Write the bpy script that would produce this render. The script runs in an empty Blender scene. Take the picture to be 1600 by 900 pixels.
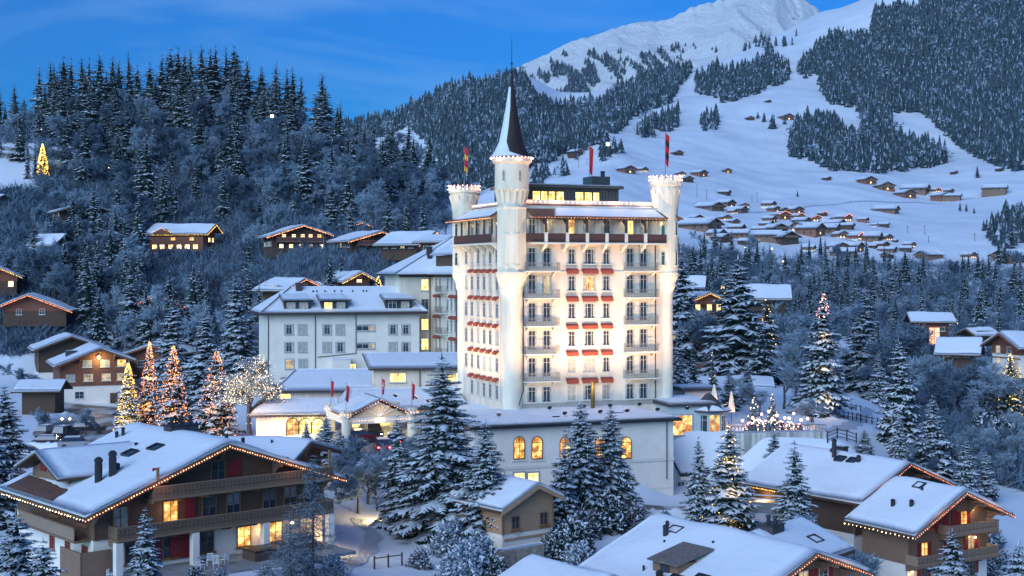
import bpy, math, random
import numpy as np
from mathutils import Vector, Matrix, noise

# ---------------------------------------------------------------- camera, sky, lights, exposure
SC = bpy.context.scene
COL = SC.collection
F = 2100.0            # focal length in photo pixels (photo is 1600 wide); horizon at row 425
HZ = 425.0
def P(px, py, Y):
    return Vector(((px - 800.0) / F * Y, Y, -(py - HZ) / F * Y))

cam_data = bpy.data.cameras.new("camera")
cam_data.sensor_width = 36.0
cam_data.lens = 36.0 * F / 1600.0
cam_data.shift_y = -25.0 / 1600.0
cam_data.clip_start = 1.0
cam_data.clip_end = 30000.0
cam = bpy.data.objects.new("camera", cam_data)
cam.location = (0, 0, 0)
cam.rotation_euler = (math.radians(90), 0, 0)
COL.objects.link(cam)
SC.camera = cam

SUN_EL = math.radians(3.0)
SUN_AZ = math.radians(215.0)      # direction the glow comes from: behind the camera, to its left
world = bpy.data.worlds.new("World")
SC.world = world
world.use_nodes = True
wn, wl = world.node_tree.nodes, world.node_tree.links
wn.clear()
w_out = wn.new('ShaderNodeOutputWorld')
w_bg = wn.new('ShaderNodeBackground')
w_sky = wn.new('ShaderNodeTexSky')
w_sky.sky_type = 'NISHITA'
w_sky.sun_disc = False
w_sky.sun_elevation = SUN_EL
w_sky.sun_rotation = SUN_AZ
w_sky.altitude = 1100
w_sky.air_density = 1.0
w_sky.dust_density = 0.3
w_sky.ozone_density = 4.0
w_tc = wn.new('ShaderNodeTexCoord')
w_map = wn.new('ShaderNodeMapping')
w_map.inputs['Scale'].default_value = (1.6, 1.6, 6.5)
w_noise = wn.new('ShaderNodeTexNoise')
w_noise.inputs['Scale'].default_value = 2.1
w_noise.inputs['Detail'].default_value = 7.0
w_noise.inputs['Roughness'].default_value = 0.55
w_noise.inputs['Distortion'].default_value = 0.5
w_ramp = wn.new('ShaderNodeValToRGB')
w_ramp.color_ramp.elements[0].position = 0.50
w_ramp.color_ramp.elements[1].position = 0.78
w_tint = wn.new('ShaderNodeMix'); w_tint.data_type = 'RGBA'; w_tint.blend_type = 'MULTIPLY'
w_tint.inputs[0].default_value = 1.0
w_tint.inputs[7].default_value = (0.11, 0.80, 1.42, 1)
w_cloud = wn.new('ShaderNodeMix'); w_cloud.data_type = 'RGBA'
w_cm = wn.new('ShaderNodeMath'); w_cm.operation = 'MULTIPLY'; w_cm.inputs[1].default_value = 0.30
w_cloudcol = wn.new('ShaderNodeMix'); w_cloudcol.data_type = 'RGBA'; w_cloudcol.blend_type = 'MIX'
wl.new(w_tc.outputs['Generated'], w_map.inputs['Vector'])
wl.new(w_map.outputs[0], w_noise.inputs['Vector'])
wl.new(w_noise.outputs[0], w_ramp.inputs[0])
wl.new(w_ramp.outputs[0], w_cm.inputs[0])
wl.new(w_sky.outputs[0], w_tint.inputs[6])
wl.new(w_tint.outputs[2], w_cloud.inputs[6])
w_cloud.inputs[7].default_value = (1.7, 2.7, 3.9, 1)
wl.new(w_cm.outputs[0], w_cloud.inputs[0])
wl.new(w_cloud.outputs[2], w_bg.inputs[0])
w_bg.inputs[1].default_value = 0.14
wl.new(w_bg.outputs[0], w_out.inputs[0])

sun_data = bpy.data.lights.new("twilight_glow", 'SUN')
sun_data.energy = 1.55
sun_data.angle = math.radians(50)
sun_data.color = (0.62, 0.80, 1.0)
sun = bpy.data.objects.new("twilight_glow", sun_data)
_el = math.radians(28)
sun.rotation_euler = (math.radians(90) - _el, 0, math.radians(-28))
COL.objects.link(sun)

SC.view_settings.view_transform = 'Standard'
SC.view_settings.look = 'None'
SC.view_settings.exposure = 1.02
SC.view_settings.gamma = 1.0
SC.view_settings.use_curve_mapping = False
SC.render.engine = 'CYCLES'
SC.cycles.max_bounces = 5
SC.cycles.diffuse_bounces = 2
SC.cycles.glossy_bounces = 2
SC.cycles.transmission_bounces = 2
SC.cycles.transparent_max_bounces = 4
SC.cycles.volume_bounces = 0
SC.cycles.sample_clamp_indirect = 3.0
SC.cycles.use_denoising = True
SC.cycles.use_light_tree = True
SC.cycles.caustics_reflective = False
SC.cycles.caustics_refractive = False

RNG = random.Random(7)
NR = np.random.default_rng(11)

# ---------------------------------------------------------------- materials
_M = {}
def _nodes(m):
    m.use_nodes = True
    nt = m.node_tree
    b = nt.nodes.get('Principled BSDF')
    return nt, b

def mat(name, col, rough=0.7, var=0.12, scale=1.2, bump=0.0, bscale=8.0, metal=0.0, emis=None, estr=0.0, spec=0.4, stretch=None):
    """Principled with noise-driven colour variation and optional bump; cached by name"""
    if name in _M: return _M[name]
    m = bpy.data.materials.new(name)
    nt, b = _nodes(m)
    N, L = nt.nodes, nt.links
    tc = N.new('ShaderNodeTexCoord')
    mp = N.new('ShaderNodeMapping')
    if stretch: mp.inputs['Scale'].default_value = stretch
    L.new(tc.outputs['Object'], mp.inputs[0])
    if var > 0:
        n = N.new('ShaderNodeTexNoise'); n.inputs['Scale'].default_value = scale; n.inputs['Detail'].default_value = 6
        L.new(mp.outputs[0], n.inputs['Vector'])
        mx = N.new('ShaderNodeMix'); mx.data_type = 'RGBA'
        mx.inputs[6].default_value = (*[max(0, c * (1 - var)) for c in col], 1)
        mx.inputs[7].default_value = (*[min(1, c * (1 + var)) for c in col], 1)
        mr = N.new('ShaderNodeMapRange'); mr.inputs[1].default_value = 0.3; mr.inputs[2].default_value = 0.7
        L.new(n.outputs[0], mr.inputs[0]); L.new(mr.outputs[0], mx.inputs[0])
        L.new(mx.outputs[2], b.inputs['Base Color'])
    else:
        b.inputs['Base Color'].default_value = (*col, 1)
    b.inputs['Roughness'].default_value = rough
    b.inputs['Metallic'].default_value = metal
    b.inputs['Specular IOR Level'].default_value = spec
    if bump > 0:
        n2 = N.new('ShaderNodeTexNoise'); n2.inputs['Scale'].default_value = bscale; n2.inputs['Detail'].default_value = 5
        L.new(mp.outputs[0], n2.inputs['Vector'])
        bp = N.new('ShaderNodeBump'); bp.inputs['Strength'].default_value = bump; bp.inputs['Distance'].default_value = 0.1
        L.new(n2.outputs[0], bp.inputs['Height']); L.new(bp.outputs[0], b.inputs['Normal'])
    if emis:
        b.inputs['Emission Color'].default_value = (*emis, 1)
        b.inputs['Emission Strength'].default_value = estr
    _M[name] = m
    return m

def wood_mat(name, col, planks=5.0, var=0.25, vertical=False):
    """boarded timber: plank lines as bump and colour breaks"""
    if name in _M: return _M[name]
    m = bpy.data.materials.new(name)
    nt, b = _nodes(m)
    N, L = nt.nodes, nt.links
    tc = N.new('ShaderNodeTexCoord')
    w = N.new('ShaderNodeTexWave'); w.wave_type = 'BANDS'; w.bands_direction = 'X' if vertical else 'Z'
    w.inputs['Scale'].default_value = planks; w.inputs['Distortion'].default_value = 0.2
    L.new(tc.outputs['Object'], w.inputs[0])
    n = N.new('ShaderNodeTexNoise'); n.inputs['Scale'].default_value = 1.7; n.inputs['Detail'].default_value = 7
    mp = N.new('ShaderNodeMapping'); mp.inputs['Scale'].default_value = (0.6, 0.6, 3) if not vertical else (3, 3, 0.6)
    L.new(tc.outputs['Object'], mp.inputs[0]); L.new(mp.outputs[0], n.inputs['Vector'])
    ma = N.new('ShaderNodeMath'); ma.operation = 'MULTIPLY_ADD'; ma.inputs[1].default_value = 0.35
    L.new(w.outputs[1], ma.inputs[0]); L.new(n.outputs[0], ma.inputs[2])
    mx = N.new('ShaderNodeMix'); mx.data_type = 'RGBA'
    mx.inputs[6].default_value = (*[c * (1 - var) for c in col], 1)
    mx.inputs[7].default_value = (*[c * (1 + var) for c in col], 1)
    L.new(ma.outputs[0], mx.inputs[0]); L.new(mx.outputs[2], b.inputs['Base Color'])
    bp = N.new('ShaderNodeBump'); bp.inputs['Strength'].default_value = 0.5; bp.inputs['Distance'].default_value = 0.03
    L.new(w.outputs[1], bp.inputs['Height']); L.new(bp.outputs[0], b.inputs['Normal'])
    b.inputs['Roughness'].default_value = 0.8
    _M[name] = m
    return m

def lit_mat(name, c1, c2, s=2.0, scale=1.4, dark=0.25):
    """a lit room seen through a window: bright and dim furnishings, warm lamps, curtains"""
    if name in _M: return _M[name]
    m = bpy.data.materials.new(name)
    nt, b = _nodes(m)
    N, L = nt.nodes, nt.links
    geo = N.new('ShaderNodeNewGeometry')
    n = N.new('ShaderNodeTexNoise'); n.inputs['Scale'].default_value = scale; n.inputs['Detail'].default_value = 3; n.inputs['Roughness'].default_value = 0.6
    L.new(geo.outputs['Position'], n.inputs['Vector'])
    r = N.new('ShaderNodeValToRGB')
    r.color_ramp.elements[0].position = 0.30; r.color_ramp.elements[0].color = (*[c * dark for c in c1], 1)
    r.color_ramp.elements[1].position = 0.62; r.color_ramp.elements[1].color = (*c2, 1)
    e = r.color_ramp.elements.new(0.47); e.color = (*c1, 1)
    L.new(n.outputs[0], r.inputs[0])
    L.new(r.outputs[0], b.inputs['Emission Color'])
    b.inputs['Emission Strength'].default_value = s
    b.inputs['Base Color'].default_value = (0.03, 0.03, 0.035, 1)
    b.inputs['Roughness'].default_value = 0.12
    m.cycles.emission_sampling = 'NONE'
    _M[name] = m
    return m

def bulb_mat(name, col, s, sample=False):
    if name in _M: return _M[name]
    m = bpy.data.materials.new(name)
    nt, b = _nodes(m)
    b.inputs['Base Color'].default_value = (0.5, 0.5, 0.5, 1)
    b.inputs['Emission Color'].default_value = (*col, 1)
    b.inputs['Emission Strength'].default_value = s
    if not sample: m.cycles.emission_sampling = 'NONE'
    _M[name] = m
    return m

def snow_mat(name='snow', col=(0.80, 0.83, 0.88), bump=0.35, bscale=0.8, spec=0.3):
    if name in _M: return _M[name]
    m = bpy.data.materials.new(name)
    nt, b = _nodes(m)
    N, L = nt.nodes, nt.links
    geo = N.new('ShaderNodeNewGeometry')
    n = N.new('ShaderNodeTexNoise'); n.inputs['Scale'].default_value = bscale; n.inputs['Detail'].default_value = 8; n.inputs['Roughness'].default_value = 0.6
    L.new(geo.outputs['Position'], n.inputs['Vector'])
    n3 = N.new('ShaderNodeTexNoise'); n3.inputs['Scale'].default_value = bscale * 0.2; n3.inputs['Detail'].default_value = 4
    L.new(geo.outputs['Position'], n3.inputs['Vector'])
    mx = N.new('ShaderNodeMix'); mx.data_type = 'RGBA'
    mx.inputs[6].default_value = (*[c * 0.90 for c in col], 1)
    mx.inputs[7].default_value = (*col, 1)
    L.new(n3.outputs[0], mx.inputs[0]); L.new(mx.outputs[2], b.inputs['Base Color'])
    bp = N.new('ShaderNodeBump'); bp.inputs['Strength'].default_value = bump; bp.inputs['Distance'].default_value = 0.25
    L.new(n.outputs[0], bp.inputs['Height']); L.new(bp.outputs[0], b.inputs['Normal'])
    b.inputs['Roughness'].default_value = 0.65
    b.inputs['Specular IOR Level'].default_value = spec
    _M[name] = m
    return m

SNOW = snow_mat()
PLASTER = mat('cream_plaster', (0.78, 0.67, 0.54), 0.85, 0.12, 0.9, 0.2, 3, stretch=(1, 1, 0.22))
PLASTER_W = mat('white_plaster', (0.82, 0.74, 0.65), 0.85, 0.07, 0.5, 0.15, 3)
PLASTER_D = mat('weathered_plaster', (0.66, 0.65, 0.60), 0.85, 0.16, 0.7, 0.2, 2, stretch=(1, 1, 0.25))
TRIM_W = mat('white_trim', (0.72, 0.69, 0.60), 0.6, 0.04)
DARKTRIM = mat('dark_trim', (0.06, 0.045, 0.045), 0.6, 0.15)
WOOD_D = wood_mat('dark_timber', (0.085, 0.048, 0.030), 4.0)
WOOD_M = wood_mat('brown_timber', (0.19, 0.115, 0.07), 4.0)
WOOD_G = wood_mat('weathered_timber', (0.22, 0.13, 0.085), 4.0)
WOOD_R = wood_mat('reddish_timber', (0.20, 0.075, 0.045), 4.0)
RAIL_W = wood_mat('balcony_timber', (0.25, 0.165, 0.115), 12.0, 0.35, True)
RAIL_D = wood_mat('dark_balcony_timber', (0.10, 0.05, 0.045), 12.0, 0.3, True)
WOOD_H = wood_mat('aged_larch_timber', (0.125, 0.070, 0.045), 4.0)
RAIL_H = wood_mat('aged_balcony_boards', (0.15, 0.093, 0.063), 12.0, 0.35, True)
SHUT_R = mat('red_shutter', (0.24, 0.018, 0.022), 0.6, 0.15)
AWN = mat('red_canvas', (0.30, 0.06, 0.04), 0.85, 0.15)
METAL_D = mat('dark_metal', (0.035, 0.035, 0.04), 0.45, 0.2, metal=0.3)
METAL_G = mat('grey_metal', (0.25, 0.26, 0.28), 0.45, 0.15, metal=0.6)
SLATE = mat('slate_roof', (0.055, 0.05, 0.055), 0.7, 0.3, 3, 0.4, 6)
TILE_B = mat('brown_tile', (0.12, 0.06, 0.045), 0.75, 0.3, 4, 0.5, 7)
GLASS_D = mat('dark_glass', (0.03, 0.045, 0.07), 0.08, 0.3, 0.8, spec=0.8)
GLASS_B = mat('dusk_glass', (0.035, 0.05, 0.075), 0.12, 0.5, 1.5, spec=0.5)
CURTAIN = mat('curtained_glass', (0.45, 0.42, 0.36), 0.4, 0.3, 3, spec=0.6)
LIT_Y = lit_mat('lit_room_yellow', (0.9, 0.62, 0.16), (1.0, 0.85, 0.38), 1.1)
LIT_W = lit_mat('lit_room_warm', (0.60, 0.26, 0.05), (1.0, 0.64, 0.24), 1.0, 2.0)
LIT_A = lit_mat('lit_dining_room', (0.42, 0.17, 0.035), (1.0, 0.66, 0.20), 1.2, 1.1, 0.2)
LIT_C = lit_mat('lit_curtain', (0.55, 0.42, 0.25), (0.85, 0.65, 0.35), 0.5, 1.0)
B_GOLD = bulb_mat('gold_bulb', (1.0, 0.29, 0.05), 2.8)
B_WARM = bulb_mat('warm_bulb', (1.0, 0.36, 0.12), 3.4)
B_PINK = bulb_mat('rose_bulb', (1.0, 0.40, 0.30), 3.6)
B_YEL = bulb_mat('yellow_bulb', (1.0, 0.56, 0.07), 2.4)
B_ORG = bulb_mat('orange_bulb', (1.0, 0.24, 0.05), 2.6)
B_WHT = bulb_mat('white_bulb', (1.0, 0.70, 0.38), 4.5)
B_RED = bulb_mat('tail_light', (1.0, 0.05, 0.04), 8.0)
BARK = mat('bark', (0.07, 0.05, 0.04), 0.9, 0.3, 4, 0.5, 10)
CONC = mat('concrete', (0.25, 0.25, 0.25), 0.85, 0.2, 1, 0.2, 5)

# ---------------------------------------------------------------- mesh helpers
class MB:
    """collects primitive shapes (each with a material slot) that become ONE mesh object"""
    def __init__(s): s.v = []; s.f = []; s.m = []; s.mats = []
    def slot(s, m):
        if m not in s.mats: s.mats.append(m)
        return s.mats.index(m)
    def add(s, vs, fs, m):
        k = len(s.v); i = s.slot(m)
        s.v.extend([tuple(v) for v in vs]); s.f.extend([tuple(a + k for a in f) for f in fs]); s.m.extend([i] * len(fs))
        return s
    def box(s, x0, x1, y0, y1, z0, z1, m, M=None):
        vs = [Vector((x, y, z)) for z in (z0, z1) for y in (y0, y1) for x in (x0, x1)]
        if M is not None: vs = [M @ v for v in vs]
        return s.add(vs, [(0, 2, 3, 1), (4, 5, 7, 6), (0, 1, 5, 4), (2, 6, 7, 3), (0, 4, 6, 2), (1, 3, 7, 5)], m)
    def prism(s, poly, z0, z1, m, M=None):
        n = len(poly)
        vs = [Vector((x, y, z0)) for x, y in poly] + [Vector((x, y, z1)) for x, y in poly]
        if M is not None: vs = [M @ v for v in vs]
        return s.add(vs, [tuple(range(n - 1, -1, -1)), tuple(range(n, 2 * n))] + [(i, (i + 1) % n, n + (i + 1) % n, n + i) for i in range(n)], m)
    def extr(s, pts, d, m):
        """planar polygon of 3-D points extruded along vector d"""
        n = len(pts); a = [Vector(p) for p in pts]; d = Vector(d)
        return s.add(a + [p + d for p in a], [tuple(range(n - 1, -1, -1)), tuple(range(n, 2 * n))] + [(i, (i + 1) % n, n + (i + 1) % n, n + i) for i in range(n)], m)
    def lathe(s, prof, m, c=(0, 0), n=16, a0=0.0):
        vs = []; fs = []
        for r, z in prof:
            for k in range(n):
                t = a0 + 2 * math.pi * k / n
                vs.append((c[0] + r * math.cos(t), c[1] + r * math.sin(t), z))
        for j in range(len(prof) - 1):
            for k in range(n):
                fs.append((j * n + k, j * n + (k + 1) % n, (j + 1) * n + (k + 1) % n, (j + 1) * n + k))
        fs.append(tuple(range(n - 1, -1, -1))); fs.append(tuple(range((len(prof) - 1) * n, len(prof) * n)))
        return s.add(vs, fs, m)
    def tube(s, a, b, r0, r1, m, n=6):
        a = Vector(a); b = Vector(b); d = (b - a)
        if d.length < 1e-6: return s
        q = d.to_track_quat('Z', 'Y')
        vs = []
        for p, r in ((a, r0), (b, r1)):
            for k in range(n):
                t = 2 * math.pi * k / n
                vs.append(p + q @ Vector((r * math.cos(t), r * math.sin(t), 0)))
        return s.add(vs, [(k, (k + 1) % n, n + (k + 1) % n, n + k) for k in range(n)] + [tuple(range(n - 1, -1, -1)), tuple(range(n, 2 * n))], m)
    def octa(s, p, r, m):
        x, y, z = p
        return s.add([(x - r, y, z), (x + r, y, z), (x, y - r, z), (x, y + r, z), (x, y, z - r), (x, y, z + r)],
                     [(0, 2, 5), (2, 1, 5), (1, 3, 5), (3, 0, 5), (2, 0, 4), (1, 2, 4), (3, 1, 4), (0, 3, 4)], m)
    def ball(s, p, r, m, n=8, h=6, sq=1.0):
        prof = [(max(0.001, r * math.sin(math.pi * k / h)), p[2] - r * sq * math.cos(math.pi * k / h)) for k in range(h + 1)]
        return s.lathe(prof, m, (p[0], p[1]), n)
    def slab(s, c, th, m, nu=12, nv=8, amp=0.05, seed=0, under=None, sag=1.0):
        """snow or roof slab over the quad c = (a,b,c,d): top grid raised by th with soft edges and a slightly uneven skin"""
        a, b, cc, d = [Vector(q) for q in c]
        nrm = (b - a).cross(d - a)
        if nrm.length < 1e-6: nrm = (cc - b).cross(d - b)
        nrm.normalize()
        if nrm.z < 0: nrm = -nrm
        vs = []
        for j in range(nv + 1):
            v = j / nv
            for i in range(nu + 1):
                u = i / nu
                p = (a * (1 - u) + b * u) * (1 - v) + (d * (1 - u) + cc * u) * v
                e = min(u, 1 - u) * (b - a).length; g = min(v, 1 - v) * (d - a).length
                w = min(1.0, e / (th * 1.3 + 1e-6)) ** 0.5 * min(1.0, g / (th * 1.3 + 1e-6)) ** 0.5 if sag else 1.0
                w = 0.45 + 0.55 * w
                nz = noise.noise(Vector((p.x * 0.35 + seed, p.y * 0.35, p.z * 0.35 + seed))) + 0.4 * noise.noise(Vector((p.x * 1.3, p.y * 1.3 + seed, p.z)))
                vs.append(p + nrm * (th * w + amp * nz * w))
        n1 = len(vs)
        fs = []
        W = nu + 1
        for j in range(nv):
            for i in range(nu):
                fs.append((j * W + i, j * W + i + 1, (j + 1) * W + i + 1, (j + 1) * W + i))
        ring = [i for i in range(nu + 1)] + [j * W + nu for j in range(1, nv + 1)] + [nv * W + i for i in range(nu - 1, -1, -1)] + [j * W for j in range(nv - 1, 0, -1)]
        for r in ring:
            j, i = divmod(r, W); u, v = i / nu, j / nv
            vs.append((a * (1 - u) + b * u) * (1 - v) + (d * (1 - u) + cc * u) * v)
        R = len(ring)
        for k in range(R):
            fs.append((ring[k], ring[(k + 1) % R], n1 + (k + 1) % R, n1 + k))
        fs.append(tuple(n1 + k for k in range(R)))
        return s.add(vs, fs, m)
    def bulbs(s, a, b, step, r, m, off=(0, 0, 0), jit=0.0):
        a = Vector(a) + Vector(off); b = Vector(b) + Vector(off)
        n = max(1, int((b - a).length / step))
        for k in range(n + 1):
            p = a.lerp(b, k / n)
            if jit: p = p + Vector((RNG.uniform(-jit, jit), RNG.uniform(-jit, jit), RNG.uniform(-jit, jit)))
            s.octa(p - Vector((0, 0, .03 * abs(math.sin(k * .7)))), r * RNG.uniform(.65, 1.25), m)
        return s
    def build(s, name, parent=None, smooth=False, loc=None, rot=None):
        me = bpy.data.meshes.new(name)
        me.from_pydata(s.v, [], s.f)
        for m in s.mats: me.materials.append(m)
        me.polygons.foreach_set('material_index', s.m)
        if smooth: me.polygons.foreach_set('use_smooth', [True] * len(s.f))
        me.update()
        o = bpy.data.objects.new(name, me)
        COL.objects.link(o)
        if parent is not None: o.parent = parent
        if loc is not None: o.location = loc
        if rot is not None: o.rotation_euler = rot
        return o

def np_mesh(name, V, Fq, mi, mats, smooth=False):
    """fast mesh from numpy arrays (all faces with the same corner count)"""
    me = bpy.data.meshes.new(name)
    nv, nf, k = len(V), len(Fq), Fq.shape[1]
    me.vertices.add(nv); me.vertices.foreach_set('co', np.asarray(V, np.float32).ravel())
    me.loops.add(nf * k); me.loops.foreach_set('vertex_index', np.asarray(Fq, np.int32).ravel())
    me.polygons.add(nf)
    me.polygons.foreach_set('loop_start', np.arange(0, nf * k, k, dtype=np.int32))
    for m in mats: me.materials.append(m)
    if mi is not None: me.polygons.foreach_set('material_index', np.asarray(mi, np.int32))
    if smooth: me.polygons.foreach_set('use_smooth', np.ones(nf, bool))
    me.update(calc_edges=True)
    return me

def tag(o, label=None, cat=None, group=None, kind=None):
    if label: o['label'] = label
    if cat: o['category'] = cat
    if group: o['group'] = group
    if kind: o['kind'] = kind
    return o
def thing(name, label, cat, loc=(0, 0, 0), rotz=0.0, group=None):
    o = bpy.data.objects.new(name, None)
    o.empty_display_size = 0.5
    COL.objects.link(o); o.location = loc; o.rotation_euler = (0, 0, rotz)
    return tag(o, label, cat, group)
def link_mesh(name, me, parent=None, loc=None, scale=None, rotz=None):
    o = bpy.data.objects.new(name, me); COL.objects.link(o)
    if parent is not None: o.parent = parent
    if loc is not None: o.location = loc
    if scale is not None: o.scale = scale if hasattr(scale, '__len__') else (scale,) * 3
    if rotz is not None: o.rotation_euler = (0, 0, rotz)
    return o
def lamp(name, kind, loc, energy, col=(1, 0.72, 0.38), size=0.4, target=None, spot=None, parent=None, blend=0.6):
    d = bpy.data.lights.new(name, kind)
    d.energy = energy; d.color = col
    if kind in ('POINT', 'SPOT'): d.shadow_soft_size = size
    if kind == 'AREA': d.size = size
    if spot: d.spot_size = math.radians(spot); d.spot_blend = blend
    o = bpy.data.objects.new(name, d); COL.objects.link(o)
    o.location = loc
    if target is not None: o.rotation_euler = (Vector(target) - Vector(loc)).to_track_quat('-Z', 'Y').to_euler()
    if parent is not None: o.parent = parent
    return o
# ---------------------------------------------------------------- terrain
COLS = [
 (-400, [(60,-26),(105,-24),(160,-23),(215,-22),(260,-18),(320,0),(400,22),(470,46),(520,46),(800,20),(1400,60),(3200,250)]),
 (0,    [(60,-26),(105,-24.5),(150,-24),(215,-24),(260,-22),(300,-8),(350,10),(400,30),(440,42),(480,49),(530,49),(800,10),(1400,60),(3200,250)]),
 (200,  [(60,-25),(105,-23.3),(160,-23.3),(215,-24.3),(250,-24.8),(280,-19),(320,0),(360,12),(400,25),(440,40),(480,54),(530,55),(800,10),(1400,60),(3200,250)]),
 (350,  [(60,-25),(105,-23.3),(130,-23.2),(165,-22),(200,-20),(240,-19),(270,-14),(310,-2),(340,5),(380,18),(430,40),(480,55),(520,56),(800,5),(1400,80),(3200,250)]),
 (470,  [(60,-26),(105,-23.5),(128,-23.8),(160,-20.4),(220,-19),(250,-15),(278,-1),(300,4.7),(340,12),(400,30),(460,45),(500,47),(800,0),(1400,80),(2000,200),(3200,280)]),
 (600,  [(60,-26),(100,-25),(128,-25),(142,-24),(158,-20.1),(220,-18.5),(250,-12),(275,-2),(300,4.7),(350,12),(420,26),(470,35),(500,35),(800,0),(1100,25),(1500,90),(2000,185),(2300,262),(2700,240),(3200,250)]),
 (720,  [(60,-27),(128,-25.3),(143,-24.5),(150,-20),(160,-18.5),(170,-17),(220,-17),(260,-10),(300,2),(360,12),(420,20),(470,24),(800,10),(1100,45),(1400,112),(1800,215),(2300,303),(2700,280),(3200,250)]),
 (820,  [(60,-28),(105,-26.5),(128,-25.6),(150,-25.5),(156,-22),(165,-17),(215,-17),(260,-16),(320,-12),(500,-8),(700,0),(900,30),(1200,88),(1600,182),(2200,312),(2600,290),(3200,250)]),
 (880,  [(60,-28),(105,-26.8),(128,-25.7),(150,-25.5),(156,-22),(165,-17),(215,-17),(260,-16),(320,-13),(500,-10),(700,0),(900,38),(1300,110),(1700,190),(2200,285),(2600,260),(3200,250)]),
 (950,  [(60,-29),(105,-27),(128,-26),(150,-25.5),(156,-22),(165,-17.5),(215,-17.5),(260,-17),(320,-13),(500,-12),(700,-5),(900,43),(1300,122),(1700,202),(2200,290),(2600,270),(3200,250)]),
 (1050, [(60,-30),(105,-28),(128,-27),(150,-26),(162.8,-26),(165.2,-19.5),(200,-19.5),(260,-18),(330,-14),(400,-12),(500,-14),(600,-18),(700,-8),(750,0),(800,13),(900,32),(1100,74),(1400,132),(1800,228),(2200,322),(2600,300),(3200,280)]),
 (1200, [(60,-32),(105,-28.5),(128,-27.3),(150,-26),(161.3,-25.2),(163.6,-19.7),(190,-19.5),(230,-20),(300,-22),(400,-22),(500,-26),(600,-26),(700,-12),(800,8),(850,18),(900,28),(1100,62),(1400,120),(1800,235),(2300,385),(2600,442),(3200,440)]),
 (1300, [(60,-34),(105,-31),(135,-30),(150,-27.5),(160,-24),(165,-20.3),(190,-19.7),(230,-20.3),(260,-26),(350,-30),(500,-30),(600,-27),(700,-14),(800,5),(900,25),(1100,60),(1400,122),(1900,265),(2500,487),(3200,575)]),
 (1450, [(60,-36),(105,-34),(135,-32),(165,-27),(200,-24),(230,-26),(300,-32),(400,-32),(500,-30),(600,-25),(700,-14),(800,2),(860,12),(950,30),(1150,60),(1400,115),(1800,240),(2400,520),(3200,780)]),
 (1600, [(60,-36),(105,-34),(150,-31),(200,-27),(300,-26),(400,-22),(500,-18),(600,-16),(700,-10),(800,0),(860,14),(950,32),(1150,70),(1400,120),(1800,265),(2400,590),(3200,880)]),
 (2000, [(60,-36),(105,-34),(150,-30),(200,-26),(300,-22),(400,-16),(500,-10),(600,-8),(700,-4),(800,4),(860,18),(950,36),(1150,90),(1400,150),(1800,320),(2400,650),(3200,900)]),
]
_CX = np.array([c[0] for c in COLS], float)
def _pchip(x, y):
    x = np.array(x, float); y = np.array(y, float)
    h = np.diff(x); d = np.diff(y) / h
    m = np.zeros(len(x)); m[0] = d[0]; m[-1] = d[-1]
    for i in range(1, len(x) - 1):
        if d[i - 1] * d[i] > 0:
            w1 = 2 * h[i] + h[i - 1]; w2 = h[i] + 2 * h[i - 1]
            m[i] = (w1 + w2) / (w1 / d[i - 1] + w2 / d[i])
    def f(q):
        q = np.clip(np.asarray(q, float), x[0], x[-1])
        i = np.clip(np.searchsorted(x, q) - 1, 0, len(x) - 2)
        t = (q - x[i]) / h[i]
        return ((2*t**3 - 3*t**2 + 1) * y[i] + (t**3 - 2*t**2 + t) * h[i] * m[i] + (-2*t**3 + 3*t**2) * y[i+1] + (t**3 - t**2) * h[i] * m[i+1])
    return f
_PF = [_pchip(*zip(*c[1])) for c in COLS]
def _relief(X, Y):
    a = np.clip((Y - 230) / 900, 0, 1)
    s = (np.sin(X / 37.0 + np.cos(Y / 51.0) * 1.3) * np.cos(Y / 43.0 + 1.1 * np.sin(X / 61.0))
         + 0.5 * np.sin(X / 13.0 + 2.0 * np.sin(Y / 23.0)) * np.cos(Y / 17.0 + X / 29.0))
    big = np.sin(X / 140.0 + np.cos(Y / 170.0) * 1.7) * np.cos(Y / 120.0 - X / 210.0)
    return s * (0.12 + 1.6 * a) + big * 9.0 * np.clip((Y - 950) / 800, 0, 1)
def ground_z(X, Y):
    """height of the terrain at world X, Y (arrays or numbers)"""
    X = np.asarray(X, float); Y = np.asarray(Y, float)
    px = np.clip(800 + F * X / np.maximum(Y, 1), _CX[0], _CX[-1])
    zs = np.stack([f(Y) for f in _PF])
    i = np.clip(np.searchsorted(_CX, px) - 1, 0, len(_CX) - 2)
    t = (px - _CX[i]) / (_CX[i + 1] - _CX[i])
    t = t * 0.45 + 0.55 * t * t * (3 - 2 * t)
    if zs.ndim == 1: z = zs[i] * (1 - t) + zs[i + 1] * t
    else:
        ii = i.ravel(); zz = zs.reshape(len(_PF), -1); k = np.arange(ii.size)
        z = (zz[ii, k] * (1 - t.ravel()) + zz[ii + 1, k] * t.ravel()).reshape(px.shape)
    return z + _relief(X, Y)
def gz(x, y): return float(ground_z(x, y))
def cast(px, py, y0=70.0, y1=3100.0):
    """first point of the terrain seen at photo pixel px, py beyond depth y0"""
    Y = np.geomspace(y0, y1, 1500)
    k = (px - 800) / F
    z = ground_z(k * Y, Y); ray = -(py - HZ) / F * Y
    hit = np.nonzero(z >= ray)[0]
    if len(hit) == 0: return None
    j = hit[0]
    return Vector((k * Y[j], float(Y[j]), float(z[j])))

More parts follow.
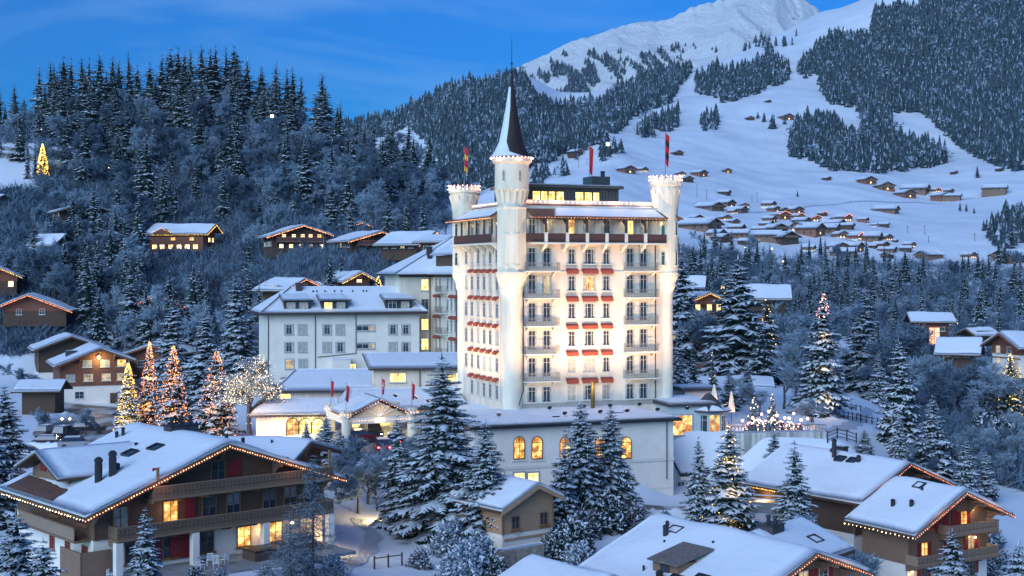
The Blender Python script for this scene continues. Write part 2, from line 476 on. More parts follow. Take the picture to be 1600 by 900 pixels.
def grid_mesh(name, pxs, Ys, zf, m, smooth=True):
    PX, YY = np.meshgrid(pxs, Ys)
    X = (PX - 800) / F * YY
    Z = zf(X, YY)
    V = np.stack([X, YY, Z], -1).reshape(-1, 3)
    nx, ny = len(pxs), len(Ys)
    a = (np.arange(ny - 1)[:, None] * nx + np.arange(nx - 1)[None, :]).ravel()
    Fq = np.stack([a, a + 1, a + nx + 1, a + nx], 1)
    me = np_mesh(name, V, Fq, None, [m], smooth)
    return link_mesh(name, me)

def ground_mat():
    m = bpy.data.materials.new('snowy_ground')
    nt, b = _nodes(m); N, L = nt.nodes, nt.links
    geo = N.new('ShaderNodeNewGeometry')
    def nz(sc, det, stretch=None):
        n = N.new('ShaderNodeTexNoise'); n.inputs['Scale'].default_value = sc; n.inputs['Detail'].default_value = det
        n.inputs['Roughness'].default_value = 0.62
        if stretch:
            mp = N.new('ShaderNodeMapping'); mp.inputs['Scale'].default_value = stretch
            L.new(geo.outputs['Position'], mp.inputs[0]); L.new(mp.outputs[0], n.inputs['Vector'])
        else: L.new(geo.outputs['Position'], n.inputs['Vector'])
        return n
    n1 = nz(0.012, 9); n2 = nz(0.25, 8); n3 = nz(0.03, 3, (1, 0.35, 1))
    r = N.new('ShaderNodeValToRGB')
    r.color_ramp.elements[0].position = 0.25; r.color_ramp.elements[0].color = (0.62, 0.66, 0.72, 1)
    r.color_ramp.elements[1].position = 0.6; r.color_ramp.elements[1].color = (0.82, 0.85, 0.90, 1)
    mm = N.new('ShaderNodeMath'); mm.operation = 'ADD'
    h = N.new('ShaderNodeMath'); h.operation = 'MULTIPLY'; h.inputs[1].default_value = 0.5
    L.new(n1.outputs[0], mm.inputs[0]); L.new(n3.outputs[0], mm.inputs[1]); L.new(mm.outputs[0], h.inputs[0]); L.new(h.outputs[0], r.inputs[0])
    L.new(r.outputs[0], b.inputs['Base Color'])
    bp = N.new('ShaderNodeBump'); bp.inputs['Strength'].default_value = 0.35; bp.inputs['Distance'].default_value = 0.25
    L.new(n2.outputs[0], bp.inputs['Height'])
    bp2 = N.new('ShaderNodeBump'); bp2.inputs['Strength'].default_value = 0.5; bp2.inputs['Distance'].default_value = 3.5
    L.new(n3.outputs[0], bp2.inputs['Height']); L.new(bp.outputs[0], bp2.inputs['Normal'])
    L.new(bp2.outputs[0], b.inputs['Normal'])
    b.inputs['Roughness'].default_value = 0.7; b.inputs['Specular IOR Level'].default_value = 0.2
    return m
GROUND_M = ground_mat()
ground = grid_mesh('snowy_ground', np.linspace(-400, 2000, 420), np.concatenate([np.linspace(20, 320, 330), np.geomspace(322, 3200, 330)]), ground_z, GROUND_M)
tag(ground, 'snow covered ground falling from the hotel hill to the valley and rising to the ski slopes', 'ground', kind='structure')

# the white summit behind
PK = [(300, 250), (500, 215), (620, 190), (740, 150), (800, 108), (825, 97), (850, 84), (875, 70), (900, 61), (925, 55), (960, 42), (1000, 34), (1030, 30), (1060, 20), (1085, 10), (1110, 2), (1150, -12), (1200, -20), (1235, -10), (1262, 4), (1280, 14), (1320, 18), (1360, 40), (1500, 30), (1590, -12), (1640, -30), (2000, -20)]
_pkf = _pchip(*zip(*PK))
PKY = 4600.0
def peak_z(X, Y):
    px = 800 + F * X / Y
    zr = (HZ - _pkf(px)) / F * PKY
    t = np.clip((Y - 2900) / (PKY - 2900), 0, 1)
    u = np.clip((Y - PKY) / 1500, 0, 1)
    base = 150.0
    z = base + (zr - base) * t ** 0.95
    z = z - u * 700
    Z0 = z
    # diagonal ribs and gullies, running down to the right
    q = X * 1.0 + (PKY - Y) * -0.16 - 0.62 * Z0
    rib = np.abs(np.sin(q / 95.0 + 1.7 * np.sin(Y / 330.0 + X / 500.0))) * 62 + np.abs(np.sin(q / 38.0 + 2.0 * np.cos(Y / 140.0))) * 26 + np.sin(X / 17.0 + Y / 23.0) * 3
    fade = np.sin(np.pi * np.clip(t, 0, 1)) ** 0.6 * (u <= 0)
    jag = (np.sin(X / 11.0) * np.cos(X / 23.0 + 1) * 5 + np.sin(X / 5.3) * 3 + np.sin(X / 31.) * 7) * np.clip((px - 980) / 120, 0.3, 1) * np.exp(-((Y - PKY) / 120) ** 2)
    return z - rib * fade + jag
PEAK_M = bpy.data.materials.new('summit_snow')
_nt, _b = _nodes(PEAK_M); _N, _L = _nt.nodes, _nt.links
_geo = _N.new('ShaderNodeNewGeometry')
_n = _N.new('ShaderNodeTexNoise'); _n.inputs['Scale'].default_value = 0.012; _n.inputs['Detail'].default_value = 9; _n.inputs['Roughness'].default_value = 0.7
_mp = _N.new('ShaderNodeMapping'); _mp.inputs['Scale'].default_value = (1, 0.5, 1.2); _mp.inputs['Rotation'].default_value = (0, 0, 0.6)
_L.new(_geo.outputs['Position'], _mp.inputs[0]); _L.new(_mp.outputs[0], _n.inputs['Vector'])
_sx = _N.new('ShaderNodeSeparateXYZ'); _L.new(_geo.outputs['Position'], _sx.inputs[0])
_mr = _N.new('ShaderNodeMapRange'); _mr.inputs[1].default_value = 760; _mr.inputs[2].default_value = 1000; _mr.inputs[3].default_value = 0.0; _mr.inputs[4].default_value = 0.09
_L.new(_sx.outputs[2], _mr.inputs[0])
_ad = _N.new('ShaderNodeMath'); _ad.operation = 'ADD'; _L.new(_n.outputs[0], _ad.inputs[0]); _L.new(_mr.outputs[0], _ad.inputs[1])
_r = _N.new('ShaderNodeValToRGB'); _r.color_ramp.elements[0].position = 0.655; _r.color_ramp.elements[0].color = (0.90, 0.90, 0.91, 1)
_r.color_ramp.elements[1].position = 0.70; _r.color_ramp.elements[1].color = (0.20, 0.19, 0.20, 1)
_L.new(_ad.outputs[0], _r.inputs[0]); _L.new(_r.outputs[0], _b.inputs['Base Color'])
_bp = _N.new('ShaderNodeBump'); _bp.inputs['Strength'].default_value = 0.9; _bp.inputs['Distance'].default_value = 45
_L.new(_n.outputs[0], _bp.inputs['Height']); _L.new(_bp.outputs[0], _b.inputs['Normal'])
_b.inputs['Roughness'].default_value = 0.7
peak = grid_mesh('snowy_mountain', np.linspace(300, 2000, 620), np.linspace(2950, 6000, 240), peak_z, PEAK_M)
tag(peak, 'high snow covered summit with rocky crest behind the ski slope', 'mountain', kind='structure')
# ---------------------------------------------------------------- trees
def foliage_mat(name, c1, c2, sc=1.3):
    m = bpy.data.materials.new(name)
    nt, b = _nodes(m); N, L = nt.nodes, nt.links
    oi = N.new('ShaderNodeObjectInfo'); geo = N.new('ShaderNodeNewGeometry')
    n = N.new('ShaderNodeTexNoise'); n.inputs['Scale'].default_value = sc; n.inputs['Detail'].default_value = 3
    L.new(geo.outputs['Position'], n.inputs['Vector'])
    mx = N.new('ShaderNodeMix'); mx.data_type = 'RGBA'; mx.inputs[6].default_value = (*c1, 1); mx.inputs[7].default_value = (*c2, 1)
    ad = N.new('ShaderNodeMath'); ad.operation = 'ADD'; L.new(n.outputs[0], ad.inputs[0]); L.new(oi.outputs['Random'], ad.inputs[1])
    hf = N.new('ShaderNodeMath'); hf.operation = 'MULTIPLY'; hf.inputs[1].default_value = 0.5; L.new(ad.outputs[0], hf.inputs[0])
    L.new(hf.outputs[0], mx.inputs[0]); L.new(mx.outputs[2], b.inputs['Base Color'])
    b.inputs['Roughness'].default_value = 0.85; b.inputs['Specular IOR Level'].default_value = 0.15
    return m
NEEDLE = foliage_mat('spruce_needles', (0.010, 0.024, 0.024), (0.028, 0.050, 0.040))
NEEDLE_W = foliage_mat('olive_needles', (0.05, 0.055, 0.02), (0.09, 0.09, 0.035))
TSNOW = mat('branch_snow', (0.62, 0.68, 0.76), 0.8, 0.12, 2.0)
FROST = foliage_mat('frosted_twigs', (0.15, 0.22, 0.29), (0.38, 0.47, 0.56))
FROST_D = foliage_mat('dim_frosted_twigs', (0.055, 0.09, 0.13), (0.18, 0.25, 0.33))
TWIG = foliage_mat('brown_twigs', (0.04, 0.04, 0.045), (0.12, 0.115, 0.13))

def conifer_mesh(name, seed, levels=26, nb=9, slim=0.2, snow=0.6, twigs=9, droop=0.35, gap=0.08, fine=1.0):
    """unit-height spruce crown: whorls of drooping sprays, every twig a small roof of needles with pads of snow on it"""
    r = np.random.default_rng(seed)
    V = []; Fc = []; MI = []
    def tent(p, d, side, up, L_, w, h, mi):
        k = len(V)
        V.extend([p - side * w * 0.5 - up * h, p + up * h * 0.2, p + side * w * 0.5 - up * h, p + d * L_ - up * h * 0.8])
        Fc.append((k, k + 1, k + 3, k + 3)); Fc.append((k + 1, k + 2, k + 3, k + 3)); MI.extend([mi, mi])
    Z = np.array([0, 0, 1.0])
    for l in range(levels):
        t = (l + r.uniform(-0.3, 0.3)) / levels
        t = min(max(t, 0), 0.99)
        z = 0.05 + 0.93 * t ** 0.82
        R = slim * (1 - ((z - .05) / .93)) ** 0.74 * r.uniform(0.80, 1.14) + 0.008
        n = max(4, int(nb * (0.55 + 0.6 * (1 - t))))
        a0 = r.uniform(0, 6.28)
        for b_ in range(n):
            if r.uniform() < gap: continue
            a = a0 + 6.283 * b_ / n + r.uniform(-0.25, 0.25)
            L_ = R * r.uniform(0.72, 1.18)
            d = np.array([math.cos(a), math.sin(a), 0]); s = np.array([-math.sin(a), math.cos(a), 0])
            dz = -droop * r.uniform(0.6, 1.3) * (1.1 - 0.9 * t)
            m = max(3, int(twigs * (0.4 + 0.75 * (L_ / slim))))
            zz = z + r.uniform(-0.5, 0.5) * 0.9 / levels
            for q in range(m):
                u = 0.12 + 0.86 * (q + r.uniform(0, 0.6)) / m
                p = d * (L_ * u) + Z * (zz + L_ * (dz * u ** 1.3 + 0.12 * u * u))
                tl = L_ * (0.42 * (1 - u) + 0.16) * r.uniform(0.7, 1.25) * fine + 0.004
                for sg in (-1, 1):
                    dd = d * r.uniform(0.5, 0.9) + s * sg * r.uniform(0.5, 0.95) + Z * r.uniform(-0.55, -0.1)
                    dd /= np.linalg.norm(dd)
                    sd = np.cross(dd, Z); sd /= np.linalg.norm(sd) + 1e-9
                    w = tl * r.uniform(0.36, 0.55)
                    tent(p, dd, sd, Z, tl, w, w * 0.28, 0)
                    if r.uniform() < snow:
                        tent(p + Z * w * 0.30 + dd * tl * r.uniform(0, 0.2), dd, sd, Z, tl * r.uniform(0.6, 1.0), w * r.uniform(0.75, 1.1), w * 0.34, 1)
                if r.uniform() < 0.5:
                    tent(p, d * 0.5 - Z * 0.9, s, Z, tl * 0.7, tl * 0.3, 0, 0)
            dd = d + Z * (dz * 0.5); tent(d * L_ * 0.85 + Z * (zz + L_ * dz * 0.8), dd, s, Z, L_ * 0.22, L_ * 0.10, L_ * 0.02, 0)
    for q in range(9):       # dark inner mass of needles round the stem
        a0, a1 = 6.283 * q / 9, 6.283 * (q + 1) / 9; k = len(V); rr_ = slim * .42
        V.extend([np.array([rr_ * math.cos(a0), rr_ * math.sin(a0), .09 + .02 * (q % 2)]), np.array([rr_ * math.cos(a1), rr_ * math.sin(a1), .09]), np.array([0, 0, .93])]); Fc.append((k, k + 1, k + 2, k + 2)); MI.append(0)
    tent(np.array([0, 0, 0.955]), Z, np.array([1.0, 0, 0]), np.array([0, 1.0, 0]), 0.045, 0.012, 0.003, 0)
    tent(np.array([0, 0, 0.955]), Z, np.array([0, 1.0, 0]), np.array([1.0, 0, 0]), 0.045, 0.012, 0.003, 1)
    Fq = np.array(Fc)[:, :3]
    return np_mesh(name, np.array(V), Fq, MI, [NEEDLE, TSNOW])

def trunk_mesh(name, h=0.9, r0=0.014, m=None):
    mb = MB(); mb.tube((0, 0, -0.03), (0, 0, h), r0, r0 * 0.15, m or BARK, 7)
    o = mb.build(name); me = o.data; bpy.data.objects.remove(o)
    return me
CON_HI = [conifer_mesh('crown', 100 + i, 30, 10, s, sn, 10, dr, g) for i, (s, sn, dr, g) in enumerate([(0.21, 0.62, 0.42, 0.10), (0.24, 0.72, 0.30, 0.14), (0.18, 0.60, 0.5, 0.08), (0.27, 0.66, 0.35, 0.12)])]
CON_HI += [conifer_mesh('crown', 150, 44, 12, 0.23, 0.55, 24, 0.42, 0.14, .62), conifer_mesh('crown', 151, 40, 12, 0.25, 0.55, 22, 0.36, 0.16, .65)]
CON_MID = [conifer_mesh('crown', 200 + i, 20, 9, s, sn, 6, dr, g) for i, (s, sn, dr, g) in enumerate([(0.20, 0.42, 0.5, 0.10), (0.16, 0.5, 0.6, 0.12), (0.23, 0.36, 0.4, 0.15), (0.14, 0.45, 0.6, 0.1), (0.18, 0.30, 0.5, 0.2)])]
CON_TRUNK = trunk_mesh('trunk')

def bare_mesh(name, seed, twigm, depth=5, spread=0.62, kids=4, thin=1.0, cap=9000):
    """unit-height leafless tree as one mesh of forking limbs ending in sprays of rime-covered twigs (slot 1)"""
    r = np.random.default_rng(seed)
    V = []; Fc = []; MI = []
    def ribbon(a, b, w0, w1, mi):
        d = b - a
        ax = np.cross(d, np.array([0.3, 1.0, 0.2])); ax /= np.linalg.norm(ax) + 1e-9
        bx = np.cross(d, ax); bx /= np.linalg.norm(bx) + 1e-9
        k = len(V)
        for th in (0, 2.094, 4.189):
            V.append(a + (ax * math.cos(th) + bx * math.sin(th)) * w0)
        for th in (0, 2.094, 4.189):
            V.append(b + (ax * math.cos(th) + bx * math.sin(th)) * w1)
        for i in range(3):
            j = (i + 1) % 3
            Fc.append((k + i, k + j, k + 3 + j, k + 3 + i)); MI.append(mi)
    def flat(a, b, w):
        d = b - a; ax = np.cross(d, r.normal(size=3)); ax /= np.linalg.norm(ax) + 1e-9
        k = len(V); V.extend([a - ax * w, a + ax * w, b + ax * w * 0.3, b - ax * w * 0.3]); Fc.append((k, k + 1, k + 2, k + 3)); MI.append(1)
    def grow(p, d, L_, w, lv):
        if len(Fc) > cap: return
        q = p + d * L_ * 0.5 + r.normal(size=3) * L_ * 0.05; e = q + (d + r.normal(size=3) * 0.15) * L_ * 0.5
        if lv >= 2:
            ribbon(p, q, w, w * 0.8, 0); ribbon(q, e, w * 0.8, w * 0.6, 0 if lv > 2 else 1)
        if lv <= 2:
            for _ in range(13):
                a = p + (e - p) * r.uniform(0.1, 1)
                dd = d * 0.6 + r.normal(size=3) * 0.6; dd /= np.linalg.norm(dd); dd[2] += 0.15
                flat(a, a + dd * L_ * r.uniform(0.35, 0.9), 0.0022 * thin)
        if lv == 0: return
        for i in range(kids + (lv > 3)):
            u = r.uniform(0.3, 1.0)
            a = p + (e - p) * u
            dd = d + r.normal(size=3) * spread; dd[2] = dd[2] * 0.9 + 0.18
            dd /= np.linalg.norm(dd)
            grow(a, dd, L_ * r.uniform(0.55, 0.8), w * 0.6, lv - 1)
    grow(np.zeros(3), np.array([0.03, 0, 1.0]), 0.24, 0.013, depth)
    V = np.array(V); V[:, 2] /= V[:, 2].max()
    hw = np.percentile(np.abs(V[:, :2]), 98); V[:, :2] *= min(1.4, 0.42 / hw)
    return np_mesh(name, V, np.array(Fc), MI, [TWIG, twigm])
BARE = [bare_mesh('crown', 300 + i, FROST, 5, sp, 4, 1.0, 7000) for i, sp in enumerate((0.55, 0.7, 0.62, 0.5))]
BARE_D = [bare_mesh('crown', 320 + i, FROST_D, 5, sp, 4, 1.0, 7000) for i, sp in enumerate((0.55, 0.7, 0.6))]
BARE_TRUNK = trunk_mesh('trunk', 0.4, 0.016, TWIG)
def larch_mesh(name, seed, levels=34, slim=0.2):
    """bare larch: straight stem with fine drooping side branches dusted with snow"""
    r = np.random.default_rng(seed); V = []; Fc = []; MI = []
    def flat(a, b, w, mi):
        d = b - a; ax = np.cross(d, r.normal(size=3)); ax /= np.linalg.norm(ax) + 1e-9
        k = len(V); V.extend([a - ax * w, a + ax * w, b + ax * w * 0.4, b - ax * w * 0.4]); Fc.append((k, k + 1, k + 2, k + 3)); MI.append(mi)
    for l in range(levels):
        t = l / levels; z = 0.12 + 0.86 * t
        for b_ in range(7):
            a = r.uniform(0, 6.283); L_ = slim * (1 - t) ** 0.75 * r.uniform(0.5, 1.15) + 0.01
            d = np.array([math.cos(a), math.sin(a), -0.12]); p = np.array([0, 0, z]) ; prev = p
            for s in range(5):
                nx = prev + d * L_ / 5 + np.array([0, 0, 0.012 * L_ * s]); flat(prev, nx, 0.0022 * (1.2 - s * 0.15), 1 if r.uniform() < 0.5 else 0)
                for _ in range(5):
                    dd = d * 0.5 + r.normal(size=3) * 0.55; dd[2] -= 0.25
                    a0 = prev + (nx - prev) * r.uniform(); flat(a0, a0 + dd * L_ * 0.26, 0.0011, 1 if r.uniform() < 0.42 else 0)
                prev = nx
    return np_mesh(name, np.array(V), np.array(Fc), MI, [TWIG, FROST])
LARCH = [larch_mesh('crown', 400), larch_mesh('crown', 401, 30, 0.26)]
def shrub_mesh(name, seed, mats, n=900, snow=0.5):
    r = np.random.default_rng(seed); V = []; Fc = []; MI = []
    for _ in range(n):
        a = r.uniform(0, 6.283); e = r.uniform(0, 1.45); R = r.uniform(0.55, 1) * (1 + 0.2 * math.sin(3 * a + seed) * math.cos(2 * e))
        p = np.array([math.cos(a) * math.cos(e), math.sin(a) * math.cos(e), math.sin(e)]) * R * np.array([0.55, 0.55, 0.95])
        for q in range(2):
            d = p * 0.8 + r.normal(size=3) * 0.5; d /= np.linalg.norm(d); s = np.cross(d, r.normal(size=3)); s /= np.linalg.norm(s) + 1e-9
            L_ = r.uniform(0.05, 0.14); w = L_ * 0.28; k = len(V)
            o = np.array([0, 0, 0.015 * q])
            V.extend([p + o - s * w, p + o + s * w, p + o + d * L_ + s * w * .4, p + o + d * L_ - s * w * .4]); Fc.append((k, k + 1, k + 2, k + 3))
            MI.append(1 if (q == 1 and p[2] > 0.15 and r.uniform() < snow * 1.6) else 0)
    return np_mesh(name, np.array(V), np.array(Fc), MI, mats)
SHRUB = [shrub_mesh('foliage', 500, [NEEDLE, TSNOW], 1100, 0.5), shrub_mesh('foliage', 501, [FROST_D, TSNOW], 1100, 0.6), shrub_mesh('foliage', 502, [TWIG, TSNOW], 900, 0.45)]

# each entry waits in a list; things are made at the end, when every neighbour's place is known
TREES = []   # dict(kind, loc, h, w, mesh, label, group, px, py, lights)
def base_at(px, py, Y=None):
    if Y is None:
        p = cast(px, py)
        if p is None: p = cast(px, py + 8) or P(px, py, 400)
        return p
    x = (px - 800) / F * Y
    return Vector((x, Y, gz(x, Y)))
def spruce(px, base, top, Y=None, w=1.0, v=None, label=None, hi=None, lights=None, group=None, h=None, loc=None):
    p = loc if loc is not None else base_at(px, base, Y)
    ztop = -(top - HZ) / F * p.y
    H = h or max(2.0, ztop - p.z)
    TREES.append(dict(kind='spruce', loc=p, h=H, w=w, v=v, label=label, hi=hi, lights=lights, group=group, s=H / p.y))
def bare(px, base, top, Y=None, w=1.0, v=None, label=None, dark=False, lights=None, group=None, larch=False, h=None, loc=None):
    p = loc if loc is not None else base_at(px, base, Y)
    ztop = -(top - HZ) / F * p.y
    H = h or max(1.5, ztop - p.z)
    TREES.append(dict(kind='larch' if larch else 'bare', loc=p, h=H, w=w, v=v, label=label, dark=dark, lights=lights, group=group, s=H / p.y))
def inpoly(x, y, poly):
    c = False; n = len(poly); j = n - 1
    for i in range(n):
        xi, yi = poly[i]; xj, yj = poly[j]
        if (yi > y) != (yj > y) and x < (xj - xi) * (y - yi) / (yj - yi) + xi: c = not c
        j = i
    return c
# ---------------------------------------------------------------- windows, chalets and other building blocks
_WC = {}
def _mesh(mb, name):
    o = mb.build(name); me = o.data; bpy.data.objects.remove(o); return me
FRAME_W = mat('pale_window_frame', (0.62, 0.60, 0.55), 0.5, 0.05)
FRAME_G = mat('grey_window_surround', (0.36, 0.38, 0.40), 0.7, 0.08)
FRAME_O = mat('honey_wood_frame', (0.30, 0.13, 0.05), 0.5, 0.15)
def win(parent, x, y, z, w, h, rot=0.0, glass=None, frame=None, surround=None, curt=None, arch=False, mull=1, bars=1, shutters=None, sill=True, name='window', frame_w=0.07):
    """a window standing 3-8 cm proud of a wall whose outward side is local -y after rot; z is its middle"""
    glass = glass or GLASS_D; frame = frame or FRAME_W
    key = (round(w, 2), round(h, 2), glass.name, frame.name, surround.name if surround else '', curt.name if curt else '', arch, mull, bars, sill, frame_w)
    if key not in _WC:
        f = MB(); g = MB(); fw = frame_w; hw = w / 2; z0 = -h / 2; z1 = h / 2
        if arch:
            n = 12; r = hw; zc = z1 - r
            o_ = [(-hw, z0)] + [(-hw, zc)] + [(-r * math.cos(math.pi * k / n), zc + r * math.sin(math.pi * k / n)) for k in range(1, n)] + [(hw, zc), (hw, z0)]
            g.extr([(a, -0.02, b) for a, b in o_][::-1], (0, 0.015, 0), glass)
            for k in range(len(o_)):
                a = o_[k]; b = o_[(k + 1) % len(o_)]
                f.tube((a[0], -0.06, a[1]), (b[0], -0.06, b[1]), fw * 0.8, fw * 0.8, frame, 4)
            f.box(-fw * .35, fw * .35, -0.075, -0.03, z0, z1, frame)
            for zz in (z0 + h * 0.36, zc): f.box(-hw, hw, -0.07, -0.03, zz - fw * .35, zz + fw * .35, frame)
        else:
            g.box(-hw, hw, -0.02, -0.004, z0, z1, glass)
            if curt:
                for sg in (-1, 1):
                    for q in range(3):
                        cx = sg * hw * (0.95 - 0.13 * q)
                        g.box(cx - hw * 0.06, cx + hw * 0.06, -0.034 - 0.006 * (q % 2), -0.022, z0 + (0.0 if q < 2 else h * .12), z1, curt)
            f.box(-hw - fw, -hw, -0.08, 0, z0 - fw, z1 + fw, frame); f.box(hw, hw + fw, -0.08, 0, z0 - fw, z1 + fw, frame)
            f.box(-hw, hw, -0.08, 0, z1, z1 + fw, frame); f.box(-hw, hw, -0.08, 0, z0 - fw, z0, frame)
            for k in range(1, mull + 1):
                xx = -hw + w * k / (mull + 1); f.box(xx - fw * .4, xx + fw * .4, -0.07, -0.035, z0, z1, frame)
            if bars == 1: f.box(-hw, hw, -0.066, -0.035, z0 + h * .74, z0 + h * .74 + fw * .6, frame)
            else:
                for k in range(1, bars): f.box(-hw, hw, -0.062, -0.035, z0 + h * k / bars - 0.018, z0 + h * k / bars + 0.018, frame)
            if surround:
                s = 0.13
                f.box(-hw - fw - s, -hw - fw, -0.05, 0, z0 - fw, z1 + fw + s, surround); f.box(hw + fw, hw + fw + s, -0.05, 0, z0 - fw, z1 + fw + s, surround)
                f.box(-hw - fw, hw + fw, -0.05, 0, z1 + fw, z1 + fw + s, surround)
            if sill:
                f.box(-hw - fw - 0.15, hw + fw + 0.15, -0.18, 0, z0 - fw - 0.10, z0 - fw, surround or frame)
        _WC[key] = (_mesh(f, name), _mesh(g, 'pane'))
    fm, gm = _WC[key]
    o = link_mesh(name, fm, parent, (x, y, z), None, rot)
    link_mesh('pane', gm, o)
    if shutters:
        sk = ('sh', round(w, 2), round(h, 2), shutters.name)
        if sk not in _WC:
            s = MB(); sw = w * 0.52
            s.box(-sw / 2, sw / 2, -0.06, -0.01, -h / 2 - .04, h / 2 + .04, shutters)
            for q in (-.42, .42): s.box(-sw / 2 + .05, sw / 2 - .05, -0.085, -0.06, h * q - .05, h * q + .05, shutters)
            _WC[sk] = _mesh(s, 'shutter')
        for sg in (-1, 1): link_mesh('shutter', _WC[sk], o, (sg * (w / 2 + 0.09 + w * 0.27), 0, 0))
    return o

def roof_plane(parent, quad, name='roof', th=0.22, snow=0.38, m=None, nu=16, nv=10, seed=0, fascia=None):
    """one roof slope: timber deck plus the snow lying on it (a sub-part)"""
    b = MB(); b.slab(quad, th, m or WOOD_D, 1, 1, 0, 0, sag=0)
    r = b.build(name, parent)
    if snow > 0:
        a, bb, c, d = [Vector(q) for q in quad]
        n = (bb - a).cross(d - a); 
        if n.length < 1e-6: n = (c - bb).cross(d - bb)
        n.normalize(); n = n if n.z > 0 else -n
        ctr = (a + bb + c + d) / 4
        q2 = [p + n * (th + 0.004) + (ctr - p).normalized() * 0.06 for p in (a, bb, c, d)]
        s = MB(); s.slab(q2, snow, SNOW, nu, nv, 0.05, seed)
        s.build('roof_snow', r, smooth=True)
    return r

def gable_snow(parent, zr, WL, WR, L, lift, th, seed, n=34, m=22):
    """one blanket of snow over both slopes, rounded at ridge and edges, uneven on top"""
    vs = []; fs = []
    for j in range(m + 1):
        y = .05 + (L - .1) * j / m
        for i in range(n + 1):
            x = -WL + .05 + (WL + WR - .1) * i / n
            e = min(x + WL, WR - x, y, L - y)
            w_ = .35 + .65 * min(1, max(e, 0) / (th * 1.1)) ** .5
            q = noise.noise(Vector((x * .22 + seed, y * .22, seed * .7))) * .22 + noise.noise(Vector((x * .8, y * 1.5 + seed, 3))) * .05 + .05 * math.sin(x * .35 + y * .2 + seed)
            vs.append((x, y, zr(x) + lift - .07 * math.exp(-(x / .35) ** 2) + th * w_ + q * w_))
    W = n + 1; k0 = len(vs)
    for j in range(m):
        for i in range(n): fs.append((j * W + i, j * W + i + 1, (j + 1) * W + i + 1, (j + 1) * W + i))
    ring = [i for i in range(n + 1)] + [j * W + n for j in range(1, m + 1)] + [m * W + i for i in range(n - 1, -1, -1)] + [j * W for j in range(m - 1, 0, -1)]
    for r_ in ring: x, y, z = vs[r_]; vs.append((x, y, zr(x) + lift - .01))
    R = len(ring)
    for k in range(R): fs.append((ring[k], ring[(k + 1) % R], k0 + (k + 1) % R, k0 + k))
    b = MB(); b.add(vs, fs, SNOW); return b.build('roof_snow', parent, True)

def chimney(parent, x, y, z, w=0.9, d=0.9, h=1.2, m=None, pipes=0):
    b = MB(); b.box(x - w/2, x + w/2, y - d/2, y + d/2, z - 1.0, z + h, m or SLATE); b.box(x - w/2 - .08, x + w/2 + .08, y - d/2 - .08, y + d/2 + .08, z + h, z + h + .1, METAL_D)
    for k in range(pipes):
        px_ = x - w/2 + w * (k + .5) / pipes
        b.lathe([(.16, z + h + .1), (.16, z + h + .55), (.24, z + h + .6), (.22, z + h + .75), (.05, z + h + .8)], METAL_D, (px_, y), 8)
    o = b.build('chimney', parent)
    if not pipes:
        s = MB(); s.slab([(x - w/2, y - d/2, z + h + .1), (x + w/2, y - d/2, z + h + .1), (x + w/2, y + d/2, z + h + .1), (x - w/2, y + d/2, z + h + .1)], 0.14, SNOW, 4, 4, .02); s.build('snow_cap', o, True)
    return o
def vent(parent, x, y, z, r=0.14, h=0.8):
    b = MB(); b.lathe([(r, z - .5), (r, z + h * .82), (r * .9, z + h * .84), (r * .9, z + h * .9), (r * 1.12, z + h * .9), (r * 1.12, z + h), (r * .5, z + h + r * .6)], METAL_D, (x, y), 8)
    return b.build('vent_pipe', parent)
def skylight(parent, p, n, right, w=0.9, h=1.2):
    n = Vector(n).normalized(); right = Vector(right).normalized(); up = n.cross(right)
    p = Vector(p)
    def Q(a, b_, c): return p + right * a + up * b_ + n * c
    f = MB(); t = 0.08
    for (a0, a1, b0, b1) in ((-w/2 - t, -w/2, -h/2 - t, h/2 + t), (w/2, w/2 + t, -h/2 - t, h/2 + t), (-w/2, w/2, h/2, h/2 + t), (-w/2, w/2, -h/2 - t, -h/2)):
        f.extr([Q(a0, b0, -.1), Q(a1, b0, -.1), Q(a1, b1, -.1), Q(a0, b1, -.1)], n * .28, METAL_D)
    o = f.build('skylight', parent)
    g = MB(); g.extr([Q(-w/2, -h/2, 0), Q(w/2, -h/2, 0), Q(w/2, h/2, 0), Q(-w/2, h/2, 0)], n * .06, GLASS_B); g.build('pane', o)
    return o

